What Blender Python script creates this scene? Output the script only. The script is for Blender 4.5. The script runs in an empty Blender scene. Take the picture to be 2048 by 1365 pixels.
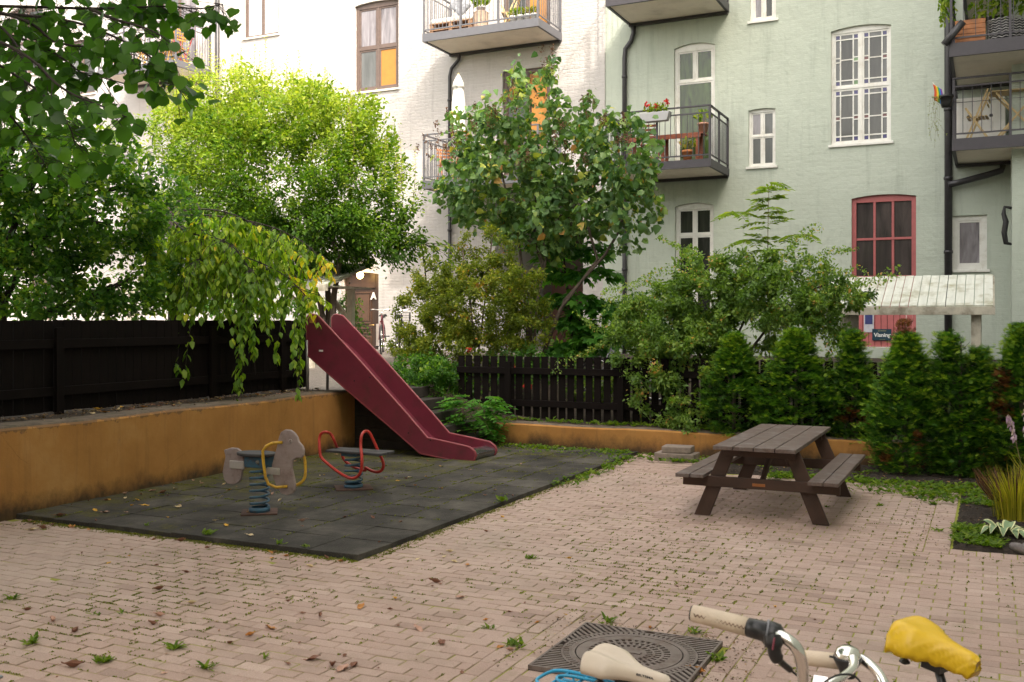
import bpy, math, random
import numpy as np
from mathutils import Vector, Matrix, Euler
R = math.radians
rng = np.random.default_rng(7)
random.seed(7)
scene = bpy.context.scene
COL = scene.collection

# ------------------------------------------------------------------ camera
H_EYE = 1.9
YAW = math.atan(956.0/2000.0)
FWD = Vector((-math.sin(YAW), math.cos(YAW), 0)); RIGHT = Vector((math.cos(YAW), math.sin(YAW), 0)); UP = Vector((0, 0, 1))
cam_d = bpy.data.cameras.new('camera'); cam = bpy.data.objects.new('camera', cam_d); COL.objects.link(cam)
cam.location = (0, 0, H_EYE); cam.rotation_euler = (R(90), 0, YAW)
cam_d.sensor_width = 36; cam_d.lens = 36*2000/2048; cam_d.shift_y = -40.5/2048; cam_d.clip_end = 2000
cam_d.dof.use_dof = True; cam_d.dof.focus_distance = 12; cam_d.dof.aperture_fstop = 9
scene.camera = cam

# ------------------------------------------------------------------ sky and sun
SUN = Vector((0.60, -0.45, 0.75)).normalized()
w = bpy.data.worlds.new('World'); scene.world = w; w.use_nodes = True
nt = w.node_tree; nt.nodes.clear()
sky = nt.nodes.new('ShaderNodeTexSky'); sky.sky_type = 'NISHITA'; sky.sun_disc = False
sky.sun_elevation = math.asin(SUN.z); sky.sun_rotation = math.atan2(SUN.x, SUN.y)
sky.air_density = 1.0; sky.dust_density = 3.0; sky.ozone_density = 0.6
bg = nt.nodes.new('ShaderNodeBackground'); bg.inputs[1].default_value = 0.15
wo = nt.nodes.new('ShaderNodeOutputWorld')
hs = nt.nodes.new('ShaderNodeHueSaturation'); hs.inputs['Saturation'].default_value = .35
tn = nt.nodes.new('ShaderNodeMix'); tn.data_type = 'RGBA'; tn.blend_type = 'MULTIPLY'; tn.inputs[0].default_value = 1; tn.inputs[7].default_value = (1.10, 1.0, .86, 1)
nt.links.new(sky.outputs[0], hs.inputs['Color']); nt.links.new(hs.outputs[0], tn.inputs[6]); nt.links.new(tn.outputs[2], bg.inputs[0]); nt.links.new(bg.outputs[0], wo.inputs[0])
sl = bpy.data.lights.new('sun', 'SUN'); sl.energy = .85; sl.angle = R(1.5); sl.color = (1, .93, .82)
so = bpy.data.objects.new('sun', sl); COL.objects.link(so); so.rotation_euler = SUN.to_track_quat('Z', 'Y').to_euler()
scene.view_settings.view_transform = 'Standard'; scene.view_settings.look = 'None'
scene.view_settings.gamma = 1; scene.view_settings.exposure = 2.5
scene.render.engine = 'CYCLES'; scene.cycles.use_denoising = True
scene.cycles.max_bounces = 8; scene.cycles.transparent_max_bounces = 8

# ------------------------------------------------------------------ picture helpers (measured points of the photo -> metres)
def C(px, py, D):
    return FWD*D + RIGHT*((px-1024)/2000*D) + UP*(H_EYE + (642-py)/2000*D)
def ray(px, py):
    return FWD + RIGHT*((px-1024)/2000) + UP*((642-py)/2000)
def on_y(px, py, Y):
    d = ray(px, py); return d*(Y/d.y) + UP*H_EYE
def on_x(px, py, X):
    d = ray(px, py); return d*(X/d.x) + UP*H_EYE
def on_z(px, py, z=0.0):
    d = ray(px, py); return d*((z-H_EYE)/d.z) + UP*H_EYE

# ------------------------------------------------------------------ materials
def _n(nt, t): return nt.nodes.new('ShaderNode'+t)
MATS = {}
def ramp(nt, fac, stops):
    r = _n(nt, 'ValToRGB'); cr = r.color_ramp
    while len(cr.elements) < len(stops): cr.elements.new(0.5)
    for e, (p, c) in zip(cr.elements, stops):
        e.position = p; e.color = (*c, 1) if len(c) == 3 else c
    nt.links.new(fac, r.inputs[0]); return r.outputs[0]
def noise(nt, vec, scale, detail=6, rough=.6, dist=0):
    n = _n(nt, 'TexNoise'); n.inputs['Scale'].default_value = scale; n.inputs['Detail'].default_value = detail
    n.inputs['Roughness'].default_value = rough; n.inputs['Distortion'].default_value = dist
    if vec is not None: nt.links.new(vec, n.inputs['Vector'])
    return n.outputs['Fac']
def mixc(nt, fac, a, b, mode='MIX'):
    m = _n(nt, 'Mix'); m.data_type = 'RGBA'; m.blend_type = mode
    for s, v in ((m.inputs['Factor'], fac), (m.inputs['A'], a), (m.inputs['B'], b)):
        pass
    fi, ai, bi = m.inputs[0], m.inputs[6], m.inputs[7]
    for s, v in ((fi, fac), (ai, a), (bi, b)):
        if isinstance(v, (int, float)): s.default_value = v
        elif isinstance(v, tuple): s.default_value = (*v, 1) if len(v) == 3 else v
        else: nt.links.new(v, s)
    return m.outputs[2]
def math_(nt, op, a, b=0.0, clamp=False):
    m = _n(nt, 'Math'); m.operation = op; m.use_clamp = clamp
    for s, v in ((m.inputs[0], a), (m.inputs[1], b)):
        if isinstance(v, (int, float)): s.default_value = v
        else: nt.links.new(v, s)
    return m.outputs[0]
def newmat(name):
    m = bpy.data.materials.new(name); m.use_nodes = True; nt = m.node_tree; nt.nodes.clear()
    b = _n(nt, 'BsdfPrincipled'); o = _n(nt, 'OutputMaterial'); nt.links.new(b.outputs[0], o.inputs[0])
    tc = _n(nt, 'TexCoord')
    return m, nt, b, tc
def bump(nt, b, height, strength, dist=.01):
    bp = _n(nt, 'Bump'); bp.inputs['Strength'].default_value = strength; bp.inputs['Distance'].default_value = dist
    nt.links.new(height, bp.inputs['Height']); nt.links.new(bp.outputs[0], b.inputs['Normal'])
def scaled(nt, vec, s):
    mp = _n(nt, 'Mapping'); mp.inputs['Scale'].default_value = s; nt.links.new(vec, mp.inputs[0]); return mp.outputs[0]
def M(name, col, rough=.6, metal=0, vary=.15, vs=8, bs=0, bscale=40, stretch=None, spec=.5, dirt=None, ds=3, coat=0):
    """plain procedural paint / wood / metal with uneven colour and a little relief"""
    if name in MATS: return MATS[name]
    m, nt, b, tc = newmat(name); v = tc.outputs['Object']
    if stretch: v = scaled(nt, v, stretch)
    f = noise(nt, v, vs, 8, .65)
    lo = tuple(c*(1-vary) for c in col); hi = tuple(min(1, c*(1+vary)) for c in col)
    c = ramp(nt, f, [(.3, lo), (.7, hi)])
    if dirt:
        f2 = noise(nt, tc.outputs['Object'], ds, 10, .7)
        c = mixc(nt, ramp(nt, f2, [(.5, (0, 0, 0)), (.72, (1, 1, 1))]), c, dirt)
    nt.links.new(c, b.inputs['Base Color'])
    b.inputs['Metallic'].default_value = metal; b.inputs['Specular IOR Level'].default_value = spec
    nt.links.new(ramp(nt, f, [(.2, (rough*.85,)*3), (.8, (min(1, rough*1.15),)*3)]), b.inputs['Roughness'])
    if coat: b.inputs['Coat Weight'].default_value = coat
    if bs: bump(nt, b, noise(nt, v, bscale, 8, .6), bs, .004)
    MATS[name] = m; return m
def leafmat(name, stops, trans=.35, rough=.5, spec=.2, g=1.0):
    if name in MATS: return MATS[name]
    m, nt, b, tc = newmat(name)
    a = _n(nt, 'Attribute'); a.attribute_name = 'tint'; spec = min(spec, .3)
    c = ramp(nt, a.outputs['Fac'], [(p, tuple(min(.8, x*g) for x in q)) for p, q in stops])
    nt.links.new(c, b.inputs['Base Color']); b.inputs['Roughness'].default_value = rough
    b.inputs['Specular IOR Level'].default_value = spec
    t = _n(nt, 'BsdfTranslucent')
    c2 = mixc(nt, 1.0, c, (1.7, 1.8, .5), 'MULTIPLY'); nt.links.new(c2, t.inputs[0])
    mx = _n(nt, 'MixShader'); mx.inputs[0].default_value = trans
    nt.links.new(b.outputs[0], mx.inputs[1]); nt.links.new(t.outputs[0], mx.inputs[2])
    nt.links.new(mx.outputs[0], nt.nodes['Material Output'].inputs[0])
    MATS[name] = m; return m
def facade_mat(name, col, col2, brick=True):
    m, nt, b, tc = newmat(name); v = tc.outputs['Object']
    big = noise(nt, v, .35, 5, .6); mid = noise(nt, v, 3, 8, .65)
    c = mixc(nt, ramp(nt, big, [(.3, (0, 0, 0)), (.7, (1, 1, 1))]), col, col2)
    c = mixc(nt, ramp(nt, mid, [(.35, (.0,)*3), (.75, (.35,)*3)]), c, tuple(x*.82 for x in col))
    st = noise(nt, scaled(nt, v, (3, 3, .25)), 2.2, 9, .7)
    c = mixc(nt, ramp(nt, st, [(.52, (0,)*3), (.78, (.65,)*3)]), c, tuple(x*.68 for x in col2))
    sp = noise(nt, v, 14, 6, .7)
    c = mixc(nt, ramp(nt, sp, [(.66, (0,)*3), (.74, (.35,)*3)]), c, tuple(x*.62 for x in col2))
    nt.links.new(c, b.inputs['Base Color']); b.inputs['Roughness'].default_value = .9; b.inputs['Specular IOR Level'].default_value = .2
    mp = _n(nt, 'Mapping'); mp.inputs['Rotation'].default_value = (R(90), 0, 0); nt.links.new(v, mp.inputs[0])
    br = _n(nt, 'TexBrick'); br.inputs['Scale'].default_value = 1; br.inputs['Brick Width'].default_value = .26
    br.inputs['Row Height'].default_value = .085; br.inputs['Mortar Size'].default_value = .014; br.inputs['Mortar Smooth'].default_value = 1
    br.inputs['Color1'].default_value = (1, 1, 1, 1); br.inputs['Color2'].default_value = (.8, .8, .8, 1); br.inputs['Mortar'].default_value = (0, 0, 0, 1)
    wob = _n(nt, 'VectorMath'); wob.operation = 'ADD'
    nn = _n(nt, 'TexNoise'); nn.inputs['Scale'].default_value = 4
    nt.links.new(mp.outputs[0], nn.inputs['Vector'])
    ws = _n(nt, 'VectorMath'); ws.operation = 'SCALE'; ws.inputs['Scale'].default_value = .07; nt.links.new(nn.outputs['Color'], ws.inputs[0])
    nt.links.new(mp.outputs[0], wob.inputs[0]); nt.links.new(ws.outputs[0], wob.inputs[1]); nt.links.new(wob.outputs[0], br.inputs['Vector'])
    h = math_(nt, 'ADD', math_(nt, 'MULTIPLY', br.outputs['Color'], .32 if brick else .10), math_(nt, 'MULTIPLY', noise(nt, v, 9, 6, .6), 1.1))
    h = math_(nt, 'ADD', h, math_(nt, 'MULTIPLY', noise(nt, v, 1.6, 3, .5), 3.0))
    bump(nt, b, h, .7, .02)
    MATS[name] = m; return m
def glassy(name, col, rough=.06, spec=.5, col2=None, ns=3.0):
    """window pane seen against a room: dark tinted gloss with folds of curtain / room shapes"""
    if name in MATS: return MATS[name]
    m, nt, b, tc = newmat(name)
    c = ramp(nt, noise(nt, scaled(nt, tc.outputs['Object'], (2.2, 1, .35)), ns, 6, .6, .5), [(.3, col), (.75, col2 or tuple(min(1, x*1.9+.02) for x in col))])
    nt.links.new(c, b.inputs['Base Color']); b.inputs['Roughness'].default_value = rough; b.inputs['Specular IOR Level'].default_value = spec
    bump(nt, b, noise(nt, tc.outputs['Object'], 1.3, 2, .5), .12, .02)
    MATS[name] = m; return m

# ------------------------------------------------------------------ mesh builder
class MB:
    def __init__(s): s.v = []; s.f = []; s.sm = []
    def add(s, vs, fs, smooth=False):
        o = len(s.v); s.v += [tuple(v) for v in vs]; s.f += [tuple(i+o for i in f) for f in fs]; s.sm += [smooth]*len(fs)
    def box(s, a, b, mtx=None):
        x0, y0, z0 = a; x1, y1, z1 = b
        if x0 > x1: x0, x1 = x1, x0
        if y0 > y1: y0, y1 = y1, y0
        if z0 > z1: z0, z1 = z1, z0
        vs = [Vector(p) for p in ((x0,y0,z0),(x1,y0,z0),(x1,y1,z0),(x0,y1,z0),(x0,y0,z1),(x1,y0,z1),(x1,y1,z1),(x0,y1,z1))]
        if mtx: vs = [mtx @ v for v in vs]
        s.add(vs, [(0,3,2,1),(4,5,6,7),(0,1,5,4),(1,2,6,5),(2,3,7,6),(3,0,4,7)])
    def beam(s, p, q, w, h, up=(0, 0, 1)):
        """rectangular bar from p to q; w across, h along up"""
        p, q = Vector(p), Vector(q); d = (q-p).normalized(); u = Vector(up); x = d.cross(u).normalized(); u = x.cross(d).normalized()
        vs = [c+x*(sx*w/2)+u*(sz*h/2) for c in (p, q) for sx, sz in ((-1,-1),(1,-1),(1,1),(-1,1))]
        s.add(vs, [(3,2,1,0),(4,5,6,7),(0,1,5,4),(1,2,6,5),(2,3,7,6),(3,0,4,7)])
    def tube(s, pts, r, n=8, caps=True, smooth=True):
        pts = [Vector(p) for p in pts]; k = len(pts)
        rs = r if isinstance(r, (list, tuple)) else [r]*k
        o = len(s.v); t0 = (pts[1]-pts[0]).normalized()
        a = t0.orthogonal().normalized(); vs = []
        for i, p in enumerate(pts):
            t = (pts[min(i+1, k-1)]-pts[max(i-1, 0)]).normalized()
            a = (a - t*a.dot(t)); a = a.normalized() if a.length > 1e-6 else t.orthogonal().normalized()
            b = t.cross(a)
            for j in range(n):
                th = 2*math.pi*j/n; vs.append(p+(a*math.cos(th)+b*math.sin(th))*rs[i])
        fs = [(i*n+j, i*n+(j+1) % n, (i+1)*n+(j+1) % n, (i+1)*n+j) for i in range(k-1) for j in range(n)]
        s.add(vs, fs, smooth)
        if caps:
            s.f.append(tuple(o+j for j in reversed(range(n)))); s.f.append(tuple(o+(k-1)*n+j for j in range(n))); s.sm += [False]*2
    def lathe(s, prof, c=(0, 0, 0), n=24, mtx=None, a0=0, a1=2*math.pi, smooth=True):
        full = abs(a1-a0-2*math.pi) < 1e-6; m = n if full else n+1
        vs = []
        for r, z in prof:
            for j in range(m):
                t = a0+(a1-a0)*j/n; v = Vector((c[0]+r*math.cos(t), c[1]+r*math.sin(t), c[2]+z))
                vs.append(mtx @ v if mtx else v)
        fs = [(i*m+j, i*m+(j+1) % m, (i+1)*m+(j+1) % m, (i+1)*m+j) for i in range(len(prof)-1) for j in range(n)]
        s.add(vs, fs, smooth)
    def prism(s, poly, p0, ax, ay, thick):
        """2-D polygon in the plane (ax, ay) at p0, thickened both ways along the normal"""
        ax, ay, p0 = Vector(ax), Vector(ay), Vector(p0); nrm = ax.cross(ay).normalized()*thick/2; n = len(poly)
        a = [p0+ax*x+ay*y-nrm for x, y in poly]; b = [p0+ax*x+ay*y+nrm for x, y in poly]
        s.add(a+b, [tuple(reversed(range(n))), tuple(range(n, 2*n))]+[(i, (i+1) % n, n+(i+1) % n, n+i) for i in range(n)])
    def build(s, name, mat, parent=None, bevel=0, tint=None, seg=2):
        me = bpy.data.meshes.new(name); me.from_pydata(s.v, [], s.f)
        me.polygons.foreach_set('use_smooth', s.sm)
        if mat: me.materials.append(mat)
        if tint is not None:
            at = me.attributes.new('tint', 'FLOAT', 'POINT'); at.data.foreach_set('value', np.asarray(tint, dtype=np.float32))
        me.update()
        o = bpy.data.objects.new(name, me); COL.objects.link(o)
        if parent: o.parent = parent
        if bevel:
            b = o.modifiers.new('bevel', 'BEVEL'); b.width = bevel; b.segments = seg; b.limit_method = 'ANGLE'; b.angle_limit = R(40)
        return o
def tag(o, label=None, cat=None, group=None, kind=None):
    if label: o['label'] = label
    if cat: o['category'] = cat
    if group: o['group'] = group
    if kind: o['kind'] = kind
    return o
def empty(name, loc, label, cat, group=None, rz=0):
    o = bpy.data.objects.new(name, None); COL.objects.link(o); o.location = loc; o.rotation_euler = (0, 0, rz)
    o.empty_display_size = .1
    return tag(o, label, cat, group)
def copy_tree(o, parent=None):
    c = o.copy(); COL.objects.link(c); c.parent = parent
    for ch in list(o.children): copy_tree(ch, c)
    return c
def text_mesh(name, txt, size, mat, mtx, parent=None, extrude=.0015, bold=0.0):
    cu = bpy.data.curves.new(name, 'FONT'); cu.body = txt; cu.size = size; cu.extrude = extrude; cu.align_x = 'CENTER'; cu.align_y = 'CENTER'; cu.offset = bold
    to = bpy.data.objects.new('tmp', cu); COL.objects.link(to)
    dg = bpy.context.evaluated_depsgraph_get(); me = bpy.data.meshes.new_from_object(to.evaluated_get(dg))
    bpy.data.objects.remove(to); me.materials.clear(); me.materials.append(mat); me.transform(mtx)
    o = bpy.data.objects.new(name, me); COL.objects.link(o)
    if parent: o.parent = parent
    return o

# ------------------------------------------------------------------ foliage
T_HEART = (np.array([(0,0,0),(.5,0,-.03),(1,0,-.16),(.22,.40,.07),(.66,.27,.03),(.22,-.40,.07),(.66,-.27,.03)]), [(0,1,4,3),(1,2,4),(0,5,6,1),(1,6,2)])
T_OVAL = (np.array([(0,0,0),(.55,0,-.02),(1,0,-.12),(.35,.27,.05),(.35,-.27,.05),(.75,.17,0),(.75,-.17,0)]), [(0,1,5,3),(1,2,5),(0,4,6,1),(1,6,2)])
T_LANCE = (np.array([(0,0,0),(1,0,-.12),(.45,.23,.05),(.45,-.23,.05)]), [(0,1,2),(0,3,1)])
T_ROUND = (np.array([(0,0,0),(.5,0,-.02),(1,0,-.12),(-.06,.20,.03),(.15,.42,.05),(.50,.46,.05),(.80,.24,.0),(-.06,-.20,.03),(.15,-.42,.05),(.50,-.46,.05),(.80,-.24,.0)]), [(0,1,4,3),(1,5,4),(1,2,6,5),(0,7,8,1),(1,8,9),(1,9,10,2)])
def _fan():
    vs = []; fs = []
    for a in (-50, -25, 0, 25, 50):
        l = 1-abs(a)/140; c, s_ = math.cos(R(a)), math.sin(R(a)); o = len(vs)
        vs += [(0, 0, 0), (l*.55*c-.055*s_, l*.55*s_+.055*c, .03), (l*c, l*s_, .12*abs(a)/50-.08), (l*.55*c+.055*s_, l*.55*s_-.055*c, .03)]
        fs += [(o, o+1, o+2, o+3)]
    return np.array(vs), fs
T_FAN = _fan()
T_BLADE = (np.array([(0,.03,0),(0,-.03,0),(.5,.022,.12),(.5,-.022,.12),(1,0,.0)]), [(0,1,3,2),(2,3,4)])
def _maple():
    vs = [(0, 0, 0)]; fs = []
    for a, l in ((-95, .55), (-48, .85), (0, 1), (48, .85), (95, .55)):
        c, s_ = math.cos(R(a)), math.sin(R(a)); o = len(vs); b = (.15, 0)
        vs += [(.18+l*.42*c-.17*s_, l*.42*s_+.17*c, .03), (.18+l*.85*c, l*.85*s_, -.08), (.18+l*.42*c+.17*s_, l*.42*s_-.17*c, .03)]
        fs += [(0, o, o+1, o+2)]
    return np.array(vs), fs
T_MAPLE = _maple()
def leaf_mesh(name, tpl, P, D, N, S, tint, mat, parent=None, wide=1.0, extra=None):
    """one mesh of many leaves. P base points, D direction, N face normal, S length"""
    tv, tf = tpl; n = len(P)
    P, D, N, S = (np.asarray(a, dtype=np.float64) for a in (P, D, N, S))
    D = D/np.maximum(np.linalg.norm(D, axis=1, keepdims=True), 1e-6)
    N = N - D*(N*D).sum(1, keepdims=True); N = N/np.maximum(np.linalg.norm(N, axis=1, keepdims=True), 1e-6)
    B = np.cross(N, D)
    V = (P[:, None, :] + S[:, None, None]*(tv[None, :, 0:1]*D[:, None, :] + wide*tv[None, :, 1:2]*B[:, None, :] + tv[None, :, 2:3]*N[:, None, :])).reshape(-1, 3)
    k = len(tv); loops = []; starts = []; tot = []
    fl = np.concatenate([np.array(f) for f in tf]); ln = np.array([len(f) for f in tf])
    L = (np.arange(n)[:, None]*k + fl[None, :]).reshape(-1)
    T = np.tile(ln, n); St = np.concatenate([[0], np.cumsum(T)[:-1]])
    me = bpy.data.meshes.new(name); me.vertices.add(len(V)); me.vertices.foreach_set('co', V.astype(np.float32).ravel())
    me.loops.add(len(L)); me.loops.foreach_set('vertex_index', L.astype(np.int32))
    me.polygons.add(len(T)); me.polygons.foreach_set('loop_start', St.astype(np.int32)); me.polygons.foreach_set('loop_total', T.astype(np.int32))
    me.polygons.foreach_set('use_smooth', np.ones(len(T), dtype=bool))
    at = me.attributes.new('tint', 'FLOAT', 'POINT'); at.data.foreach_set('value', np.repeat(np.clip(tint, 0, 1), k).astype(np.float32))
    me.materials.append(mat); me.update(calc_edges=True)
    o = bpy.data.objects.new(name, me); COL.objects.link(o)
    if parent: o.parent = parent
    return o
def rdir(n, up=0.0, droop=0.0):
    d = rng.normal(size=(n, 3)); d /= np.linalg.norm(d, axis=1, keepdims=True); d[:, 2] += up-droop
    return d
def grow(trunk, targets, rad0=.05, k=.012, sag=0.0, wig=.06, mb=None, rmin=.003, n=5):
    """branches from a trunk polyline out to every target; returns per-target path"""
    nodes = [np.array(p, float) for p in trunk]; nr = list(np.linspace(rad0, rad0*.6, len(trunk)))
    mb = mb or MB()
    mb.tube([Vector(p) for p in trunk], nr, 8)
    T = [np.array(t, float) for t in targets]
    base = nodes[0]; order = sorted(range(len(T)), key=lambda i: np.linalg.norm(T[i]-nodes[len(nodes)//2]))
    paths = [None]*len(T)
    NA = np.array(nodes)
    for i in order:
        t = T[i]; d = np.linalg.norm(NA-t, axis=1)+.25*np.maximum(0, NA[:, 2]-t[2]+.05)*2
        j = int(np.argmin(d)); p = NA[j]; dist = np.linalg.norm(t-p)
        r = min(nr[j]*.8, max(rmin, k*dist)); seg = max(2, min(5, int(dist/.15)+1)); pts = [p]
        for s_ in range(1, seg+1):
            u = s_/seg; q = p+(t-p)*u + rng.normal(size=3)*wig*dist*(1 if s_ < seg else 0)*.6
            q[2] += sag*math.sin(math.pi*u)*dist; pts.append(q)
        rs = list(np.linspace(r, max(rmin*.7, r*.45), len(pts)))
        mb.tube([Vector(q) for q in pts], rs, n, caps=False)
        NA = np.vstack([NA, np.array(pts[1:])]); nr += rs[1:]; paths[i] = np.array(pts)
    return mb, paths
def along(path, u):
    u = np.clip(u, 0, 1)*(len(path)-1); i = np.minimum(u.astype(int), len(path)-2); f = (u-i)[:, None]
    return path[i]*(1-f)+path[i+1]*f
def in_ell(n, c, r, inner=.0):
    d = rng.normal(size=(n, 3)); d /= np.linalg.norm(d, axis=1, keepdims=True)
    return np.array(c)+d*np.array(r)*(inner+(1-inner)*rng.random((n, 1))**(1/3.))
# ================================================================== GROUND
def ground_soil(name, cols, bs=.6, sc=6):
    m, nt, b, tc = newmat(name); v = tc.outputs['Object']
    c = ramp(nt, noise(nt, v, sc, 10, .75), [(.3, cols[0]), (.5, cols[1]), (.7, cols[2])])
    nt.links.new(c, b.inputs['Base Color']); b.inputs['Roughness'].default_value = 1
    bump(nt, b, noise(nt, v, sc*5, 9, .75), bs, .04); MATS[name] = m; return m
m_soil = ground_soil('soil', [(.02,.014,.01), (.045,.032,.022), (.09,.07,.05)])
m_gravel = ground_soil('gravel', [(.10,.085,.075), (.18,.155,.135), (.27,.24,.21)], .5, 14)
m, nt, b, tc = newmat('joint_moss'); v = tc.outputs['Object']
big = noise(nt, v, .55, 4, .6); fine = noise(nt, v, 30, 6, .7)
mossf = math_(nt, 'ADD', math_(nt, 'MULTIPLY', big, 1.3), math_(nt, 'MULTIPLY', fine, .55))
c = ramp(nt, mossf, [(.54, (.065,.048,.035)), (.64, (.10,.09,.03)), (.80, (.24,.25,.03))])
nt.links.new(c, b.inputs['Base Color']); b.inputs['Roughness'].default_value = 1; m_joint = m
# far ground sheet
mb = MB(); mb.add([(-200,-200,-.06),(200,-200,-.06),(200,200,-.06),(-200,200,-.06)], [(0,1,2,3)])
tag(mb.build('ground', m_soil), kind='structure')
mb = MB(); nx, ny = 60, 80; x0, x1, y0, y1 = -8.5, 4.0, -1.5, 13.75
for j in range(ny+1):
    for i in range(nx+1): mb.v.append((x0+(x1-x0)*i/nx, y0+(y1-y0)*j/ny, -.0055+random.uniform(-.0015, .0015)+.003*math.sin((x0+(x1-x0)*i/nx)*1.3+.5)*math.sin((y0+(y1-y0)*j/ny)*.9)))
mb.f = [(j*(nx+1)+i, j*(nx+1)+i+1, (j+1)*(nx+1)+i+1, (j+1)*(nx+1)+i) for j in range(ny) for i in range(nx)]; mb.sm = [True]*len(mb.f)
tag(mb.build('paving_joints', m_joint), kind='structure')
# clay / concrete pavers, each a small chamfered block (one surface)
m, nt, b, tc = newmat('paver'); v = tc.outputs['Object']
a = _n(nt, 'Attribute'); a.attribute_name = 'tint'
c = ramp(nt, a.outputs['Fac'], [(0, (.34,.235,.20)), (.35, (.49,.345,.29)), (.7, (.55,.40,.34)), (1, (.64,.48,.41))])
c = mixc(nt, ramp(nt, noise(nt, v, 110, 8, .8), [(.3, (.7,)*3), (.72, (0,)*3)]), c, mixc(nt, .72, c, (.08,.06,.05)))
c = mixc(nt, ramp(nt, noise(nt, v, 170, 3, .6), [(.62, (0,)*3), (.75, (.7,)*3)]), c, (.52,.45,.4))
c = mixc(nt, ramp(nt, noise(nt, v, 1.1, 7, .7), [(.48, (0,)*3), (.75, (.7,)*3)]), c, (.24,.18,.14))
c = mixc(nt, ramp(nt, noise(nt, v, 2.3, 9, .8), [(.56, (0,)*3), (.72, (.6,)*3)]), c, (.17,.16,.07))
c = mixc(nt, ramp(nt, noise(nt, v, .33, 4, .6), [(.45, (0,)*3), (.7, (.35,)*3)]), c, (.50,.42,.37))
nt.links.new(c, b.inputs['Base Color']); b.inputs['Roughness'].default_value = .85; b.inputs['Specular IOR Level'].default_value = .3
bump(nt, b, noise(nt, v, 120, 8, .7), .5, .004); m_paver = m
pv = MB(); ptint = []
BX, BY, EX, EY = -.30, 9.08, -8.45, 6.6     # bed corner, mat front
GRX0, GRX1, GRY0, GRY1 = -2.27, -1.41, 4.97, 5.79  # drain plate
def paver(x, y, lx, ly, zz=0.0):
    g = .0032; ch = .004; t = (random.uniform(-.0013, .0013), random.uniform(-.0013, .0013), random.uniform(-.0015, .0015)+zz)
    j = [random.uniform(-.0022, .0022) for _ in range(4)]
    X0, X1, Y0, Y1 = x+g+j[0], x+lx-g+j[1], y+g+j[2], y+ly-g+j[3]
    o = []
    def z(px, py): return t[2]+t[0]*(px-x)/lx*2+t[1]*(py-y)/ly*2 + .003*math.sin(px*1.3+.5)*math.sin(py*.9)
    a = [(X0,Y0),(X1,Y0),(X1,Y1),(X0,Y1)]; bq = [(X0+ch,Y0+ch),(X1-ch,Y0+ch),(X1-ch,Y1-ch),(X0+ch,Y1-ch)]
    vs = [(p[0],p[1],-.03) for p in a]+[(p[0],p[1],z(*p)-ch*.8) for p in a]+[(p[0],p[1],z(*p)) for p in bq]
    pv.add(vs, [(8,9,10,11)]+[(4+i,4+(i+1)%4,8+(i+1)%4,8+i) for i in range(4)]+[(i,(i+1)%4,4+(i+1)%4,4+i) for i in range(4)])
    tt = min(1, max(0, random.gauss(.5, .15))); ptint.extend([tt]*12)
OBST = [(-8.46, -4.512, 6.618, 14), (BX-.2, 9, BY-.2, 14), (-2.57, -1.12, 4.6, 6.1)]
def place(x, y, lx, ly, obst):
    X0, X1, Y0, Y1 = x, x+lx, y, y+ly
    for a, b_, c_, d_ in obst:
        if X1 <= a+.002 or X0 >= b_-.002 or Y1 <= c_+.002 or Y0 >= d_-.002: continue
        opt = [(a-X0, (X0, a, Y0, Y1)), (X1-b_, (b_, X1, Y0, Y1)), ((c_-Y0)*2, (X0, X1, Y0, c_)), ((Y1-d_)*2, (X0, X1, d_, Y1))]
        m_, r = max(opt, key=lambda t_: t_[0])
        if m_ < .025: return
        X0, X1, Y0, Y1 = r
    paver(X0, Y0, X1-X0, Y1-Y0)
row = 0; y = -1.4
while y < 13.6:
    x = -8.45+(row % 2)*.1+random.uniform(-.004, .004)
    while x < 3.9:
        cx, cy = x+.1, y+.05
        skip = (cx > -3.0 and cy > 12.25 and random.random() < .8) or cx < -8.44
        if not skip: place(x, y, .2, .1, OBST)
        x += .2
    y += .1; row += 1
for k in range(120):   # edging courses along the bed
    yy = BY-.2+k*.1
    if yy < 12.3: paver(BX-.2, yy, .2, .1)
for k in range(42): paver(BX+k*.1, BY-.2, .1, .2)
for i in range(7):     # turned course round the drain plate
    for k in range(15):
        X, Y = -2.55+i*.2+(k % 2)*0, 4.6+k*.1
        if not (GRX0-.13 < X+.1 < GRX1+.12 and GRY0-.06 < Y+.05 < GRY1+.05):
            pass
for i in range(15):
    for k in range(9):
        X, Y = -2.57+i*.1, 4.55+k*.2-(i % 2)*.1
        place(X, Y, .1, .2, [(GRX0, GRX1, GRY0, GRY1), (-3, 0, 6.1, 7), (-3, 0, 4, 4.6)])
tag(pv.build('paving', m_paver, tint=ptint), kind='structure')
# concrete slab at the very corner
p = on_z(10, 1350)
mb = MB(); mb.box((p.x-1.2, p.y-.9, .0), (p.x+.03, p.y-.03, .012))
tag(mb.build('pavement_slab', M('concrete_slab', (.22,.23,.24), .9, vary=.2, bs=.3), bevel=.006), kind='structure')

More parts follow.
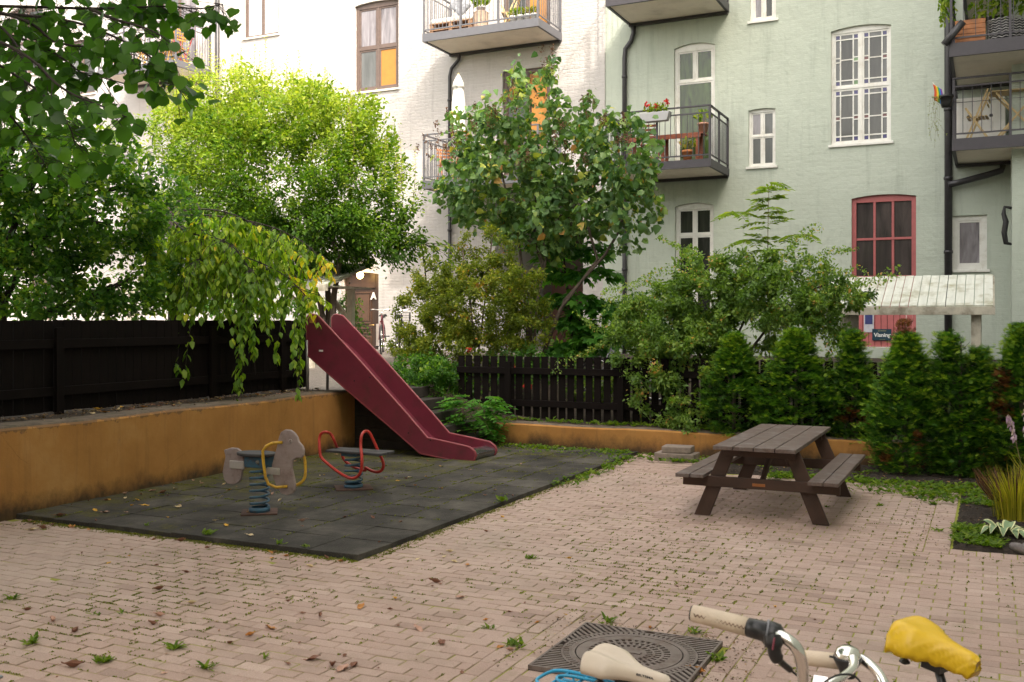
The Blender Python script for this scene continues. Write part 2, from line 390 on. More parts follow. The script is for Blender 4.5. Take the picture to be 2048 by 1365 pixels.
# rubber mat of square tiles
m, nt, b, tc = newmat('rubber'); v = tc.outputs['Object']
c = ramp(nt, noise(nt, v, 1.4, 8, .7), [(.3, (.020,.018,.017)), (.5, (.050,.046,.041)), (.70, (.13,.117,.10))])
c = mixc(nt, ramp(nt, noise(nt, v, 160, 3, .7), [(.55, (0,)*3), (.7, (.6,)*3)]), c, (.15,.135,.12))
sep = _n(nt, 'SeparateXYZ'); nt.links.new(v, sep.inputs[0])
nearwall = ramp(nt, math_(nt, 'MULTIPLY', math_(nt, 'ADD', sep.outputs[0], 8.45), .25), [(0, (.16,)*3), (1, (.0,)*3)])
back = ramp(nt, math_(nt, 'MULTIPLY', math_(nt, 'SUBTRACT', sep.outputs[1], 6.6), .14), [(0, (.0,)*3), (1, (.12,)*3)])
mo = math_(nt, 'ADD', math_(nt, 'ADD', noise(nt, v, 2.0, 9, .8), nearwall), back)
c = mixc(nt, ramp(nt, mo, [(.64, (0,)*3), (.74, (.8,)*3)]), c, ramp(nt, noise(nt, v, 25, 5, .7), [(.35, (.05,.046,.016)), (.7, (.13,.125,.025))]))
nt.links.new(c, b.inputs['Base Color']); b.inputs['Roughness'].default_value = .95; b.inputs['Specular IOR Level'].default_value = .25
bump(nt, b, noise(nt, v, 150, 6, .8), .7, .006); m_rubber = m
mb = MB(); ts = .5
for i in range(8):
    for j in range(14):
        X0, X1, Y0, Y1 = -8.45+i*ts*.984, -8.45+(i+1)*ts*.984, 6.62+j*ts+(-.0), 6.62+(j+1)*ts
        z = [.042+random.uniform(-.004, .005) for _ in range(4)]; g, ch = .002, .003
        a = [(X0+g,Y0+g),(X1-g,Y0+g),(X1-g,Y1-g),(X0+g,Y1-g)]; q = [(X0+g+ch,Y0+g+ch),(X1-g-ch,Y0+g+ch),(X1-g-ch,Y1-g-ch),(X0+g+ch,Y1-g-ch)]
        vs = [(p[0],p[1],-.02) for p in a]+[(p[0],p[1],z[k]-ch) for k, p in enumerate(a)]+[(p[0],p[1],z[k]) for k, p in enumerate(q)]
        mb.add(vs, [(8,9,10,11)]+[(4+k,4+(k+1)%4,8+(k+1)%4,8+k) for k in range(4)]+[(k,(k+1)%4,4+(k+1)%4,4+k) for k in range(4)])
tag(mb.build('rubber_mat', m_rubber), kind='structure')

# upper courtyard
def h_up(x, y):
    L = .85+max(0, y-12)*.028; Rr = .34+min(1, max(0, (y-14)/6))*.78
    t = min(1, max(0, (-6.0-x)/3.0)); t = t*t*(3-2*t); return Rr*(1-t)+L*t
def sheet(name, xs, ys, mat, z=h_up, dz=0):
    mb = MB(); nx, ny = len(xs), len(ys)
    for j, yy in enumerate(ys):
        for xx in xs: mb.v.append((xx, yy, z(xx, yy)+dz+random.uniform(-.012, .012) if j or dz == 0 else -.1))
    mb.f = [(j*nx+i, j*nx+i+1, (j+1)*nx+i+1, (j+1)*nx+i) for j in range(ny-1) for i in range(nx-1)]; mb.sm = [True]*len(mb.f)
    return tag(mb.build(name, mat), kind='structure')
sheet('upper_courtyard', list(np.linspace(-40, -8.75, 50)), list(np.linspace(-12, 22.6, 70)), m_gravel)
sheet('upper_soil', list(np.linspace(-8.75, 8, 50)), [13.97]+list(np.linspace(13.98, 22.6, 40)), m_soil, dz=.0001)
sheet('fence_strip_soil', list(np.linspace(-9.9, -8.76, 8)), [-11.5]+list(np.linspace(-11.4, 12.2, 60)), m_soil, dz=.022)
# planting bed and hedge strip
m_bed = ground_soil('bed_soil', [(.018,.012,.009), (.04,.028,.02), (.075,.055,.04)], .9, 18)
def bed(name, X0, X1, Y0, Y1, n, m_):
    xs, ys = np.linspace(X0, X1, n), np.linspace(Y0, Y1, m_); mb = MB()
    for j, yy in enumerate(ys):
        for i, xx in enumerate(xs):
            e = 0 if i in (0, n-1) or j in (0, m_-1) else 1
            mb.v.append((xx, yy, -.02 if not e else .035+random.uniform(-.018, .022)))
    mb.f = [(j*n+i, j*n+i+1, (j+1)*n+i+1, (j+1)*n+i) for j in range(m_-1) for i in range(n-1)]; mb.sm = [True]*len(mb.f)
    tag(mb.build(name, m_bed), kind='structure')
bed('planting_bed', BX, 3.9, BY, 12.42, 60, 50)
bed('hedge_bed', -3.2, 3.9, 12.36, 13.72, 90, 20)

# ================================================================== WALLS
m, nt, b, tc = newmat('ochre_render'); v = tc.outputs['Object']
c = ramp(nt, noise(nt, v, 1.1, 8, .65), [(.3, (.35,.16,.045)), (.55, (.45,.22,.065)), (.75, (.53,.29,.105))])
sep = _n(nt, 'SeparateXYZ'); nt.links.new(v, sep.inputs[0])
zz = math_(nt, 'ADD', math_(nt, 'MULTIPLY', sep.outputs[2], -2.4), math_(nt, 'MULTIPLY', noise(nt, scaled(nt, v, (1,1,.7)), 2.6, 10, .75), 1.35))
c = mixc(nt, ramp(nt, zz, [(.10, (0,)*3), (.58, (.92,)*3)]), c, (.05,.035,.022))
c = mixc(nt, ramp(nt, noise(nt, scaled(nt, v, (6,6,.35)), 2.2, 9, .7), [(.52, (0,)*3), (.75, (.42,)*3)]), c, (.20,.11,.05))
c = mixc(nt, ramp(nt, noise(nt, v, 5, 8, .75), [(.62, (0,)*3), (.72, (.5,)*3)]), c, (.30,.18,.10))
c = mixc(nt, ramp(nt, noise(nt, v, 22, 6, .8), [(.66, (0,)*3), (.74, (.4,)*3)]), c, (.15,.1,.07))
vo = _n(nt, 'TexVoronoi'); vo.feature = 'DISTANCE_TO_EDGE'; vo.inputs['Scale'].default_value = .75
dv = _n(nt, 'TexNoise'); dv.inputs['Scale'].default_value = 3.5; dv.inputs['Detail'].default_value = 6; nt.links.new(v, dv.inputs['Vector'])
dm = _n(nt, 'VectorMath'); dm.operation = 'SCALE'; dm.inputs['Scale'].default_value = .12; nt.links.new(dv.outputs['Color'], dm.inputs[0])
da = _n(nt, 'VectorMath'); da.operation = 'ADD'; nt.links.new(v, da.inputs[0]); nt.links.new(dm.outputs[0], da.inputs[1]); nt.links.new(da.outputs[0], vo.inputs['Vector'])
crk = math_(nt, 'MULTIPLY', math_(nt, 'LESS_THAN', vo.outputs['Distance'], .0012), math_(nt, 'GREATER_THAN', noise(nt, v, .9, 3, .6), .5))
c = mixc(nt, math_(nt, 'MULTIPLY', crk, .4), c, (.06,.035,.02))
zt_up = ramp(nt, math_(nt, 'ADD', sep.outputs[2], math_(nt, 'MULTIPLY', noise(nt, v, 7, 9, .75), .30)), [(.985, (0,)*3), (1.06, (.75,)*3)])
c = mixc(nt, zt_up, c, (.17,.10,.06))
nt.links.new(c, b.inputs['Base Color']); b.inputs['Roughness'].default_value = .9; b.inputs['Specular IOR Level'].default_value = .25
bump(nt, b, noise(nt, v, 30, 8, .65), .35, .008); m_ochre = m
m_coping = M('coping', (.14,.105,.08), .95, vary=.45, vs=7, bs=.6, bscale=30, dirt=(.06,.06,.03), ds=4)
def long_wall(name, p0, p1, thick, ztop, label, side):
    """rendered wall along p0->p1 with slightly uneven top; coping as its part"""
    t = empty(name, (0, 0, 0), label, 'wall'); n = 60
    p0, p1 = Vector(p0), Vector(p1); d = p1-p0; nrm = Vector((-d.y, d.x, 0)).normalized()*side
    mb = MB(); vs = []
    for i in range(n+1):
        q = p0+d*(i/n); zt = ztop+.008*math.sin(i*.7)+random.uniform(-.004, .004)
        vs += [q+UP*-.1, q+UP*(zt-.02)+nrm*.0, q+nrm*.02+UP*zt, q+nrm*thick+UP*zt, q+nrm*thick+UP*-.1]
    fs = [(i*5+k, (i+1)*5+k, (i+1)*5+k+1, i*5+k+1) for i in range(n) for k in range(4)]
    fs += [(0,1,2,3,4), tuple(n*5+k for k in (4,3,2,1,0))]
    mb.add(vs, fs); mb.build('wall_face', m_ochre, t)
    mb = MB(); vs = []
    for i in range(n+1):
        q = p0+d*(i/n); e = .03+random.uniform(-.012, .012); zt = ztop+.008*math.sin(i*.7)+.006
        vs += [q+nrm*e+UP*(zt-.01), q+nrm*(e+.01)+UP*(zt+.006+random.uniform(0, .006)), q+nrm*(thick+.1)+UP*(zt+.006)]
    mb.add(vs, [(i*3+k, (i+1)*3+k, (i+1)*3+k+1, i*3+k+1) for i in range(n) for k in range(2)], True)
    mb.build('coping', m_coping, t)
    return t
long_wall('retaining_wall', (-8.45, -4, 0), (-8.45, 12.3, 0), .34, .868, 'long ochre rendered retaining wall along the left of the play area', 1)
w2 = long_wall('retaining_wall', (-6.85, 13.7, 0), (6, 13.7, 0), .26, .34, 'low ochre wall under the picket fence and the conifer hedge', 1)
# dark steps behind the slide
st = empty('garden_steps', (-7.7, 12.9, 0), 'dark stone steps climbing behind the red slide', 'steps')
m_step = M('step_stone', (.035,.028,.024), .95, vary=.4, bs=.6, bscale=25)
for i in range(5):
    mb = MB(); x1 = -6.95-.3*i; mb.box((-8.74-.0+7.7, 12.31-12.9, -.05 if i == 0 else .17*i), (x1+7.7, 13.95-12.9+.0, .17*(i+1)-.003))
    mb.build('step', m_step, st, bevel=.01)

# stone blocks by the low wall
t = empty('stone_block', on_y(1362, 925, 13.25), 'two grey concrete blocks stacked at the foot of the low ochre wall', 'stone block')
t.location.z = 0
m_conc = M('rough_concrete', (.25,.2,.17), .95, vary=.25, bs=.6, bscale=20, dirt=(.1,.09,.06))
mb = MB(); mb.box((-.33,-.16,-.01), (.22,.16,.11)); mb.build('lower_block', m_conc, t, bevel=.012)
mb = MB(); mb.box((-.24,-.13,.112), (.16,.14,.2), Matrix.Rotation(R(4), 4, 'Z')); mb.build('upper_block', m_conc, t, bevel=.012)

# ================================================================== FENCES
m_dark = M('dark_stain', (.0075,.005,.0045), .8, vary=.35, vs=5, bs=.4, bscale=30, stretch=(1,1,.15), spec=.12)
def fence(p0, p1, z0, z1, slat, gap, posts, rails, label, front, posth=.0, zf=None):
    t = empty('wooden_fence', p0, label, 'fence'); p0, p1 = Vector(p0), Vector(p1); L = (p1-p0).length; d = (p1-p0).normalized()
    nrm = Vector((-d.y, d.x, 0))*front; mb = MB(); s_ = 0
    while s_ < L-.02:
        w_ = min(slat, L-s_); j = random.uniform(-.006, .006); a = d*s_+nrm*random.uniform(-.002, .002)
        z0_ = z0+random.uniform(-.01, .01); zz = z1+j
        mb.beam(a+d*w_/2+UP*z0_, a+d*w_/2+UP*zz, w_, .02, up=nrm); s_ += slat+gap*random.uniform(.75, 1.25)
    mb.build('slat_panel', m_dark, t)
    for zr in rails:
        mb = MB(); mb.beam(nrm*.035+UP*zr+d*.0, nrm*.035+UP*(zr+.0)+d*L, .045, .1); mb.build('rail', m_dark, t, bevel=.004)
    for s_ in posts:
        mb = MB(); mb.beam(d*s_+nrm*.08+UP*(z0-.06), d*s_+nrm*.08+UP*(z1-.08+posth), .098, .046 if True else .1, up=nrm)
        mb.build('post', m_dark, t, bevel=.004)
    return t
yw = lambda px: on_x(px, 700, -9.32).y
fence((-9.35, 12.33, 0), (-9.35, 2.0, 0), .89, 1.905, .118, .008, [12.33-yw(v) for v in (560, 420, 112)]+[12.33-yw(-140)], [1.645, 1.12],
      'tall near-black board fence standing on the long ochre wall', 1)
xf = lambda px: on_y(px, 700, 14.15).x
fence((xf(917), 14.15, 0), (2.5, 14.15, 0), .385, 1.345, .108, .036, [xf(v)-xf(917) for v in (1020, 1245, 1500, 1740, 1985)], [1.12, .62],
      'low near-black picket fence with open gaps above the low ochre wall', -1)
# ================================================================== BUILDINGS
YF = 22.3; HB = 16.5
m_white = facade_mat('white_render', (.54,.515,.505), (.46,.435,.425))
m_green = facade_mat('green_render', (.505,.55,.475), (.455,.50,.43), False)
m_beige = facade_mat('beige_render', (.62,.55,.42), (.55,.48,.38))
def FX(px): return on_y(px, 642, YF).x
def FZ(px, py): return on_y(px, py, YF).z
def opening(px0, px1, py0, py1, arch=0.0, depth=.17):
    c = (px0+px1)/2
    return dict(x0=FX(px0), x1=FX(px1), z0=FZ(c, py1), z1=FZ(c, py0), arch=arch, d=depth)
def facade(name, X0, X1, Z1, Y, holes, mat, parent):
    """a wall of one sheet with real reveals; arched heads are filled down with a curved spandrel"""
    mb = MB()
    zs = sorted(set([-.2, Z1]+[h['z0'] for h in holes]+[h['z1'] for h in holes]))
    for za, zb in zip(zs, zs[1:]):
        zc = (za+zb)/2; x = X0
        for h in sorted([h for h in holes if h['z0'] < zc < h['z1']], key=lambda h: h['x0']):
            mb.add([(x,Y,za),(h['x0'],Y,za),(h['x0'],Y,zb),(x,Y,zb)], [(0,1,2,3)]); x = h['x1']
        mb.add([(x,Y,za),(X1,Y,za),(X1,Y,zb),(x,Y,zb)], [(0,1,2,3)])
    for h in holes:
        a, b_, c0, c1, d = h['x0'], h['x1'], h['z0'], h['z1'], h['d']
        mb.add([(a,Y,c0),(a,Y+d,c0),(a,Y+d,c1),(a,Y,c1)], [(0,1,2,3)]); mb.add([(b_,Y,c0),(b_,Y+d,c0),(b_,Y+d,c1),(b_,Y,c1)], [(3,2,1,0)])
        mb.add([(a,Y,c0),(b_,Y,c0),(b_,Y+d,c0),(a,Y+d,c0)], [(0,1,2,3)]); mb.add([(a,Y,c1),(b_,Y,c1),(b_,Y+d,c1),(a,Y+d,c1)], [(3,2,1,0)])
        if h['arch']:
            n = 14; cx, hw, r = (a+b_)/2, (b_-a)/2, h['arch']
            arc = [(cx+hw*t, c1-r*t*t) for t in np.linspace(-1, 1, n+1)]
            for (xa, za), (xb, zb) in zip(arc, arc[1:]):
                mb.add([(xa,Y,za),(xb,Y,zb),(xb,Y,c1),(xa,Y,c1)], [(0,1,2,3)]); mb.add([(xa,Y,za),(xb,Y,zb),(xb,Y+d*.7,zb),(xa,Y+d*.7,za)], [(0,1,2,3)])
    return mb.build(name, mat, parent)
m_wf = M('white_frame', (.74,.73,.69), .45, vary=.05, dirt=(.55,.52,.46))
m_bf = M('brown_frame', (.115,.08,.068), .5, vary=.2)
m_rf = M('red_frame', (.40,.105,.105), .5, vary=.12)
g_dark = glassy('pane_dark', (.012,.013,.012), col2=(.05,.052,.045))
g_room = glassy('pane_room', (.10,.09,.10), col2=(.34,.32,.35), rough=.12)
g_tree = glassy('pane_tree', (.012,.018,.008), col2=(.07,.115,.03), ns=6)
g_grey = glassy('pane_lead', (.07,.075,.075), col2=(.14,.145,.145), rough=.2)
g_pale = M('blind', (.62,.63,.64), .5, vary=.05, stretch=(1,1,30), vs=2)
g_orange = M('orange_blind', (.40,.175,.03), .6, vary=.1)
g_blue = M('blue_glass', (.035,.03,.13), .2, vary=.3); g_red = M('red_glass', (.11,.03,.03), .2, vary=.3); g_gr = M('green_glass', (.13,.25,.10), .2, vary=.3)
m_sill = M('sill', (.60,.56,.50), .7, dirt=(.35,.32,.28))
def win(parent, o, mat, rows, panes, fw=.06, mw=.045, sash=.03, sill=True, off=.07, inset=None, name='window', sillmat=None):
    """rows: list of (relative height, number of columns) from the top; panes: material per cell"""
    x0, x1, z0, z1 = o['x0'], o['x1'], o['z0'], o['z1']; y = YF+off; mb = MB(); e = .003
    mb.box((x0-.02, y, z0), (x0+fw, y+.07, z1)); mb.box((x1-fw, y, z0), (x1+.02, y+.07, z1))
    mb.box((x0+fw, y+e, z1-fw-o['arch']), (x1-fw, y+.07-e, z1)); mb.box((x0+fw, y+e, z0), (x1-fw, y+.07-e, z0+fw))
    a, b_, c0, c1 = x0+fw, x1-fw, z0+fw, z1-fw-o['arch']; tot = sum(r for r, _ in rows); z = c1; cells = []
    for ri, (r, nc) in enumerate(rows):
        zb = z-(c1-c0)*r/tot
        if ri: mb.box((a, y+.006, z-mw/2), (b_, y+.064, z+mw/2))
        for k in range(nc):
            xa, xb = a+(b_-a)*k/nc, a+(b_-a)*(k+1)/nc
            if k: mb.box((xa-mw/2, y+.009, zb), (xa+mw/2, y+.061, z))
            cells.append((xa+(mw/2 if k else 0), xb-(mw/2 if k < nc-1 else 0), zb+(mw/2 if ri < len(rows)-1 else 0), z-(mw/2 if ri else 0)))
        z = zb
    if sash:
        for (xa, xb, za, zb) in cells:
            s_ = sash; mb.box((xa, y+.02, za), (xa+s_, y+.052, zb)); mb.box((xb-s_, y+.02, za), (xb, y+.052, zb))
            mb.box((xa+s_, y+.023, za), (xb-s_, y+.049, za+s_)); mb.box((xa+s_, y+.023, zb-s_), (xb-s_, y+.049, zb))
    f = mb.build(name, mat, parent, bevel=.004, seg=1)
    for i, (xa, xb, za, zb) in enumerate(cells):
        g = MB(); g.add([(xa,y+.038,za),(xb,y+.038,za),(xb,y+.038,zb),(xa,y+.038,zb)], [(0,1,2,3)]); g.build('pane', panes[i % len(panes)], f)
    if sill:
        g = MB(); g.box((x0-.05, YF-.05, z0-.05), (x1+.05, y+.02, z0+.004)); g.build('sill', sillmat or m_sill, f, bevel=.004)
    return f, cells

m_rail = M('balcony_steel', (.13,.13,.145), .5, .3, vary=.1)
m_soff = M('soffit', (.78,.71,.61), .8, vary=.06, dirt=(.58,.52,.44), ds=2)
m_pipe = M('downpipe_paint', (.045,.043,.047), .4, .2, vary=.2)
def balcony(parent, X0, X1, Y, zb, th=.19, rail=1.12, mid=(), left=True, right=True, wall=YF, step=.105, gutter=True, mat=None):
    mat = mat or m_rail
    mb = MB(); t = .06; zt = zb+th
    mb.box((X0, Y, zb), (X1, Y+t, zt)); mb.box((X0, Y+t, zb+.002), (X0+t, wall-.005, zt-.002)); mb.box((X1-t, Y+t, zb+.002), (X1, wall-.005, zt-.002))
    mb.box((X0+t, Y+t, zt-.05), (X1-t, wall-.005, zt-.012))
    bal = mb.build('balcony', mat, parent)
    g = MB(); g.box((X0+t, Y+t, zb+.025), (X1-t, wall-.06, zt-.055)); g.build('soffit', m_soff, bal)
    if gutter:
        g = MB(); g.box((X0+.02, wall-.1, zb-.045), (X1-.02, wall-.02, zb+.02)); g.build('gutter', m_pipe, bal)
    r = MB(); zr = zt+rail; z2 = zr-.15; z1 = zt+.09
    runs = [((X0+.03, Y+.03), (X1-.03, Y+.03))]
    if left: runs.append(((X0+.03, Y+.03), (X0+.03, wall-.03)))
    if right: runs.append(((X1-.03, Y+.03), (X1-.03, wall-.03)))
    for ri_, ((xa, ya), (xb, yb)) in enumerate(runs):
        L = math.hypot(xb-xa, yb-ya); d = Vector((xb-xa, yb-ya, 0))/L; p = Vector((xa, ya, 0))
        ps = p+d*(.026 if ri_ else -.025)
        r.beam(ps+UP*zr, p+d*L+UP*zr, .05, .03)
        for z in (z2, z1): r.beam(ps+UP*z, p+d*L+UP*z, .02, .03)
        for z in mid: r.tube([p+UP*z, p+d*L+UP*z], .006, 4)
        n = max(2, round(L/step)); np_ = max(1, round(L/1.0))
        for k in range(1, n): r.beam(p+d*(L*k/n)+UP*z1, p+d*(L*k/n)+UP*z2, .013, .013, up=(0, 1, 0))
        for k in range(1 if ri_ else 0, np_+1): r.beam(p+d*(L*k/np_)+UP*(zb+.02), p+d*(L*k/np_)+UP*(zr-.02), .042, .042, up=(0, 1, 0))
    r.build('railing', mat, bal)
    return bal, zt

# ---- white building
WB = empty('white_building', (0, 0, 0), 'white rendered apartment building with brown windows and steel balconies', 'building')
XS = FX(1206)
oA = opening(683, 757, 545, 700, .06, .3)
o1 = opening(488, 557, -120, 73); o2 = opening(710, 797, 2, 181, .06)
oPass = dict(x0=FX(990), x1=FX(1166), z0=.5, z1=FZ(1080, 402), arch=0, d=3.0)
od1 = opening(1005, 1100, 138, 360, 0); od1u = dict(od1); od1u['z0'] += 3.56; od1u['z1'] = od1['z1']+3.56
oL1 = opening(318, 392, -60, 128, 0); oL2 = opening(20, 85, 15, 150, .05); oL3 = opening(132, 190, 80, 190, .05)
oL4 = opening(60, 110, 480, 640, 0); oL5 = opening(330, 392, 330, 480, 0)
wh = [oA, o1, o2, oPass, od1, od1u, oL1, oL2, oL3, oL4]
facade('wall', -46, XS, HB, YF, wh, m_white, WB)
mb = MB(); mb.box((oPass['x0']-.5, YF+3.0, 0), (oPass['x1']+.5, YF+3.1, 6)); mb.build('passage_wall', M('passage', (.10,.075,.065), .9), WB)
mb = MB(); mb.box((oPass['x0']+.3, YF+2.9, .8), (oPass['x0']+1.25, YF+2.98, 3.1)); mb.build('passage_door', M('passage_door', (.09,.035,.025), .5), WB)
win(WB, o1, m_bf, [(1, 2)], [g_pale]); win(WB, o2, m_bf, [(1, 2), (1, 2)], [g_room, g_room, g_grey, g_orange], fw=.09, sash=.045, mw=.07)
win(WB, od1, m_bf, [(1, 2)], [g_dark, g_orange], sill=False, name='door', fw=.09); win(WB, od1u, m_bf, [(1, 2)], [g_dark, g_orange], sill=False, name='door', fw=.09)
win(WB, oL1, m_bf, [(1, 2)], [g_grey, g_room], sill=False, name='door', fw=.08)
win(WB, oL2, m_bf, [(1, 2), (1, 2)], [g_room, g_dark]); win(WB, oL3, m_bf, [(1, 2)], [g_grey, g_dark]); win(WB, oL4, m_bf, [(1, 2)], [g_dark])
bW1, zW1 = balcony(WB, -12.4, -9.32, 20.9, 8.65); bW2, zW2 = balcony(WB, -12.4, -9.32, 20.9, 5.09)
bW3, zW3 = balcony(WB, -23.28, -20.27, 20.9, 8.94); bW4, zW4 = balcony(WB, -23.28, -20.27, 20.9, 5.3)
# brown panelled street door with its surround
m_door = M('brown_door', (.055,.027,.015), .45, vary=.2, stretch=(1,1,.2), vs=6)
mb = MB(); y = YF+.17; x0, x1, z0, z1 = oA['x0'], oA['x1'], oA['z0'], oA['z1']
mb.box((x0, y, z0), (x0+.12, y+.1, z1)); mb.box((x1-.2, y, z0), (x1, y+.1, z1)); mb.box((x0+.12, y, z1-.42), (x1-.2, y+.1, z1))
dr = mb.build('door', m_door, WB, bevel=.01)
mb = MB(); a, b_ = x0+.12, x1-.2; mb.box((a+.01, y+.06, z0), (b_-.01, y+.1, z1-.42)); mb.build('door_leaf', m_door, dr)
dh = z1-.42-z0
for fz0, fz1 in ((.05, .22), (.26, .36), (.42, .94)):
    mb = MB(); za, zb = z0+dh*fz0, z0+dh*fz1
    for (p, q) in (((a+.12, za), (b_-.16, za+.04)), ((a+.12, zb-.04), (b_-.16, zb)), ((a+.12, za+.04), (a+.15, zb-.04)), ((b_-.19, za+.04), (b_-.16, zb-.04))):
        mb.box((p[0], y+.035, p[1]), (q[0], y+.058, q[1]))
    mb.box((a+.19, y+.045, za+.07), (b_-.23, y+.058, zb-.07)); mb.build('door_panel', M('brown_door_trim', (.085,.042,.023), .4, vary=.15), dr, bevel=.008)
mb = MB(); mb.tube([(b_-.05, y+.0, z0+dh*.40), (b_-.2, y-.01, z0+dh*.40)], .014, 6); mb.build('handle', M('brass', (.5,.33,.12), .3, .9), dr)
text_mesh('letter', 'A', .25, M('letter_white', (.75,.73,.68), .6), Matrix.Translation((b_-.06, y-.012, z1-.64)) @ Matrix.Rotation(R(90), 4, 'X'), dr, .006, .01)
mb = MB(); mb.box((x1+.01-.18, y-.03, z0+dh*.05), (x1-.01, y-.005, z0+dh*.42)); mb.build('letter_box', M('pale_box', (.55,.47,.42), .6), dr, bevel=.006)
t = empty('wall_lamp', (FX(727), YF-.02, FZ(727, 551)), 'small lit warm lamp glowing above the brown door', 'lamp')
mb = MB(); mb.lathe([(.0, .0), (.05, .01), (.05, .04), (.0, .05)], (0, -.0, 0), 12, Matrix.Rotation(R(90), 4, 'X')); mb.build('lamp_base', m_pipe, t)
mb = MB(); mb.lathe([(0.001, -.11), (.07, -.07), (.095, 0), (.07, .07), (0.001, .11)], (0, -.14, 0), 16)
mg, nt_, b__, _t = newmat('lamp_glow'); b__.inputs['Emission Color'].default_value = (1, .62, .2, 1); b__.inputs['Emission Strength'].default_value = 6; b__.inputs['Base Color'].default_value = (1, .7, .3, 1)
mb.build('lamp_globe', mg, t)
def pipe(parent, pts, r=.05, brackets=()):
    mb = MB(); mb.tube(pts, r, 10)
    for z in brackets: mb.lathe([(r, -.03), (r+.014, -.03), (r+.014, .03), (r, .03)], (pts[-1][0], pts[-1][1], z), 10)
    return mb.build('downpipe', m_pipe, parent)
X = FX(902); yp = YF-.07
pipe(WB, [(X+.28, yp-.0, 8.64), (X+.26, yp, 8.5), (X+.05, yp, 8.3), (X, yp, 8.1), (X, yp, 5.15)], .045, (7.5, 6.2))
pipe(WB, [(X, yp, 5.05), (X, yp, 3), (X, yp, .9)], .045, (4.2, 2.4))
X = FX(438); pipe(WB, [(X, yp, 14), (X, yp, 8), (X, yp, .9)], .06, (11, 9.2, 8.2))

# ---- green building
GB = empty('green_building', (0, 0, 0), 'pale green rendered apartment building with white and red windows', 'building')
XE = FX(2021)
g1 = opening(1348, 1430, 86, 330, .09); g2 = opening(1350, 1427, 406, 640, .07); g3 = opening(1500, 1552, -70, 41); g4 = opening(1497, 1551, 217, 333, .03)
g5 = opening(1662, 1782, 50, 287, .07); g6 = opening(1703, 1832, 389, 696, .06); g7 = opening(1904, 1974, 431, 540)
g8 = opening(1265, 1330, -300, -20)
facade('wall', XS, XE, HB, YF, [g1, g2, g3, g4, g5, g6, g7], m_green, GB)
mb = MB(); mb.box((XS-.1, YF-.035, 5.6), (XS+.06, YF-.002, HB)); mb.build('joint_strip', m_white, GB)
# tall window over door
win(GB, g1, m_wf, [(.27, 2), (.73, 1)], [g_tree, g_tree, g_tree], fw=.075, sash=.035, mw=.055, name='balcony_door', sill=False)
win(GB, g2, m_wf, [(.24, 2), (.76, 2)], [g_dark], fw=.07, sash=.035, mw=.05)
win(GB, g3, m_wf, [(1, 2)], [g_room, g_dark], fw=.07, sash=.035, sillmat=m_wf); win(GB, g4, m_wf, [(1, 2), (1.2, 2)], [g_room, g_grey, g_grey, g_grey], fw=.05, sash=.03, mw=.04, sillmat=m_wf)
win(GB, g7, m_wf, [(1, 1)], [g_room], fw=.10, sash=.04, sillmat=m_wf)
# leaded window
f5, cells = win(GB, g5, m_wf, [(1, 2), (1, 2)], [g_grey], fw=.05, sash=.04, mw=.05, sillmat=m_wf)
y = YF+.07
cm = {0: (g_blue, g_blue, g_grey, g_gr, g_blue, g_gr), 1: (g_blue, g_blue, g_red, g_red, g_blue, g_blue), 2: (g_blue, g_blue, g_red, g_red, g_blue, g_blue), 3: (g_blue, g_blue, g_red, g_red, g_blue, g_blue)}
for i, (xa, xb, za, zb) in enumerate(cells):
    s_ = .04; xa += s_; xb -= s_; za += s_; zb -= s_; w_, h_ = xb-xa, zb-za
    cx_ = [0, .21, .79, 1]; cz_ = [0, .09, .46, .545, .91, 1] if i < 2 else [0, .09, .42, .50, .91, 1]
    mb = MB()
    for u in cx_[1:3]: mb.box((xa+w_*u-.013, y+.014, za), (xa+w_*u+.013, y+.034, zb))
    for u in (cz_[1], cz_[4]): mb.box((xa, y+.016, za+h_*u-.013), (xb, y+.032, za+h_*u+.013))
    for u in (cz_[2], cz_[3]):
        for (ua, ub) in ((0, .21), (.79, 1)): mb.box((xa+w_*ua, y+.018, za+h_*u-.012), (xa+w_*ub, y+.03, za+h_*u+.012))
    um = (cz_[2]+cz_[3])/2; mb.box((xa+w_*.21, y+.018, za+h_*um-.012), (xa+w_*.79, y+.03, za+h_*um+.012))
    mb.build('glazing_bars', m_wf, f5)
    sq = [(0, 4), (2, 4), (0, 2), (2, 2), (0, 0), (2, 0)]
    for (cxi, czi), mt in zip(sq, cm[i]):
        g = MB(); xq0, xq1 = xa+w_*cx_[cxi], xa+w_*cx_[cxi+1]; zq0, zq1 = za+h_*cz_[czi], za+h_*cz_[czi+1]
        g.add([(xq0,y+.03,zq0),(xq1,y+.03,zq0),(xq1,y+.03,zq1),(xq0,y+.03,zq1)], [(0,1,2,3)]); g.build('coloured_pane', mt, f5)
    for zr in ((cz_[1], um), (um, cz_[4])):
        g = MB(); xq0, xq1 = xa+w_*.21, xa+w_*.79
        g.add([(xq0,y+.034,za+h_*zr[0]),(xq1,y+.034,za+h_*zr[0]),(xq1,y+.034,za+h_*zr[1]),(xq0,y+.034,za+h_*zr[1])], [(0,1,2,3)]); g.build('clear_pane', g_dark, f5)
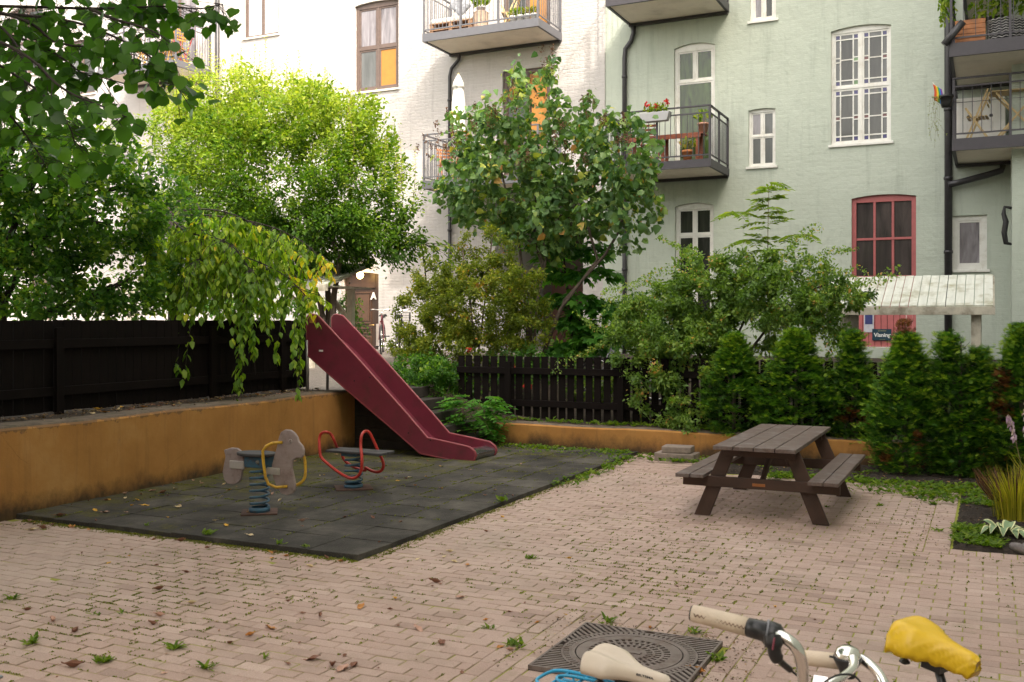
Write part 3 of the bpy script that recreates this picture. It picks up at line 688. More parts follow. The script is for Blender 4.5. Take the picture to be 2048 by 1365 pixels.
# red window over red door
og = dict(g6); og['z0'] = FZ(1768, 560)
win(GB, og, m_rf, [(1, 3), (1, 3)], [glassy('pane_ironwork', (.02,.018,.02), col2=(.075,.06,.06), ns=3)], fw=.09, sash=0, mw=.05, sill=False)
mb = MB(); x0, x1 = g6['x0'], g6['x1']; zb = og['z0']; z0 = g6['z0']
mb.box((x0, YF+.05, z0), (x0+.09, YF+.15, zb)); mb.box((x1-.07, YF+.05, z0), (x1, YF+.15, zb)); mb.box((x0+.09, YF+.055, zb-.25), (x1-.07, YF+.14, zb-.002))
m_rd = M('red_door_paint', (.52,.15,.15), .5, vary=.1)
dd = mb.build('door', m_rd, GB, bevel=.006)
wdt = x1-x0-.16; n = 9
for k in range(n):
    mb = MB(); xa = x0+.09+wdt*k/n; mb.box((xa+.006, YF+.085, z0+.02), (xa+wdt/n-.006, YF+.125, zb-.26)); mb.build('door_board', m_rd, dd, bevel=.006)
mb = MB(); mb.box((x0+.2, YF+.10, z0+.02), (x1-.2, YF+.115, zb-.3)); mb.build('door_backing', M('red_dark', (.2,.05,.05), .6), dd)
xq, zq = on_y(1738, 668, YF).x, FZ(1738, 665)
mb = MB(); mb.box((xq-.11, YF+.06, zq+.0), (xq+.09, YF+.082, zq+.72)); q = mb.build('door_glass', M('pale_notice', (.6,.6,.66), .4), dd)
mb = MB(); mb.box((xq-.085, YF+.054, zq+.17), (xq+.065, YF+.058, zq+.44)); mb.build('blue_plate', M('plate_blue', (.05,.06,.2), .4), q)
t = empty('notice_sign', (FX(1763), YF+.06, FZ(1763, 670)), 'dark blue sign with white lettering hung on the red door', 'sign')
mb = MB(); mb.box((-.19, -.012, -.12), (.19, .012, .12)); mb.build('board', M('sign_blue', (.008,.045,.075), .5, vary=.05), t, bevel=.003)
m_sw = M('sign_white', (.8,.8,.78), .6)
text_mesh('lettering', 'Visning', .115, m_sw, Matrix.Translation((.01, -.014, -.008)) @ Matrix.Rotation(R(90), 4, 'X'), t, .001, .003)
m_sg = M('sign_gold', (.35,.33,.15), .6)
mb = MB(); mb.lathe([(.012, -.001), (.018, -.001), (.018, .001), (.012, .001)], (0, 0, 0), 14, Matrix.Translation((-.055, -.014, .082)) @ Matrix.Rotation(R(90), 4, 'X')); mb.box((-.03, -.0145, .076), (.09, -.0125, .087)); mb.build('emblem', m_sg, t)
mb = MB(); mb.box((-.04, -.0145, -.1), (.07, -.0125, -.094)); mb.build('small_line', m_sg, t)

m_rail2 = M('dark_steel', (.055,.05,.058), .5, .3, vary=.15)
bG1, zG1 = balcony(GB, -7.62, -5.265, 20.65, 5.13, th=.17, step=.12, mat=m_rail2); bG2, zG2 = balcony(GB, -7.62, -5.265, 20.7, 8.8, mat=m_rail2)
X = FX(1251); pipe(GB, [(X+.22, yp, 8.78), (X+.22, yp, 8.6), (X+.16, yp, 8.42), (X+.02, yp, 8.25), (X, yp, 8.05), (X, yp, 5.3)], .055, (7.6, 6.4)); pipe(GB, [(X, yp, 5.1), (X, yp, 3), (X, yp, .8)], .055, (4.5, 3.1))
bR1, zR1 = balcony(GB, -.64, 3.2, 20.3, 5.06, th=.22, mat=m_rail2, right=False, step=.16, mid=(5.95,)); bR2, zR2 = balcony(GB, -.66, 3.2, 19.55, 6.63, th=.24, mat=m_rail2, right=False, step=.2, rail=.95); bR3, zR3 = balcony(GB, -.46, 3.2, 19.3, 7.97, th=.3, mat=m_rail2, right=False)
X = FX(1897); pipe(GB, [(X, yp-.02, 14), (X, yp-.02, 8), (X, yp-.02, .8)], .075, (6.2, 4.8, 3.3))
pipe(GB, [(X, yp-.1, FZ(1900, 372)), on_y(1915, 366, YF-.15), on_y(1975, 350, YF-.15), on_y(2003, 341, YF-.15), on_y(2006, 330, YF-.15)], .065)
pipe(GB, [on_y(1888, 90, 19.5), on_y(1926, 44, 19.5)], .065)
# ---- wing on the right, mostly outside the picture; it shades the yard
WG = empty('side_wing', (0, 0, 0), 'greenish side wing of the building at the right edge of the yard', 'building')
mb = MB(); mb.box((XE, 20.75, -.2), (8, YF+2, 20)); mb.box((3.4, -12, -.2), (8, 20.74, 20))
mb.build('wall', m_green, WG)
# ---- building across the yard, behind the camera
OB = empty('opposite_building', (0, 0, 0), 'beige building across the yard behind the photographer', 'building')
mb = MB(); mb.box((-30, -16, -.2), (3.3, -12, 11)); mb.build('wall', m_beige, OB)

# ---- shelters with boarded roofs
m_board = M('white_board', (.62,.63,.57), .8, vary=.12, vs=2, stretch=(8,1,1), dirt=(.30,.28,.16), ds=2.6)
m_beam = M('worn_beam', (.50,.46,.38), .85, vary=.2, dirt=(.13,.10,.06), ds=2.2)
def shelter(X0, X1, Y0, Y1, za, zb, label, posts, zg, brace=False):
    t = empty('shelter', (X0, Y0, zg), label, 'shelter'); o = Vector((X0, Y0, zg)); mb = MB(); x = X0
    while x < X1-.03:
        w_ = min(.135, X1-x); a = Vector((x+w_/2, Y0, za+random.uniform(-.003, .003)))-o; b_ = Vector((x+w_/2, Y1, zb+random.uniform(-.004, .004)))-o
        mb.beam(a, b_, w_-.011, .022); x += .135
    mb.build('roof', m_board, t)
    mb = MB(); mb.box(Vector((X0+.02, Y0+.06, za-.05))-o, Vector((X1-.02, Y1, za-.03))-o); mb.beam(Vector((X0, Y0+.08, za-.03))-o, Vector((X0, Y1, zb-.03))-o, .05, .04); mb.beam(Vector((X1-.02, Y0+.04, za-.03))-o, Vector((X1-.02, Y1, zb-.03))-o, .05, .04); mb.build('roof_batten', m_beam, t)
    mb = MB(); mb.beam(Vector((X0, Y0-.02, za-.075))-o, Vector((X1+.01, Y0-.02, za-.075))-o, .045, .125); mb.build('fascia', m_beam, t, bevel=.004)
    for px_ in posts:
        for yy in (Y0+.1, Y1-.12):
            mb = MB(); mb.box(Vector((px_-.07, yy, zg-.2))-o, Vector((px_+.07, yy+.11, za-.06))-o); mb.build('post', m_beam, t, bevel=.005)
            if brace:
                mb = MB(); mb.beam(Vector((px_-.6, yy+.05, za-.12))-o, Vector((px_, yy+.05, za-.75))-o, .07, .1); mb.build('brace', m_beam, t)
    return t
shelter(on_y(1640, 615, 17).x, on_y(1989, 615, 17).x, 17, 18.4, 2.13, 2.66, 'low shelter with white boarded roof in front of the red door', [on_y(1952, 640, 17.1).x, on_y(1690, 640, 17.1).x], .75)
shelter(on_y(236, 560, 16).x, on_y(655, 560, 16).x, 16, 17.6, 2.62, 3.1, 'weathered shelter half hidden behind the weeping tree', [on_y(262, 640, 16.1).x, on_y(618, 640, 16.1).x], .85, True)
# ================================================================== SLIDE
m_sl = M('slide_red', (.165,.026,.046), .35, vary=.10, vs=4, dirt=(.10,.03,.035), ds=5, bs=.05, bscale=60)
m_sle = M('slide_edge', (.26,.05,.062), .35, vary=.12)
m_slf = M('slide_floor', (.30,.29,.32), .22, .85, vary=.2, vs=6)
SY0, SY1 = 11.75, 12.36
def prof(pts, Y):
    return [(lambda q: (q.x, q.z))(on_y(px, py, Y)) for px, py in pts]
top_pts = [(614,636),(618,630.5),(624,629.3),(636,632),(725,728),(770,779),(817.7,832.5),(854.7,876.3),(900,886),(939,895),(949,903),(952,911),(949,920),(939,927)]
bot_pts = [(614.5,709.5),(700,785),(790.7,862.9),(841,907),(890,917),(930,926.5)]
T_, B_ = prof(top_pts, SY0), prof(bot_pts, SY0)
t = empty('slide', (-7.0, SY0, .04), 'dark red playground slide running down from the upper yard over the wall', 'slide'); o = Vector((-7.0, SY0, .04))
poly = T_+list(reversed(B_))
for yy in (SY0, SY1):
    mb = MB(); mb.prism([(x-o.x, z-o.z) for x, z in poly], (0, yy-o.y, 0), (1, 0, 0), (0, 0, 1), .028); mb.build('side_panel', m_sl, t, bevel=.004)
    rim = T_+list(reversed(B_))
    mb = MB(); mb.tube([Vector((x-o.x, yy-o.y, z-o.z)) for x, z in rim+[rim[0]]], .017, 8, caps=False); mb.build('rolled_edge', m_sle, t)
# trough floor: chute face lies under the rim
fl = [(T_[4][0], T_[4][1]-.22)]
def mid(px, py, Y): q = on_y(px, py, Y); return (q.x, q.z)
fp = [(T_[0][0]+.02, T_[0][1]-.30), (T_[0][0]+.30, T_[0][1]-.34)]
for i in (5, 6): fp.append((T_[i][0]-.12, T_[i][1]-.22))
fp += [(T_[7][0]-.1, T_[7][1]-.17), (T_[7][0]+.1, T_[7][1]-.19), (T_[8][0]+.05, T_[8][1]-.13), (T_[9][0]-.06, T_[9][1]-.045), (T_[10][0]-.0, T_[10][1]-.03), (T_[11][0]-.005, T_[11][1]-.005), (T_[12][0]-.01, T_[12][1]-.0), (T_[13][0]-.02, T_[13][1]+.01)]
# smooth
def chaikin(p, k=2):
    for _ in range(k):
        q = [p[0]]
        for a, b_ in zip(p, p[1:]): q += [(a[0]*.75+b_[0]*.25, a[1]*.75+b_[1]*.25), (a[0]*.25+b_[0]*.75, a[1]*.25+b_[1]*.75)]
        p = q+[p[-1]]
    return p
fp = chaikin(fp)
split = int(len(fp)*.62)
for nm, seg, mt in (('chute', fp[:split+1], m_sl), ('chute_end', fp[split:], m_slf)):
    mb = MB(); vs = []
    for x, z in seg: vs += [(x-o.x, .014, z-o.z), (x-o.x, SY1-SY0-.014, z-o.z)]
    mb.add(vs, [(2*i, 2*i+2, 2*i+3, 2*i+1) for i in range(len(seg)-1)], True)
    vs = [(a, b_, c_-.02) for a, b_, c_ in vs]; mb.add(vs, [(2*i, 2*i+1, 2*i+3, 2*i+2) for i in range(len(seg)-1)], True)
    mb.build(nm, mt, t)
for px, yy in ((615, SY0), (655, SY1)):
    q = on_y(px, 700, yy); mb = MB(); mb.tube([Vector((q.x, yy, .86))-o, Vector((q.x, yy, 1.62))-o], .022, 8); mb.build('leg', M('zinc', (.3,.29,.28), .5, .6), t)
q = on_y(642, 702, SY0-.017); mb = MB(); mb.box((q.x-o.x-.035, -.019, q.z-o.z-.012), (q.x-o.x+.035, -.0155, q.z-o.z+.012), ); mb.build('sticker', M('sticker', (.65,.6,.6), .5), t)
q = on_y(625, 640, SY0-.017); mb = MB(); mb.box((q.x-o.x-.05, -.019, q.z-o.z-.045), (q.x-o.x+.05, -.0155, q.z-o.z+.03)); mb.build('sticker', M('sticker_ochre', (.42,.22,.04), .5), t)
for px, py in ((710,762),(818,866),(862,880),(741,755)):
    q = on_y(px, py, SY0); mb = MB(); mb.lathe([(.013, 0), (.011, -.008), (.0, -.011)], (0, 0, 0), 8, Matrix.Translation((q.x-o.x, -.013, q.z-o.z)) @ Matrix.Rotation(R(-90), 4, 'X')); mb.build('bolt', M('bolt_dark', (.06,.02,.025), .5, .5), t)

def smoothp_(pts, k=2):
    for _ in range(k):
        q = [pts[0]]
        for u, v_ in zip(pts, pts[1:]): q += [u*.75+v_*.25, u*.25+v_*.75]
        pts = q+[pts[-1]]
    return pts
# ================================================================== SPRING RIDERS
m_blue = M('blue_paint', (.04,.115,.19), .45, vary=.25, dirt=(.09,.07,.06), ds=30)
m_ply = M('weathered_ply', (.33,.26,.25), .8, vary=.12, stretch=(1,1,6), vs=5, dirt=(.2,.13,.12), ds=7)
m_yel = M('yellow_tube', (.62,.36,.03), .35, vary=.1, dirt=(.3,.14,.03), ds=25)
m_red = M('red_tube', (.50,.035,.025), .3, vary=.1, dirt=(.25,.03,.03), ds=25)
m_seatd = M('dark_board', (.05,.047,.05), .7, vary=.3, bs=.3)
m_rust = M('rust_plate', (.085,.045,.035), .85, vary=.4, bs=.5)
m_pale = M('pale_plastic', (.46,.42,.40), .6, vary=.1)
def spring(t, r=.088, h=.40, turns=6.5, z0=.05, wire=.0115):
    mb = MB(); n = int(turns*16); pts = []
    for i in range(n+1):
        u = i/n; a = u*turns*2*math.pi; e = min(1, min(u, 1-u)*turns)
        pts.append((r*math.cos(a), r*math.sin(a), z0+h*(u if True else 0)))
    mb.tube(pts, wire, 8); return mb.build('spring', m_blue, t)
t = empty('spring_rider', (-6.38, 7.68, .045), 'spring rider of weathered plywood in animal shape with yellow handle bars', 'spring rider', 'spring riders on the rubber mat')
mb = MB(); mb.box((-.17,-.15,-.005), (.17,.15,.012), Matrix.Rotation(R(38), 4, 'Z')); mb.build('base_plate', m_rust, t, bevel=.003)
mb = MB(); mb.lathe([(.075,.012),(.102,.012),(.102,.05),(.075,.055)], (0,0,0), 20); mb.build('spring_cup', m_blue, t)
spring(t)
mb = MB(); mb.box((-.12,-.085,.44), (.12,.085,.545)); mb.build('mount', m_blue, t, bevel=.01)
mb = MB(); mb.lathe([(0,-.01),(.02,-.01),(.02,.006),(0,.01)], (0,0,0), 8, Matrix.Translation((.05,-.09,.5)) @ Matrix.Rotation(R(90), 4, 'X')); mb.build('bolt', M('zinc', (.3,.29,.28)), t)
mb = MB(); mb.prism([(.17*math.cos(a)*(1.3 if math.cos(a) < 0 else 1.25), .14*math.sin(a)) for a in np.linspace(0, 2*math.pi, 29)[:-1]], (-.03,0,.566), (1,0,0), (0,1,0), .03); mb.build('seat', m_seatd, t, bevel=.008)
def animal(pts, cx=515.0, cz=1035.0, y=7.68):
    out = []
    for px, py in pts: q = on_y(px, py, y); out.append((q.x+6.38, q.z-.045))
    return out
def zoomA(pts): return [(420+a*.337, 600+b_*.337) for a, b_ in pts]
head = zoomA([(412,820),(425,785),(450,770),(480,772),(505,790),(522,815),(530,842),(552,868),(560,890),(558,925),(545,938),(512,938),(493,955),(488,1000),(500,1050),(508,1095),(505,1130),(490,1152),(462,1160),(430,1150),(408,1120),(385,1070),(372,1020),(372,980),(385,930),(400,880)])
tail = zoomA([(88,890),(130,877),(165,880),(190,900),(208,945),(200,985),(192,1030),(190,1060),(172,1085),(140,1096),(108,1090),(88,1065),(80,1020),(88,975),(97,930)])
mb = MB(); hp = animal(head); mb.prism(hp, (0,0,0), (1,0,0), (0,0,1), .034); hd = mb.build('head_board', m_ply, t, bevel=.009, seg=3)
mb = MB(); mb.prism(animal(tail), (0,0,0), (1,0,0), (0,0,1), .034); mb.build('tail_board', m_ply, t, bevel=.009, seg=3)
q = animal(zoomA([(485,838)]))[0]; mb = MB(); mb.lathe([(0,-.002),(.017,-.004),(.021,.0),(.017,.003)], (0,0,0), 12, Matrix.Translation((q[0],-.019,q[1])) @ Matrix.Rotation(R(90), 4, 'X')); mb.build('eye', m_pale, hd)
for pa, pb in (((128,950),(215,1005)), ((340,990),(425,1040))):
    a, b_ = animal(zoomA([pa, pb])); mb = MB(); mb.box((a[0],-.036,min(a[1],b_[1])), (b_[0],-.019,max(a[1],b_[1]))); mb.build('side_bracket', m_pale, t, bevel=.01)
    mb = MB(); cx_ = a[0]+.03 if pa[0] < 200 else b_[0]-.03; mb.lathe([(0,-.006),(.008,-.006),(.008,.0)], (0,0,0), 6, Matrix.Translation((cx_,-.038,(a[1]+b_[1])/2)) @ Matrix.Rotation(R(90), 4, 'X')); mb.build('bolt', m_pipe, t)
bar = animal(zoomA([(440,845),(405,845),(375,862),(362,890),(368,960),(378,1040),(392,1085),(430,1105),(470,1105)]))
for sgn, nm in ((-1, 'grab_bar'),):
    pts = [Vector((x, sgn*(.025+.10*math.sin(math.pi*min(1, i/8*1.0))**.45), z)) for i, (x, z) in enumerate(bar)]
    if sgn > 0: pts = [Vector((x+.10*math.sin(math.pi*i/8)**.5, p.y, z)) for i, (p, (x, z)) in enumerate(zip(pts, bar))]
    mb = MB(); mb.tube([Vector(p) for p in pts], .0145, 8); mb.build(nm, m_yel, t)
fb = animal(zoomA([(470,850),(510,880),(532,925),(539,965),(541,1045),(531,1080),(505,1103),(470,1105)]))
mb = MB(); mb.tube(smoothp_([Vector((x, .02+.05*math.sin(math.pi*i/7), z)) for i, (x, z) in enumerate(fb)]), .0145, 8); mb.build('grab_bar', m_yel, t)
# second rider: plank with red tube frames
t = empty('spring_rider', (-6.37, 9.25, .045), 'spring rider with a dark plank seat and bent red tube frames', 'spring rider', 'spring riders on the rubber mat')
mb = MB(); mb.box((-.2,-.17,-.004), (.2,.17,.012), Matrix.Rotation(R(40), 4, 'Z')); mb.build('base_plate', m_rust, t, bevel=.003)
spring(t, .094, .34, 5.5, .03, .012)
mb = MB(); mb.lathe([(.07,.012),(.106,.012),(.106,.04),(.075,.045)], (0,0,0), 20); mb.build('spring_cup', m_blue, t)
def rel2(pts, Y): return [(lambda q: (q.x+6.37, q.z-.045))(on_y(px, py, Y)) for px, py in zoomA(pts)]
a, b_ = rel2([(668,905)], 9.25-.16)[0], rel2([(1045,925)], 9.25-.05)[0]
for yy in (-.135, .01):
    mb = MB(); mb.box((a[0]+.02, yy, .395), (b_[0]-.01, yy+.135, .423)); mb.build('seat', m_seatd, t, bevel=.006)
mb = MB(); mb.box((-.1,-.1,.36), (.1,.1,.392)); mb.build('mount', m_blue, t, bevel=.006)
near = [(760,895),(740,840),(718,795),(690,783),(660,790),(648,820),(650,880),(655,935),(700,975),(770,1030),(830,1062),(875,1055),(900,1015),(903,940),(893,860),(898,800),(920,778),(945,783),(968,830),(1003,908)]
n_ = len(near)
ptsn = [(lambda q, y: Vector((q[0], y, q[1])))(rel2([p], 9.25+y)[0], y) for p, y in zip(near, [(.15 if i < 1 else -.02 if i < 3 else -.12 if i < 6 else -.16) if i < 7 else -.17 if i < 14 else -.1 if i < 16 else .05+.04*(i-16) for i in range(n_)])]
def smoothp(pts, k=2):
    for _ in range(k):
        q = [pts[0]]
        for u, v_ in zip(pts, pts[1:]): q += [u*.75+v_*.25, u*.25+v_*.75]
        pts = q+[pts[-1]]
    return pts
mb = MB(); mb.tube(smoothp(ptsn), .0165, 10); mb.build('tube_frame', m_red, t)
far = [(1003,908),(1028,960),(1030,1000),(1005,1025),(960,1018),(915,990)]
ptsf = [(lambda q, y: Vector((q[0], y, q[1])))(rel2([p], 9.25+.19)[0], .19) for p in far]
ptsf += [Vector((.05,.19,.16)), Vector((-.15,.19,.2)), Vector((-.28,.19,.28)), Vector((-.3,.18,.42)), Vector((ptsn[0].x,.15,ptsn[0].z))]
mb = MB(); mb.tube(smoothp(ptsf), .0165, 10); mb.build('tube_frame', m_red, t)

# ================================================================== PICNIC TABLE
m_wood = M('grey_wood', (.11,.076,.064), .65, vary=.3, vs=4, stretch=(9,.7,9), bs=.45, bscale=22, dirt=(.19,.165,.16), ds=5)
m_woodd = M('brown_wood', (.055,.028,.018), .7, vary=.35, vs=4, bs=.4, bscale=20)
f0, f1, b0, b1 = (on_z(*p, .72) for p in ((1427.8,890.7),(1589.8,902),(1524.6,846.7),(1659.9,854.9)))
cen = (f0+f1+b0+b1)/4; Lt = ((b0-f0).length+(b1-f1).length)/2; Wt = ((f1-f0).length+(b1-b0).length)/2
dl = (b0+b1-f0-f1).normalized(); ang = math.atan2(dl.y, dl.x)-R(90)
print('TABLE', cen, Lt, Wt, math.degrees(ang))
t = empty('picnic_table', (cen.x, cen.y, 0), 'dark weathered wooden picnic table with two attached benches', 'picnic table', rz=ang)
hl = Lt/2
nb = 4; wb = Wt/nb
for k in range(nb):
    mb = MB(); x = -Wt/2+k*wb; mb.box((x+.004, -hl+random.uniform(-.008, .008), .683), (x+wb-.004, hl, .72)); mb.build('table_board', m_wood, t, bevel=.005)
bs0 = on_z(1352.5, 949, .43); bs1 = on_z(1407, 957, .43); 
fr = on_z(1667, 980, .43); sx = (fr-bs0).length/2-.135+.0; print('SX', sx, Wt/2+.33)
for s_ in (-1, 1):
    for k in range(2):
        mb = MB(); x = s_*sx+(-.135 if k == 0 else .004); mb.box((x, -hl+.03+random.uniform(-.01, .01), .40), (x+.131, hl-.03, .435)); mb.build('bench_board', m_wood, t, bevel=.005)
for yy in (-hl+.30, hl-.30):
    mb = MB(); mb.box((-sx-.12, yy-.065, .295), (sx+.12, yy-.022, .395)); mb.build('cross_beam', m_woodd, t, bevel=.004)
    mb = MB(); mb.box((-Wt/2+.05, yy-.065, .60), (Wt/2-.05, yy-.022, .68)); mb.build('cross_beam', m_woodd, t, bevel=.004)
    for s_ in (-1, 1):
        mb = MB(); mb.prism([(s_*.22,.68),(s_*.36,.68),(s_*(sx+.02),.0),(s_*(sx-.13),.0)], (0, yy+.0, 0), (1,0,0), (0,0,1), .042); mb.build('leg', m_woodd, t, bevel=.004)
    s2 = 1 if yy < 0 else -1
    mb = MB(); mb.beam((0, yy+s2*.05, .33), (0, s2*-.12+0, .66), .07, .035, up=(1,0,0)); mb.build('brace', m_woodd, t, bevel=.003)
mb = MB(); mb.box((-.06, -hl+.2285, .325), (.06, -hl+.2345, .352)); mb.build('plate', M('orange_plate', (.33,.12,.03), .5), t)

# ================================================================== DRAIN COVER
m_iron = M('cast_iron', (.19,.155,.14), .6, .4, vary=.2, bs=.3, bscale=60, dirt=(.10,.06,.045), ds=12)
m_hole = M('drain_dark', (.008,.007,.006), .9)
cx, cy = (GRX0+GRX1)/2, (GRY0+GRY1)/2
t = empty('drain_cover', (cx, cy, 0), 'square cast iron drain cover with a round slotted lid set in the paving', 'drain cover'); hs = (GRX1-GRX0)/2
mb = MB(); mb.box((-hs,-hs,-.05), (hs,hs,.003)); mb.build('drain_well', m_hole, t)
mb = MB(); zt = .026; 
mb.lathe([(.318,zt),(.328,zt+.003),(.338,zt)], (0,0,0), 64, smooth=False)
for r0, r1, n, frac in ((.338,.372,72,.62),):
    for k in range(n):
        a0, a1 = 2*math.pi*k/n, 2*math.pi*(k+frac)/n
        mb.add([(r*math.cos(a), r*math.sin(a), z) for a in (a0, a1) for r in (r0, r1) for z in (.0, zt)], [(0,2,3,1),(2,6,7,3),(6,4,5,7),(4,0,1,5),(1,3,7,5)])
for (r0, r1) in ((.305,.340),(.370,.384)):
    mb.lathe([(r0,.0),(r0,zt),(r1,zt),(r1,.0)], (0,0,0), 64, smooth=False)
for sx_, sy_ in ((1,1),(1,-1),(-1,1),(-1,-1)):
    for k in range(26):   # corner ribs
        u = -.42+k*.034
        p = Vector((sx_*(.25+.02), sy_*.25, 0)); d1 = Vector((sx_, sy_*1.0, 0)).normalized()
        lo_, hi_ = None, None
        for s_ in np.linspace(.3, .62, 90):
            q = d1*s_+Vector((-d1.y, d1.x, 0))*u
            if q.length > .384 and abs(q.x) < hs-.012 and abs(q.y) < hs-.012:
                lo_ = s_ if lo_ is None else lo_; hi_ = s_
        if lo_ and hi_-lo_ > .012:
            pp = Vector((-d1.y, d1.x, 0))*u; mb.beam(pp+d1*lo_+UP*.013, pp+d1*hi_+UP*.013, .017, .026)
for a, b_ in (((-hs,-hs),(hs,-hs+.014)),((-hs,hs-.014),(hs,hs)),((-hs,-hs+.014),(-hs+.014,hs-.014)),((hs-.014,-hs+.014),(hs,hs-.014))):
    mb.box((*a,.0), (*b_,zt+.001))
mb.build('frame', m_iron, t)
mb = MB(); mb.lathe([(.298,.0),(.298,zt),(.245,zt+.001),(.245,.0)], (0,0,0), 64, smooth=False)
for r0, r1, n, frac in ((.195,.235,36,.45),(.145,.185,30,.45),(.098,.136,22,.45)):
    for k in range(n):
        a0, a1 = 2*math.pi*k/n, 2*math.pi*(k+frac)/n
        mb.add([(r*math.cos(a), r*math.sin(a), z) for a in (a0, a1) for r in (r0-.01, r1+.012) for z in (.0, zt)], [(0,2,3,1),(2,6,7,3),(6,4,5,7),(4,0,1,5),(1,3,7,5)])
for r0, r1 in ((.233,.247),(.183,.197),(.134,.147),(.0,.10)):
    mb.lathe([(max(r0,.001),.0),(max(r0,.001),zt+.001),(r1,zt+.001),(r1,.0)], (0,0,0), 48, smooth=False)
mb.beam((-.07,0,zt+.004), (.07,0,zt+.004), .03, .006); mb.build('lid', m_iron, t)

# ================================================================== BICYCLES
m_chrome = M('chrome', (.85,.82,.78), .2, 1, vary=.06)
m_blk = M('black_rubber', (.016,.016,.017), .55, vary=.2); m_blkp = M('black_plastic', (.02,.019,.02), .35, vary=.2)
m_cream = M('cream_leather', (.60,.50,.40), .42, vary=.06, bs=.12, bscale=150)
m_grip = M('cream_grip', (.62,.50,.38), .55, vary=.1, bs=.4, bscale=120)
def saddle_mesh(L=.27, Wd=.205, grow=0.0, drop=.0, groove=.018, wr=0):
    """lofted saddle: nose at +x; two rear lobes with a valley"""
    mb = MB(); nu, nv = 26, 22; vs = []
    for i in range(nu+1):
        u = i/nu; x = -L*.5+L*u
        w = Wd/2*(.96*math.exp(-((u-.22)/.30)**2)**1.0+.20+.02*u); w = min(w, Wd/2)*min(1, math.sqrt(max(0, 1-((u-.12)/.125)**2)) if u < .12 else 1)*(math.sqrt(max(.0, 1-((u-.93)/.07)**2)) if u > .93 else 1)
        w = max(w, .002)+grow; ht = (.062-.02*u)*(math.sqrt(max(.02, 1-((u-.12)/.125)**2)) if u < .12 else 1)*(math.sqrt(max(.05, 1-((u-.93)/.07)**2)) if u > .93 else 1)+grow*.6
        zt = .012*math.cos((u-.15)*3.2)+.0
        for j in range(nv+1):
            a = math.pi*j/nv; c_, s_ = math.cos(a), math.sin(a)
            yy = w*math.copysign(abs(c_)**.85, c_); g = groove*math.exp(-(yy/.028)**2)*math.exp(-((u-.35)/.33)**2) if not grow else 0
            lob = .010*math.exp(-((abs(yy)-.055)/.03)**2)*math.exp(-((u-.2)/.2)**2)
            zz = zt+ht*(abs(s_)**.65)-ht*.62-g+lob-(drop*(abs(c_)**3) if drop else 0)
            if wr: zz += wr*math.sin(u*37+j*.9)*abs(c_)**1.5; yy += wr*1.2*math.sin(u*51+j*1.7)*abs(c_)
            vs.append((x, yy, zz))
    m_ = nv+1
    fs = [(i*m_+j, (i+1)*m_+j, (i+1)*m_+j+1, i*m_+j+1) for i in range(nu) for j in range(nv)]
    fs += [(i*m_, i*m_+nv, (i+1)*m_+nv, (i+1)*m_) for i in range(nu)]
    mb.add(vs, fs, True); mb.f += [tuple(nu*m_+j for j in range(m_)), tuple(reversed(range(m_)))]; mb.sm += [True, True]; return mb
def wheel(t, x, r=.335):
    mb = MB(); mb.tube([(x+r*math.cos(a), 0, r+r*math.sin(a)) for a in np.linspace(0, 2*math.pi, 49)], .019, 8, caps=False); w_ = mb.build('wheel', m_blk, t)
    mb = MB(); mb.tube([(x+(r-.025)*math.cos(a), 0, r+(r-.025)*math.sin(a)) for a in np.linspace(0, 2*math.pi, 49)], .011, 6, caps=False); mb.build('rim', m_chrome, w_)
    mb = MB()
    for k in range(28):
        a = 2*math.pi*k/28; sd = .028 if k % 2 else -.028; mb.tube([(x+.02*math.cos(a+.9), sd, r+.02*math.sin(a+.9)), (x+(r-.03)*math.cos(a), 0, r+(r-.03)*math.sin(a))], .0012, 4, caps=False)
    mb.tube([(x,-.05,r),(x,.05,r)], .02, 10); mb.build('spokes', m_chrome, w_)
    mb = MB(); vs = []
    aa = np.linspace(R(-10), R(190), 36)
    for a in aa:
        for k in range(5): yy = -.028+.014*k; rr = r+.035+.010*math.cos((k-2)/2*1.2); vs.append((x+rr*math.cos(a), yy, r+rr*math.sin(a)))
    mb.add(vs, [(i*5+k, i*5+k+1, (i+1)*5+k+1, (i+1)*5+k) for i in range(35) for k in range(4)], True)
    return mb
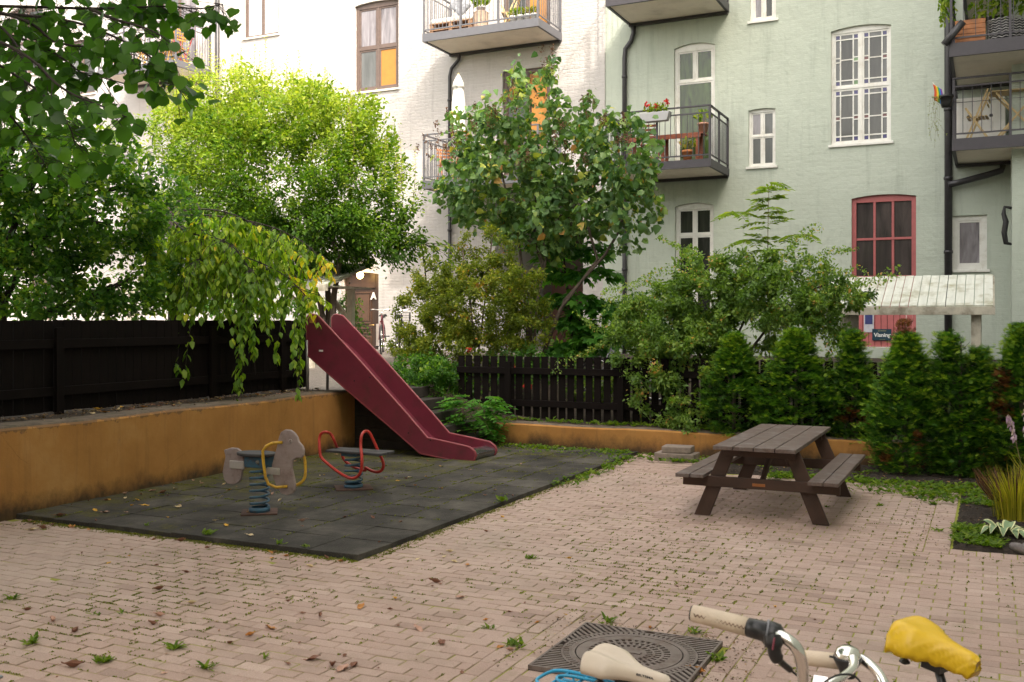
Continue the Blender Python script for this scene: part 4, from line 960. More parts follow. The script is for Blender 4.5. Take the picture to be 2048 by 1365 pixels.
def bike(loc, rz, label, mf, sad, group=None, rack=None, handle=True, zs=.93, fend=True, basket=False, lean=0, flat=False):
    t = empty('bicycle', loc, label, 'bicycle', group, rz); t.rotation_euler = (lean, 0, rz)
    BB = (0, 0, .29); RA = (-.45, 0, .335); FA = (.63, 0, .335); ST = (-.16, 0, .74); HT = (.36, 0, .93); HB_ = (.40, 0, .80)
    mb = MB(); mb.tube([BB, ST], .016, 8); mb.tube([BB, (.22,0,.50), HB_], .02, 8); mb.tube([(-.09,0,.56), (.18,0,.66), (.385,0,.84)], .015, 8); mb.tube([HB_, HT], .02, 10)
    for s_ in (-1, 1):
        mb.tube([BB, (-.1,s_*.04,.3), (RA[0],s_*.06,RA[2])], .010, 6); mb.tube([(ST[0]+.01,s_*.015,ST[2]-.05), (-.2,s_*.05,.62), (RA[0],s_*.06,RA[2])], .008, 6)
        mb.tube([(.405,s_*.035,.77), (.44,s_*.05,.66), (.50,s_*.055,.5), (FA[0],s_*.055,FA[2])], .011, 6)
    mb.tube([(.395,-.045,.78),(.395,.045,.78)], .018, 8)
    mb.build('frame', mf, t)
    for x in (RA[0], FA[0]):
        f = wheel(t, x)
        if fend: f.build('mudguard', m_blkp, t)
    mb = MB(); mb.tube([ST, (-.16-(zs-.8)*.3, 0, zs-.06)], .013, 10); mb.build('seat_post', m_blkp, t)
    mb = MB(); mb.lathe([(.0,-.006),(.09,-.006),(.09,.006),(.0,.006)], (0,0,0), 24, Matrix.Translation((0,-.055,.29)) @ Matrix.Rotation(R(90), 4, 'X'))
    mb.beam((0,-.07,.29), (.12,-.07,.17), .012, .02); mb.beam((0,.07,.29), (-.12,.07,.41), .012, .02); mb.box((.07,-.17,.155), (.17,-.08,.18)); mb.box((-.17,.08,.40), (-.07,.17,.425)); mb.build('crank', m_blkp, t)
    sx_ = -.16-(zs-.8)*.3; s_ = None
    if sad == 'cream':
        s_ = saddle_mesh().build('saddle', m_cream, t); s_.location = (sx_+.01, 0, zs)
    elif sad == 'black':
        s_ = saddle_mesh().build('saddle', m_blkp, t); s_.location = (sx_, 0, zs)
    elif sad == 'cover':
        s_ = saddle_mesh(L=.22,Wd=.14).build('saddle', m_blkp, t); s_.location = (sx_, 0, zs-.012)
    s_.rotation_euler = (0, R(1), 0)
    for k in (-1, 1):
        mb = MB(); mb.lathe([(.012+.006*math.sin(i*2.1), -.0-.006*i) for i in range(9)], (-.07, k*.045, -.02), 8); mb.build('spring', m_blkp, s_)
    mb = MB(); mb.tube([(-.09,-.03,-.035),(.0,-.02,-.05),(.1,-.01,-.03)], .004, 6); mb.tube([(-.09,.03,-.035),(.0,.02,-.05),(.1,.01,-.03)], .004, 6); mb.box((-.03,-.025,-.065), (.03,.025,-.035)); mb.build('rails', m_blkp, s_)
    if flat:
        mb = MB(); mb.tube([HT, (.35,0,1.0), (.42,0,1.02)], .013, 8); mb.tube([(.42,-.28,1.02),(.42,.28,1.02)], .012, 8); hb = mb.build('handlebar', m_blkp, t)
        for k in (-1, 1): mb = MB(); mb.tube([(.42,k*.17,1.02),(.42,k*.29,1.02)], .017, 8); mb.build('grip', m_blk, hb)
    elif handle:
        mb = MB(); mb.tube([HT, (.35,0,1.04)], .013, 8); mb.tube(smoothp([Vector(p) for p in ((.10,-.27,1.05),(.22,-.27,1.07),(.36,-.2,1.08),(.38,0,1.04),(.36,.2,1.08),(.22,.27,1.07),(.10,.27,1.05))]), .012, 8); hb = mb.build('handlebar', m_chrome, t)
        for k in (-1, 1):
            mb = MB(); mb.tube([(.08,k*.27,1.05),(.21,k*.27,1.07)], .017, 8); mb.build('grip', m_blkp, hb)
    if basket:
        mb = MB()
        for z in (.82,.88,.94,1.0): mb.tube([(.46,-.17,z),(.72,-.17,z),(.72,.17,z),(.46,.17,z),(.46,-.17,z)], .004, 4)
        for k in range(9):
            for yy in (-.17,.17): mb.tube([(.46+.0325*k,yy,.8),(.46+.0325*k,yy,1.0)], .003, 4)
            mb.tube([(.72,-.17+.0425*k,.8),(.72,-.17+.0425*k,1.0)], .003, 4); mb.tube([(.46,-.17+.0425*k,.8),(.72,-.17+.0425*k,.8)], .003, 4)
        mb.build('basket', m_blkp, t)
    if rack:
        mb = MB(); r = .0055
        mb.tube(smoothp([Vector(p) for p in ((-.2,-.06,.845),(-.47,-.075,.85),(-.54,-.06,.85),(-.55,0,.85),(-.54,.06,.85),(-.47,.075,.85),(-.2,.06,.845))]), r, 8)
        mb.tube(smoothp([Vector(p) for p in ((-.22,-.03,.852),(-.46,-.035,.855),(-.50,0,.855),(-.46,.035,.855),(-.22,.03,.852))]), r*.9, 8)
        for x in (-.26,-.34,-.42,-.49): mb.tube([(x,-.07,.847),(x,.07,.847)], r*.8, 6)
        mb.tube([(-.52,-.075,.82),(-.24,-.075,.815)], r, 6); mb.tube([(-.52,.075,.82),(-.24,.075,.815)], r, 6)
        for k in (-1, 1):
            mb.tube([(-.45,k*.07,.34),(-.48,k*.075,.84)], r*.8, 6); mb.tube([(-.45,k*.07,.34),(-.32,k*.075,.84)], r*.8, 6)
        mb.v = [(x*.88+.012, y, z+.004 if z > .7 else z) for x, y, z in mb.v]; mb.build('carrier', rack, t)
        mb = MB(); mb.box((-.492,-.025,.76), (-.475,.025,.80)); mb.build('rear_light', m_blkp, t, bevel=.004)
    return t, s_
m_sky = M('sky_blue_paint', (.02,.30,.52), .35, vary=.05)
a1 = R(-8)
q = C(1252, 1333, 2.80); u = Vector((math.cos(a1), math.sin(a1), 0)); sx_ = -.16-(.955-.8)*.3+.01
b1, s1 = bike((q.x-u.x*sx_, q.y-u.y*sx_, 0), a1, 'silver bicycle with cream saddle, cream grips and blue rear carrier', m_chrome, 'cream', rack=m_sky, handle=False, zs=q.z)
s1.location.z = q.z; s1.rotation_euler = (0, R(3), 0); s1.scale = (.96, .84, .82)
bpy.context.view_layer.update()
# saddle lettering, on the near flank
Mi = b1.matrix_world.inverted()
def wrap_text(txt, size, x, mat, par):
    o_ = text_mesh('lettering', txt, size, mat, Matrix.Identity(4), par, 0.0003, .0004)
    me = o_.data; co = np.empty(len(me.vertices)*3); me.vertices.foreach_get('co', co); co = co.reshape(-1, 3)
    sm = par.data
    from mathutils.bvhtree import BVHTree
    bv = BVHTree.FromPolygons([v.co for v in sm.vertices], [tuple(p.vertices) for p in sm.polygons])
    out = []
    for c in co:
        tgt = Vector((x+c[0], -.2, .004+c[1]*.8+.0)); d = Vector((0, 1, -.35)).normalized(); h_, nn_, _, _ = bv.ray_cast(tgt+Vector((0, 0, .05)), d)
        if h_ is None: out.append((x+c[0], -.04, c[1])); continue
        out.append(tuple(h_-d*(.0012+c[2])))
    me.vertices.foreach_set('co', np.array(out, dtype=np.float32).ravel()); me.update()
wrap_text('BILTEMA', .013, .065, M('lettering_dark', (.02,.02,.03), .5), s1)
# handlebar of this bicycle, turned and tilted as it is parked
def loc_(pts): return [Mi @ C(*p) for p in pts]
mb = MB(); top = C(1655, 1432, 2.32)
hbp = [(1500,1257,2.13),(1540,1266,2.1),(1575,1278,2.07),(1597,1300,2.06),(1606,1335,2.08),(1606,1372,2.12),(1618,1410,2.2),(1640,1430,2.28)]
mb.tube(smoothp(loc_(hbp+[(1665,1434,2.33),(1700,1432,2.36)]+[(1745,1412,2.38),(1772,1382,2.4),(1762,1352,2.43),(1735,1325,2.46),(1708,1312,2.5),(1680,1316,2.52)])), .0128, 12)
hb = mb.build('handlebar', m_chrome, b1)
mb = MB(); mb.tube([Vector((.36,0,.93)), Mi @ C(1660, 1440, 2.33)], .0135, 10); mb.beam(Mi @ C(1652, 1420, 2.3), Mi @ C(1640, 1362, 2.24), .03, .025); mb.build('stem', m_chrome, b1)
mb = MB(); gp = loc_([(1386,1227,2.19),(1420,1235,2.17),(1460,1245,2.15),(1500,1256,2.13)]); mb.tube(gp, [.0185,.019,.0195,.0195], 16); g_ = mb.build('grip', m_grip, hb)
ax_ = (gp[-1]-gp[0]); L_ = ax_.length; axn = ax_.normalized()
toc = (Mi @ Vector(cam.location)-gp[1]).normalized(); pz = (UP-axn*axn.dot(UP)).normalized(); py_ = (toc-axn*axn.dot(toc)).normalized(); side = (py_*.93-pz*.15).normalized(); s2_ = axn.cross(side)
mb = MB()
for k in range(26):   # zig-zag stitching
    u0, u1 = k/26, (k+1)/26; rr = .0198; w_ = .16*(1 if k % 2 else -1)
    def sp(u_, a_): return gp[0]+ax_*(.06+.9*u_)+(side*math.cos(a_)+s2_*math.sin(a_))*rr
    mb.tube([sp(u0, w_), sp(u1, -w_)], .0009, 4)
mb.build('stitching', M('stitch_brown', (.12,.05,.03), .8), g_)
mb = MB(); mb.tube([gp[0]-axn*.004, gp[0]+axn*.004], .0165, 14); mb.build('end_cap', m_blk, g_)
mb = MB(); sh = loc_([(1497,1255,2.13),(1512,1259,2.12),(1528,1263,2.115),(1536,1266,2.11),(1552,1272,2.1),(1558,1278,2.1)]); mb.tube(sh, [.020,.0205,.0215,.026,.026,.019], 16)
mb.tube(smoothp(loc_([(1545,1272,2.08),(1548,1295,2.07),(1550,1312,2.07),(1562,1325,2.08),(1580,1340,2.1)])), [.019]*6+[.014]*6+[.007]*(len(smoothp(loc_([(1545,1272,2.08),(1548,1295,2.07),(1550,1312,2.07),(1562,1325,2.08),(1580,1340,2.1)])))-12), 12)
gs = mb.build('gear_shifter', m_blkp, hb)
mb = MB(); a_, b__ = loc_([(1531,1264,2.11),(1535,1265,2.109)]); mb.tube([a_, b__], .0265, 16); mb.build('shifter_ring', M('grey_plastic', (.22,.22,.24), .4), gs)
mb = MB(); a_, b__ = loc_([(1549,1276,2.052),(1545,1300,2.052)]); mb.beam(a_, b__, .006, .002, up=(0,0,1)); mb.build('shifter_label', M('faded_red', (.25,.05,.08), .5), gs)
mb = MB(); mb.tube(smoothp(loc_([(1578,1338,2.1),(1602,1358,2.12),(1640,1385,2.16),(1690,1450,2.25)])), .0026, 6); mb.build('cable', m_blk, hb)
mb = MB(); mb.tube(smoothp(loc_([(1630,1385,2.2),(1650,1362,2.22),(1680,1348,2.24),(1710,1350,2.26),(1728,1375,2.28),(1735,1420,2.3)])), .0024, 6); mb.build('cable', m_blk, hb)
mb = MB(); gp2 = loc_([(1592,1314,2.6),(1630,1318,2.57),(1685,1324,2.52)]); mb.tube(gp2, [.0185,.0195,.0195], 14); mb.build('grip', m_grip, hb)
mb = MB(); bc = Mi @ C(1695, 1318, 2.47); mb.lathe([(.0,.032),(.014,.031),(.026,.024),(.031,.014),(.032,.004)], bc, 24); bl = mb.build('bell', m_chrome, hb)
mb = MB(); mb.lathe([(.0,.006),(.034,.006),(.035,.0),(.028,-.014),(.020,-.03),(.018,-.045),(.0,-.047)], bc, 18); mb.tube([bc+Vector((0,-.02,.003)), bc+(Mi.to_3x3() @ RIGHT)*-.045+Vector((0,0,.006))], .003, 6); mb.build('bell_base', m_blkp, bl)
mb = MB(); mb.tube(smoothp(loc_([(1706,1318,2.42),(1708,1336,2.38),(1690,1352,2.34),(1660,1368,2.3),(1640,1385,2.28)])), [.013,.013,.0125,.012,.011,.011]+[.010]*(len(smoothp(loc_([(1706,1318,2.42)]*5)))-6), 10); mb.build('brake_lever', m_chrome, hb)
# second bicycle: black, saddle under a yellow rain cover
a2 = math.atan2(-.47, .88)
q = C(1874, 1287, 2.92); u = Vector((math.cos(a2), math.sin(a2), 0)); zs = q.z-.0; sx_ = -.16-(zs-.8)*.3
b2, s2 = bike((q.x-u.x*sx_, q.y-u.y*sx_, 0), a2, 'black bicycle with its saddle under a bright yellow rain cover', m_blkp, 'cover', zs=zs, flat=True)
s2.rotation_euler = (0, R(6), 0)
m_ycov = M('yellow_cover', (.72,.45,.01), .38, vary=.06, bs=.35, bscale=16)
c_ = saddle_mesh(L=.255, Wd=.175, grow=.014, drop=.012, groove=0, wr=.0035).build('saddle_cover', m_ycov, None)
c_.matrix_world = Matrix.Translation((q.x, q.y, zs)) @ Matrix.Rotation(a2, 4, 'Z') @ Matrix.Rotation(R(6), 4, 'Y')
tag(c_, 'crumpled bright yellow rain cover pulled over the saddle of the black bicycle', 'saddle cover')
# bicycles parked up by the brown door and behind the picket fence
def at_up(px, Y): p = on_y(px, 700, Y); return (p.x, p.y, h_up(p.x, p.y))
bike(at_up(765, 21.0), R(-60), 'dark bicycle with red details parked nearest the brown door', M('bike_maroon', (.12,.02,.03), .4), 'black', 'bicycles parked by the brown door')
bike(at_up(800, 20.6), R(-52), 'dark bicycle with a wire front basket beside the other parked bicycle', m_blkp, 'black', 'bicycles parked by the brown door', basket=True)
bike(at_up(1262, 15.9), R(172), 'grey bicycle with chrome handlebar just showing above the picket fence', M('bike_grey', (.2,.2,.22), .4), 'black')
# ================================================================== PLANTS
m_bark = M('bark', (.10,.075,.06), .9, vary=.4, vs=20, bs=.6, bscale=40); m_barkd = M('bark_dark', (.035,.026,.022), .9, vary=.4, vs=20, bs=.6, bscale=40)
m_twig = M('green_twig', (.16,.12,.05), .8, vary=.3)
def lobe(px, py, Y, rpx, rpy, ry=None):
    c = on_y(px, py, Y); D = (c-Vector(cam.location)).dot(FWD); return (np.array(c), np.array([rpx*D/2000/.9, ry if ry else rpx*D/2000*.9, rpy*D/2000]))
def lobeD(px, py, D, rpx, rpy, rd=None):
    c = C(px, py, D); return (np.array(c), np.array([rpx*D/2000, rd if rd else rpx*D/2000, rpy*D/2000]))
def targets_in(lobes, dens, inner=.35, zmin=.3):
    out = []
    tot = sum(l[1].prod() for l in lobes)
    for c, r in lobes:
        n = max(6, int(dens*(r.prod()/tot)))
        p = in_ell(n, c, r, inner); out.append(p)
    p = np.vstack(out); return p[p[:, 2] > zmin]
def cover(root, name, paths, n, size, tpl, mat, u0=.35, jit=.06, droop=.2, outc=None, upn=.8, tintsd=.16, tint0=.5, wide=1.0, clump=.18, sz=.38, rnd=.8, zt=0):
    """leaves set along the outer part of each branch; colour varies per leaf and per branch"""
    W = np.array([1.0]*len(paths)); idx = rng.integers(0, len(paths), n)
    P = np.empty((n, 3)); D = np.empty((n, 3)); tb = rng.normal(size=len(paths))*clump
    order = np.argsort(idx); srt = idx[order]; bounds = np.searchsorted(srt, np.arange(len(paths)+1))
    for k in range(len(paths)):
        ii = order[bounds[k]:bounds[k+1]]
        if not len(ii): continue
        u = u0+(1-u0)*rng.random(len(ii))**.75; P[ii] = along(paths[k], u); D[ii] = (paths[k][-1]-paths[k][0])/(np.linalg.norm(paths[k][-1]-paths[k][0])+1e-6)
    P += rng.normal(size=(n, 3))*jit
    Dd = D*.5+rdir(n)*rnd; Dd[:, 2] -= droop
    if outc is not None: o_ = P-outc; Dd += .5*o_/np.linalg.norm(o_, axis=1, keepdims=True)
    N = rdir(n)*.7; N[:, 2] += upn
    S = size*(1+sz*rng.normal(size=n)).clip(.45, 1.7); T = tint0+tb[idx]+rng.normal(size=n)*tintsd
    if zt: T = T+zt*((P[:, 2]-P[:, 2].mean())/P[:, 2].std())  # crown shading put into leaf tint: lower leaves darker, new growth on top lighter
    return leaf_mesh(name, tpl, P, Dd, N, S, T, mat, root, wide)
def plant(kind, label, cat, base, trunks, tg, n, size, tpl, mat, group=None, bark=None, rad=.05, k=.011, sag=.0, wig=.07, rmin=.003, **kw):
    t = empty(kind, base, label, cat, group); off = Vector(base); mb = MB(); allp = []
    tg = np.asarray(tg); o = np.array(base)
    # share the targets between stems
    tr = [[np.array(p)-o for p in s_] for s_ in trunks]
    who = np.array([int(np.argmin([min(np.linalg.norm(q-o-p) for p in s_) for s_ in tr])) for q in tg])
    for i, s_ in enumerate(tr):
        mb_, paths = grow(s_, [q-o for q, w_ in zip(tg, who) if w_ == i], rad, k, sag, wig, mb, rmin); allp += paths
    mb.build('trunk', bark or m_bark, t)
    if kw.get('outc') is not None: kw['outc'] = np.array(kw['outc'])-o
    cover(t, 'crown', allp, n, size, tpl, mat, **kw); return t, allp

# -- leaf colours
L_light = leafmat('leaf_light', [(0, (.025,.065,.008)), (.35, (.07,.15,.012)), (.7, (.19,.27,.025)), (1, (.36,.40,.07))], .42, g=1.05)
L_dark = leafmat('leaf_dark', [(0, (.012,.035,.008)), (.5, (.03,.075,.013)), (.85, (.06,.12,.02)), (1, (.15,.20,.035))], .5, .42, .5, g=2.2)
L_linden = leafmat('leaf_linden', [(0, (.02,.06,.008)), (.6, (.04,.115,.010)), (1, (.075,.17,.018))], .5, .38, .6, g=1.3)
L_lilac = leafmat('leaf_lilac', [(0, (.022,.052,.018)), (.4, (.05,.095,.035)), (.75, (.10,.155,.055)), (.93, (.24,.25,.05)), (1, (.20,.10,.04))], .35, .4, .55, g=2.0)
L_weep = leafmat('leaf_weeping', [(0, (.03,.07,.010)), (.45, (.085,.15,.016)), (.8, (.21,.26,.03)), (.94, (.42,.34,.03)), (1, (.5,.26,.03))], .5, .42, .5, g=2.0)
L_yel = leafmat('leaf_yellowgreen', [(0, (.05,.075,.014)), (.45, (.11,.145,.02)), (.75, (.20,.22,.03)), (.9, (.30,.24,.03)), (1, (.32,.13,.03))], .4, g=1.35)
L_arch = leafmat('leaf_arching', [(0, (.025,.052,.014)), (.5, (.065,.11,.024)), (.85, (.14,.19,.045)), (1, (.26,.14,.05))], .4, .45, .5, g=2.2)
L_maple = leafmat('leaf_maple', [(0, (.018,.065,.012)), (.6, (.04,.13,.018)), (1, (.09,.21,.03))], .4, g=1.5)
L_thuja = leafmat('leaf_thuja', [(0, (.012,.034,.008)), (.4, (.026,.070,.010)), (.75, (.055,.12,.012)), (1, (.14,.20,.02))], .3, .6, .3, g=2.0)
L_dead = leafmat('leaf_dead', [(0, (.06,.025,.012)), (.5, (.16,.06,.02)), (1, (.32,.13,.04))], .2)
L_weed = leafmat('leaf_weed', [(0, (.05,.11,.012)), (.5, (.11,.20,.018)), (1, (.24,.32,.04))], .4, g=.8)
L_brown = leafmat('seed_brown', [(0, (.06,.03,.018)), (1, (.20,.10,.055))], .1)

# -- big light green small tree, sunlit, left of centre
Yt = 16.6
lob = [lobe(570,350,Yt,235,175,1.9), lobe(500,235,Yt,180,95,1.5), lobe(730,395,Yt,100,130,1.3), lobe(390,290,Yt,105,110,1.2), lobe(650,470,Yt,165,70,1.6), lobe(640,270,Yt,130,105,1.4), lobe(760,470,Yt,75,60,.9), lobe(560,500,Yt,200,60,1.4), lobe(430,430,Yt,120,90,1.2), lobe(790,505,Yt,45,25,.5), lobe(570,385,Yt-.8,110,80,.6)]
tg = targets_in(lob, 1700, .3)
b_ = on_y(660, 700, Yt); base = (b_.x, b_.y, h_up(b_.x, b_.y)-.05)
stems = [[base, tuple(on_y(668,590,Yt)), tuple(on_y(680,520,Yt)), tuple(on_y(640,420,Yt))], [base, tuple(on_y(640,600,Yt)), tuple(on_y(580,500,Yt+.3)), tuple(on_y(500,380,Yt+.2))], [base, tuple(on_y(655,560,Yt+.2)), tuple(on_y(610,430,Yt-.3))]]
T1, pths = plant('small_tree', 'rounded light green small tree with upright leafy shoots along its top', 'tree', base, stems, tg, 80000, .080, T_OVAL, L_light, zt=.22, rad=.07, k=.009, jit=.10, droop=.25, outc=on_y(570,400,Yt), u0=.2, tintsd=.14, clump=.12, wide=.9, sz=.3, tint0=.42)  # zt grades the leaf colour by height, standing in for shade low in the crown
# upright shoots
P, D, N, S, Tn = [], [], [], [], []; mb = MB(); ob = np.array(base)
for i in range(85):
    px = rng.uniform(300, 830); top = 108+((px-470)/330)**2*150*(1 if px > 470 else 1.3)+rng.normal()*22+10
    yy = Yt+rng.uniform(-.9, .9); p0 = np.array(on_y(px, top+rng.uniform(90, 150), yy)); p1 = np.array(on_y(px+rng.normal()*9, top+rng.uniform(-18, 30), yy))
    mb.tube([Vector(p0-ob), Vector((p0+p1)/2-ob+rng.normal(size=3)*.02), Vector(p1-ob)], .004, 4); L = np.linalg.norm(p1-p0); n = int(L/.028)
    for j in range(n):
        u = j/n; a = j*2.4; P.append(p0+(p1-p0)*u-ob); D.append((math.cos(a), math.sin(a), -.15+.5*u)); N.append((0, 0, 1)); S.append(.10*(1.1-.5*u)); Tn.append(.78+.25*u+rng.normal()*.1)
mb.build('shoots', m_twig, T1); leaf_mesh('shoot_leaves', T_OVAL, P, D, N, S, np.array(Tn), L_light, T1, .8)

# -- lilac tree
Yl = 16.4
lob = [lobe(1062,150,Yl,42,60,.45), lobe(1050,225,Yl,85,60,.7), lobe(985,275,Yl,70,55,.7), lobe(1010,370,Yl,130,85,1.0), lobe(1140,330,Yl,90,80,.9), lobe(1235,320,Yl,72,95,.8), lobe(1180,225,Yl,22,45,.3), lobe(1262,420,Yl,55,75,.7), lobe(1120,430,Yl,120,60,.9), lobe(925,380,Yl,50,60,.6), lobe(935,240,Yl,28,40,.4), lobe(1080,480,Yl,80,40,.6), lobe(1245,235,Yl,30,30,.3)]
tg = targets_in(lob, 620, .45)
b_ = on_y(1062, 700, Yl); base = (b_.x, b_.y, h_up(b_.x, b_.y)-.05)
def OY(Y, *pp): return [tuple(on_y(px, py, Y+(dy if False else 0))) for px, py in pp]
stems = [[base]+OY(Yl,(1058,610),(1066,560),(1088,525),(1072,492),(1040,470),(1000,440)), [base]+OY(Yl,(1062,600),(1085,535),(1068,480),(1072,400),(1060,300),(1062,200)), [base]+OY(Yl,(1075,600),(1092,520),(1084,450),(1100,380)), [base]+OY(Yl,(1120,620),(1195,520),(1175,450),(1160,400),(1200,360)), [base]+OY(Yl,(1050,600),(1040,500),(1020,420),(1000,330)), [base]+OY(Yl,(1130,600),(1210,510),(1240,460),(1250,400))]
T2, pths = plant('lilac_tree', 'tall lilac with heart shaped leaves, brown seed heads and bare crooked stems', 'tree', base, stems, tg, 8300, .112, T_HEART, L_lilac, rad=.032, k=.009, jit=.085, droop=.75, u0=.45, upn=.55, tintsd=.2, clump=.13, tint0=.45)
P, D, N, S, Tn = [], [], [], [], []; ob = np.array(base); mb = MB()
spots = [(870,255),(900,240),(915,262),(850,268),(885,275),(1050,300),(965,245),(990,215),(1085,95),(1100,115),(985,220),(1180,190),(1200,240),(1250,225),(1140,300),(1110,240),(1120,265),(1260,260),(1000,300),(900,300),(930,210),(1075,180),(1230,275),(1170,310),(1010,180),(1050,140)]
for px, py in spots:
    for q in range(3):
        yy = Yl-.8+rng.uniform(-.3, .3); p0 = np.array(on_y(px+rng.normal()*14, py+28+rng.normal()*10, yy)); p1 = p0+np.array([rng.normal()*.09, rng.normal()*.05, .20]); mb.tube([Vector(p0-ob), Vector(p1-ob)], .004, 4)
        for j in range(34):
            u = rng.random(); P.append(p0+(p1-p0)*(.25+.75*u)-ob+rng.normal(size=3)*.028*(1.2-u)); D.append(rdir(1)[0]); N.append(rdir(1)[0]); S.append(.03); Tn.append(rng.random())
leaf_mesh('seed_heads', T_LANCE, P, D, N, S, np.array(Tn), L_brown, T2, 1.6)
P = in_ell(60, (0, 0, 0), (1, 1, 1))
# -- yellow-green fine leaved bush
Yb = 15.4
lob = [lobe(955,610,Yb,115,80,.8), lobe(865,640,Yb,75,80,.6), lobe(1040,640,Yb,65,65,.6), lobe(930,700,Yb,130,45,.8), lobe(965,500,Yb,60,45,.4), lobe(1000,560,Yb,90,50,.5), lobe(880,560,Yb,55,45,.4), lobe(820,690,Yb,40,40,.4)]
tg = targets_in(lob, 620, .5); b_ = on_y(950, 800, Yb); base = (b_.x, b_.y, .55)
stems = [[base]+OY(Yb,(945,740),(930,640),(900,560)), [base]+OY(Yb,(955,720),(970,600),(985,470)), [base]+OY(Yb,(975,740),(1030,640)), [base]+OY(Yb,(900,740),(860,660)), [base]+OY(Yb,(950,700),(940,600),(925,500))]
T3, pths = plant('bush', 'airy yellow-green bush with tiny leaves over the left end of the picket fence', 'bush', base, stems, tg, 52000, .046, T_OVAL, L_yel, rad=.02, k=.006, rmin=.002, jit=.05, droop=.1, u0=.2, tintsd=.16, clump=.12, tint0=.45, bark=m_bark)
# -- maple like plant in the passage
Ym = 17.2
def tiers(Ym, ts, n, size):
    P, D = [], []
    for px, py, w_ in ts:
        c = np.array(on_y(px, py, Ym)); m_ = int(n*w_/100)
        r = w_*19/2000; a = rng.random(m_)*2*math.pi; q = np.sqrt(rng.random(m_))*r
        P.append(c+np.stack([q*np.cos(a)*1.0, q*np.sin(a)*.7, -.18*(q/r)**2+rng.normal(size=m_)*.05], 1)); D.append(np.stack([np.cos(a), np.sin(a), -.55+0*a], 1))
    return np.vstack(P), np.vstack(D)
def tier_tree(label, base, stem, ts, n, size, mat, tpl=T_MAPLE, kind='young_tree', rad=.03):
    t = empty(kind, base, label, 'tree'); ob = np.array(base); mb = MB(); st_ = [Vector(p)-Vector(base) for p in stem]; mb.tube(st_, list(np.linspace(rad, rad*.4, len(st_))), 7)
    P, D = tiers(stem[0][1], ts, n, size)
    for px, py, w_ in ts:
        c = on_y(px, py, stem[0][1]); near_ = min(stem, key=lambda p: (Vector(p)-c).length)
        for k in range(5): mb.tube([Vector(near_)-Vector(base)+Vector((0,0,-.05)), c-Vector(base)+Vector((rng.normal()*.25, rng.normal()*.2, -.04))], [.008, .003], 4)
    mb.build('trunk', m_barkd, t); n_ = len(P); N = rdir(n_)*.35; N[:, 2] += 1
    leaf_mesh('crown', tpl, P-ob, D+rng.normal(size=(n_, 3))*.35, N, size*(1+.25*rng.normal(size=n_)).clip(.5, 1.5), .5+.25*rng.normal(size=n_), mat, t); return t
b_ = on_y(1150, 700, Ym); base = (b_.x, b_.y, .7)
tier_tree('dark green layered young maple filling the passage behind the lilac', base, [base]+OY(Ym,(1140,620),(1130,540),(1125,490)), [(1130,500,70),(1100,540,75),(1175,540,70),(1140,590,85),(1190,610,60),(1090,600,50),(1130,640,75),(1190,660,55),(1100,480,60),(1180,490,50),(1150,690,70)], 150, .17, L_maple)
b_ = on_y(850, 760, 17.4); base = (b_.x, b_.y, .85)
tier_tree('slender young tree holding flat pale green leaf layers before the white wall', base, [base]+OY(17.4,(860,640),(850,540),(842,480)), [(800,480,45),(840,475,60),(880,490,50),(850,505,65),(910,520,40)], 120, .12, L_light, T_OVAL, rad=.02)
# -- pinnate leaves
def pinnate(P, D, N, S, Tn, p, d, L, n=6, leaf=.1, droop=.25, t0=.5):
    p = np.array(p); d = np.array(d)/np.linalg.norm(d); up = np.array([0, 0, 1.]); s_ = np.cross(d, up); s_ /= np.linalg.norm(s_)+1e-6; pts = []
    for i in range(n+1):
        u = i/n; q = p+d*L*u+up*(-droop*L*u*u); pts.append(q)
        if i == 0: continue
        for sg in ((1, -1) if i < n else (0,)):
            P.append(q); D.append(d*(.45 if sg else 1)+s_*sg+up*-.25); N.append(up+rng.normal(size=3)*.2); S.append(leaf*(1-.35*abs(u-.5))*rng.uniform(.85, 1.1)); Tn.append(t0+rng.normal()*.14)
    return pts
def pinnate_plant(kind, label, cat, base, stem, fronds, mat, leaf=.1, n=6, rad=.012, droop=.25, t0=.5, wide=.9, dirs=None):
    t = empty(kind, base, label, cat); ob = Vector(base); P, D, N, S, Tn = [], [], [], [], []; mb = MB()
    if stem: mb.tube([Vector(p)-ob for p in stem], list(np.linspace(rad, rad*.3, len(stem))), 6)
    for (p, d, L) in fronds:
        pts = pinnate(P, D, N, S, Tn, Vector(p)-ob, d, L, n, leaf, droop, t0); mb.tube([Vector(q) for q in pts], .0025, 4, caps=False)
    mb.build('stem', m_twig, t); leaf_mesh('leaves', T_LANCE, P, D, N, S, np.array(Tn), mat, t, wide); return t
Ys = 15.2; b_ = on_y(1540, 720, Ys); base = (b_.x, b_.y, .5); fr = []
stem = [base]+OY(Ys,(1538,640),(1535,540),(1536,450),(1538,372))
for py, L in ((372,.34),(390,.36),(425,.5),(450,.45),(490,.55),(530,.6),(560,.55),(600,.5)):
    for k in range(5):
        a = k*2*math.pi/5+py*.37; p = on_y(1537, py+rng.normal()*9, Ys); fr.append((tuple(p), (math.cos(a), math.sin(a)*.8, rng.uniform(.1, .7)), L*rng.uniform(.55, 1.05)))
for (px, py) in ((1470,425),(1500,480),(1600,470),(1462,520)):
    for k in range(4): a = k*1.57+px; fr.append((tuple(on_y(px, py, Ys)), (math.cos(a), math.sin(a), .15), .32))
pinnate_plant('sapling', 'slender sapling with feathery pinnate leaves rising against the pale green wall', 'sapling', base, stem, fr, leafmat('leaf_ash', [(0, (.05,.10,.02)), (.6, (.13,.20,.03)), (.9, (.28,.28,.06)), (1, (.36,.22,.06))], .45, g=1.4), leaf=.16, n=7, droop=.45)
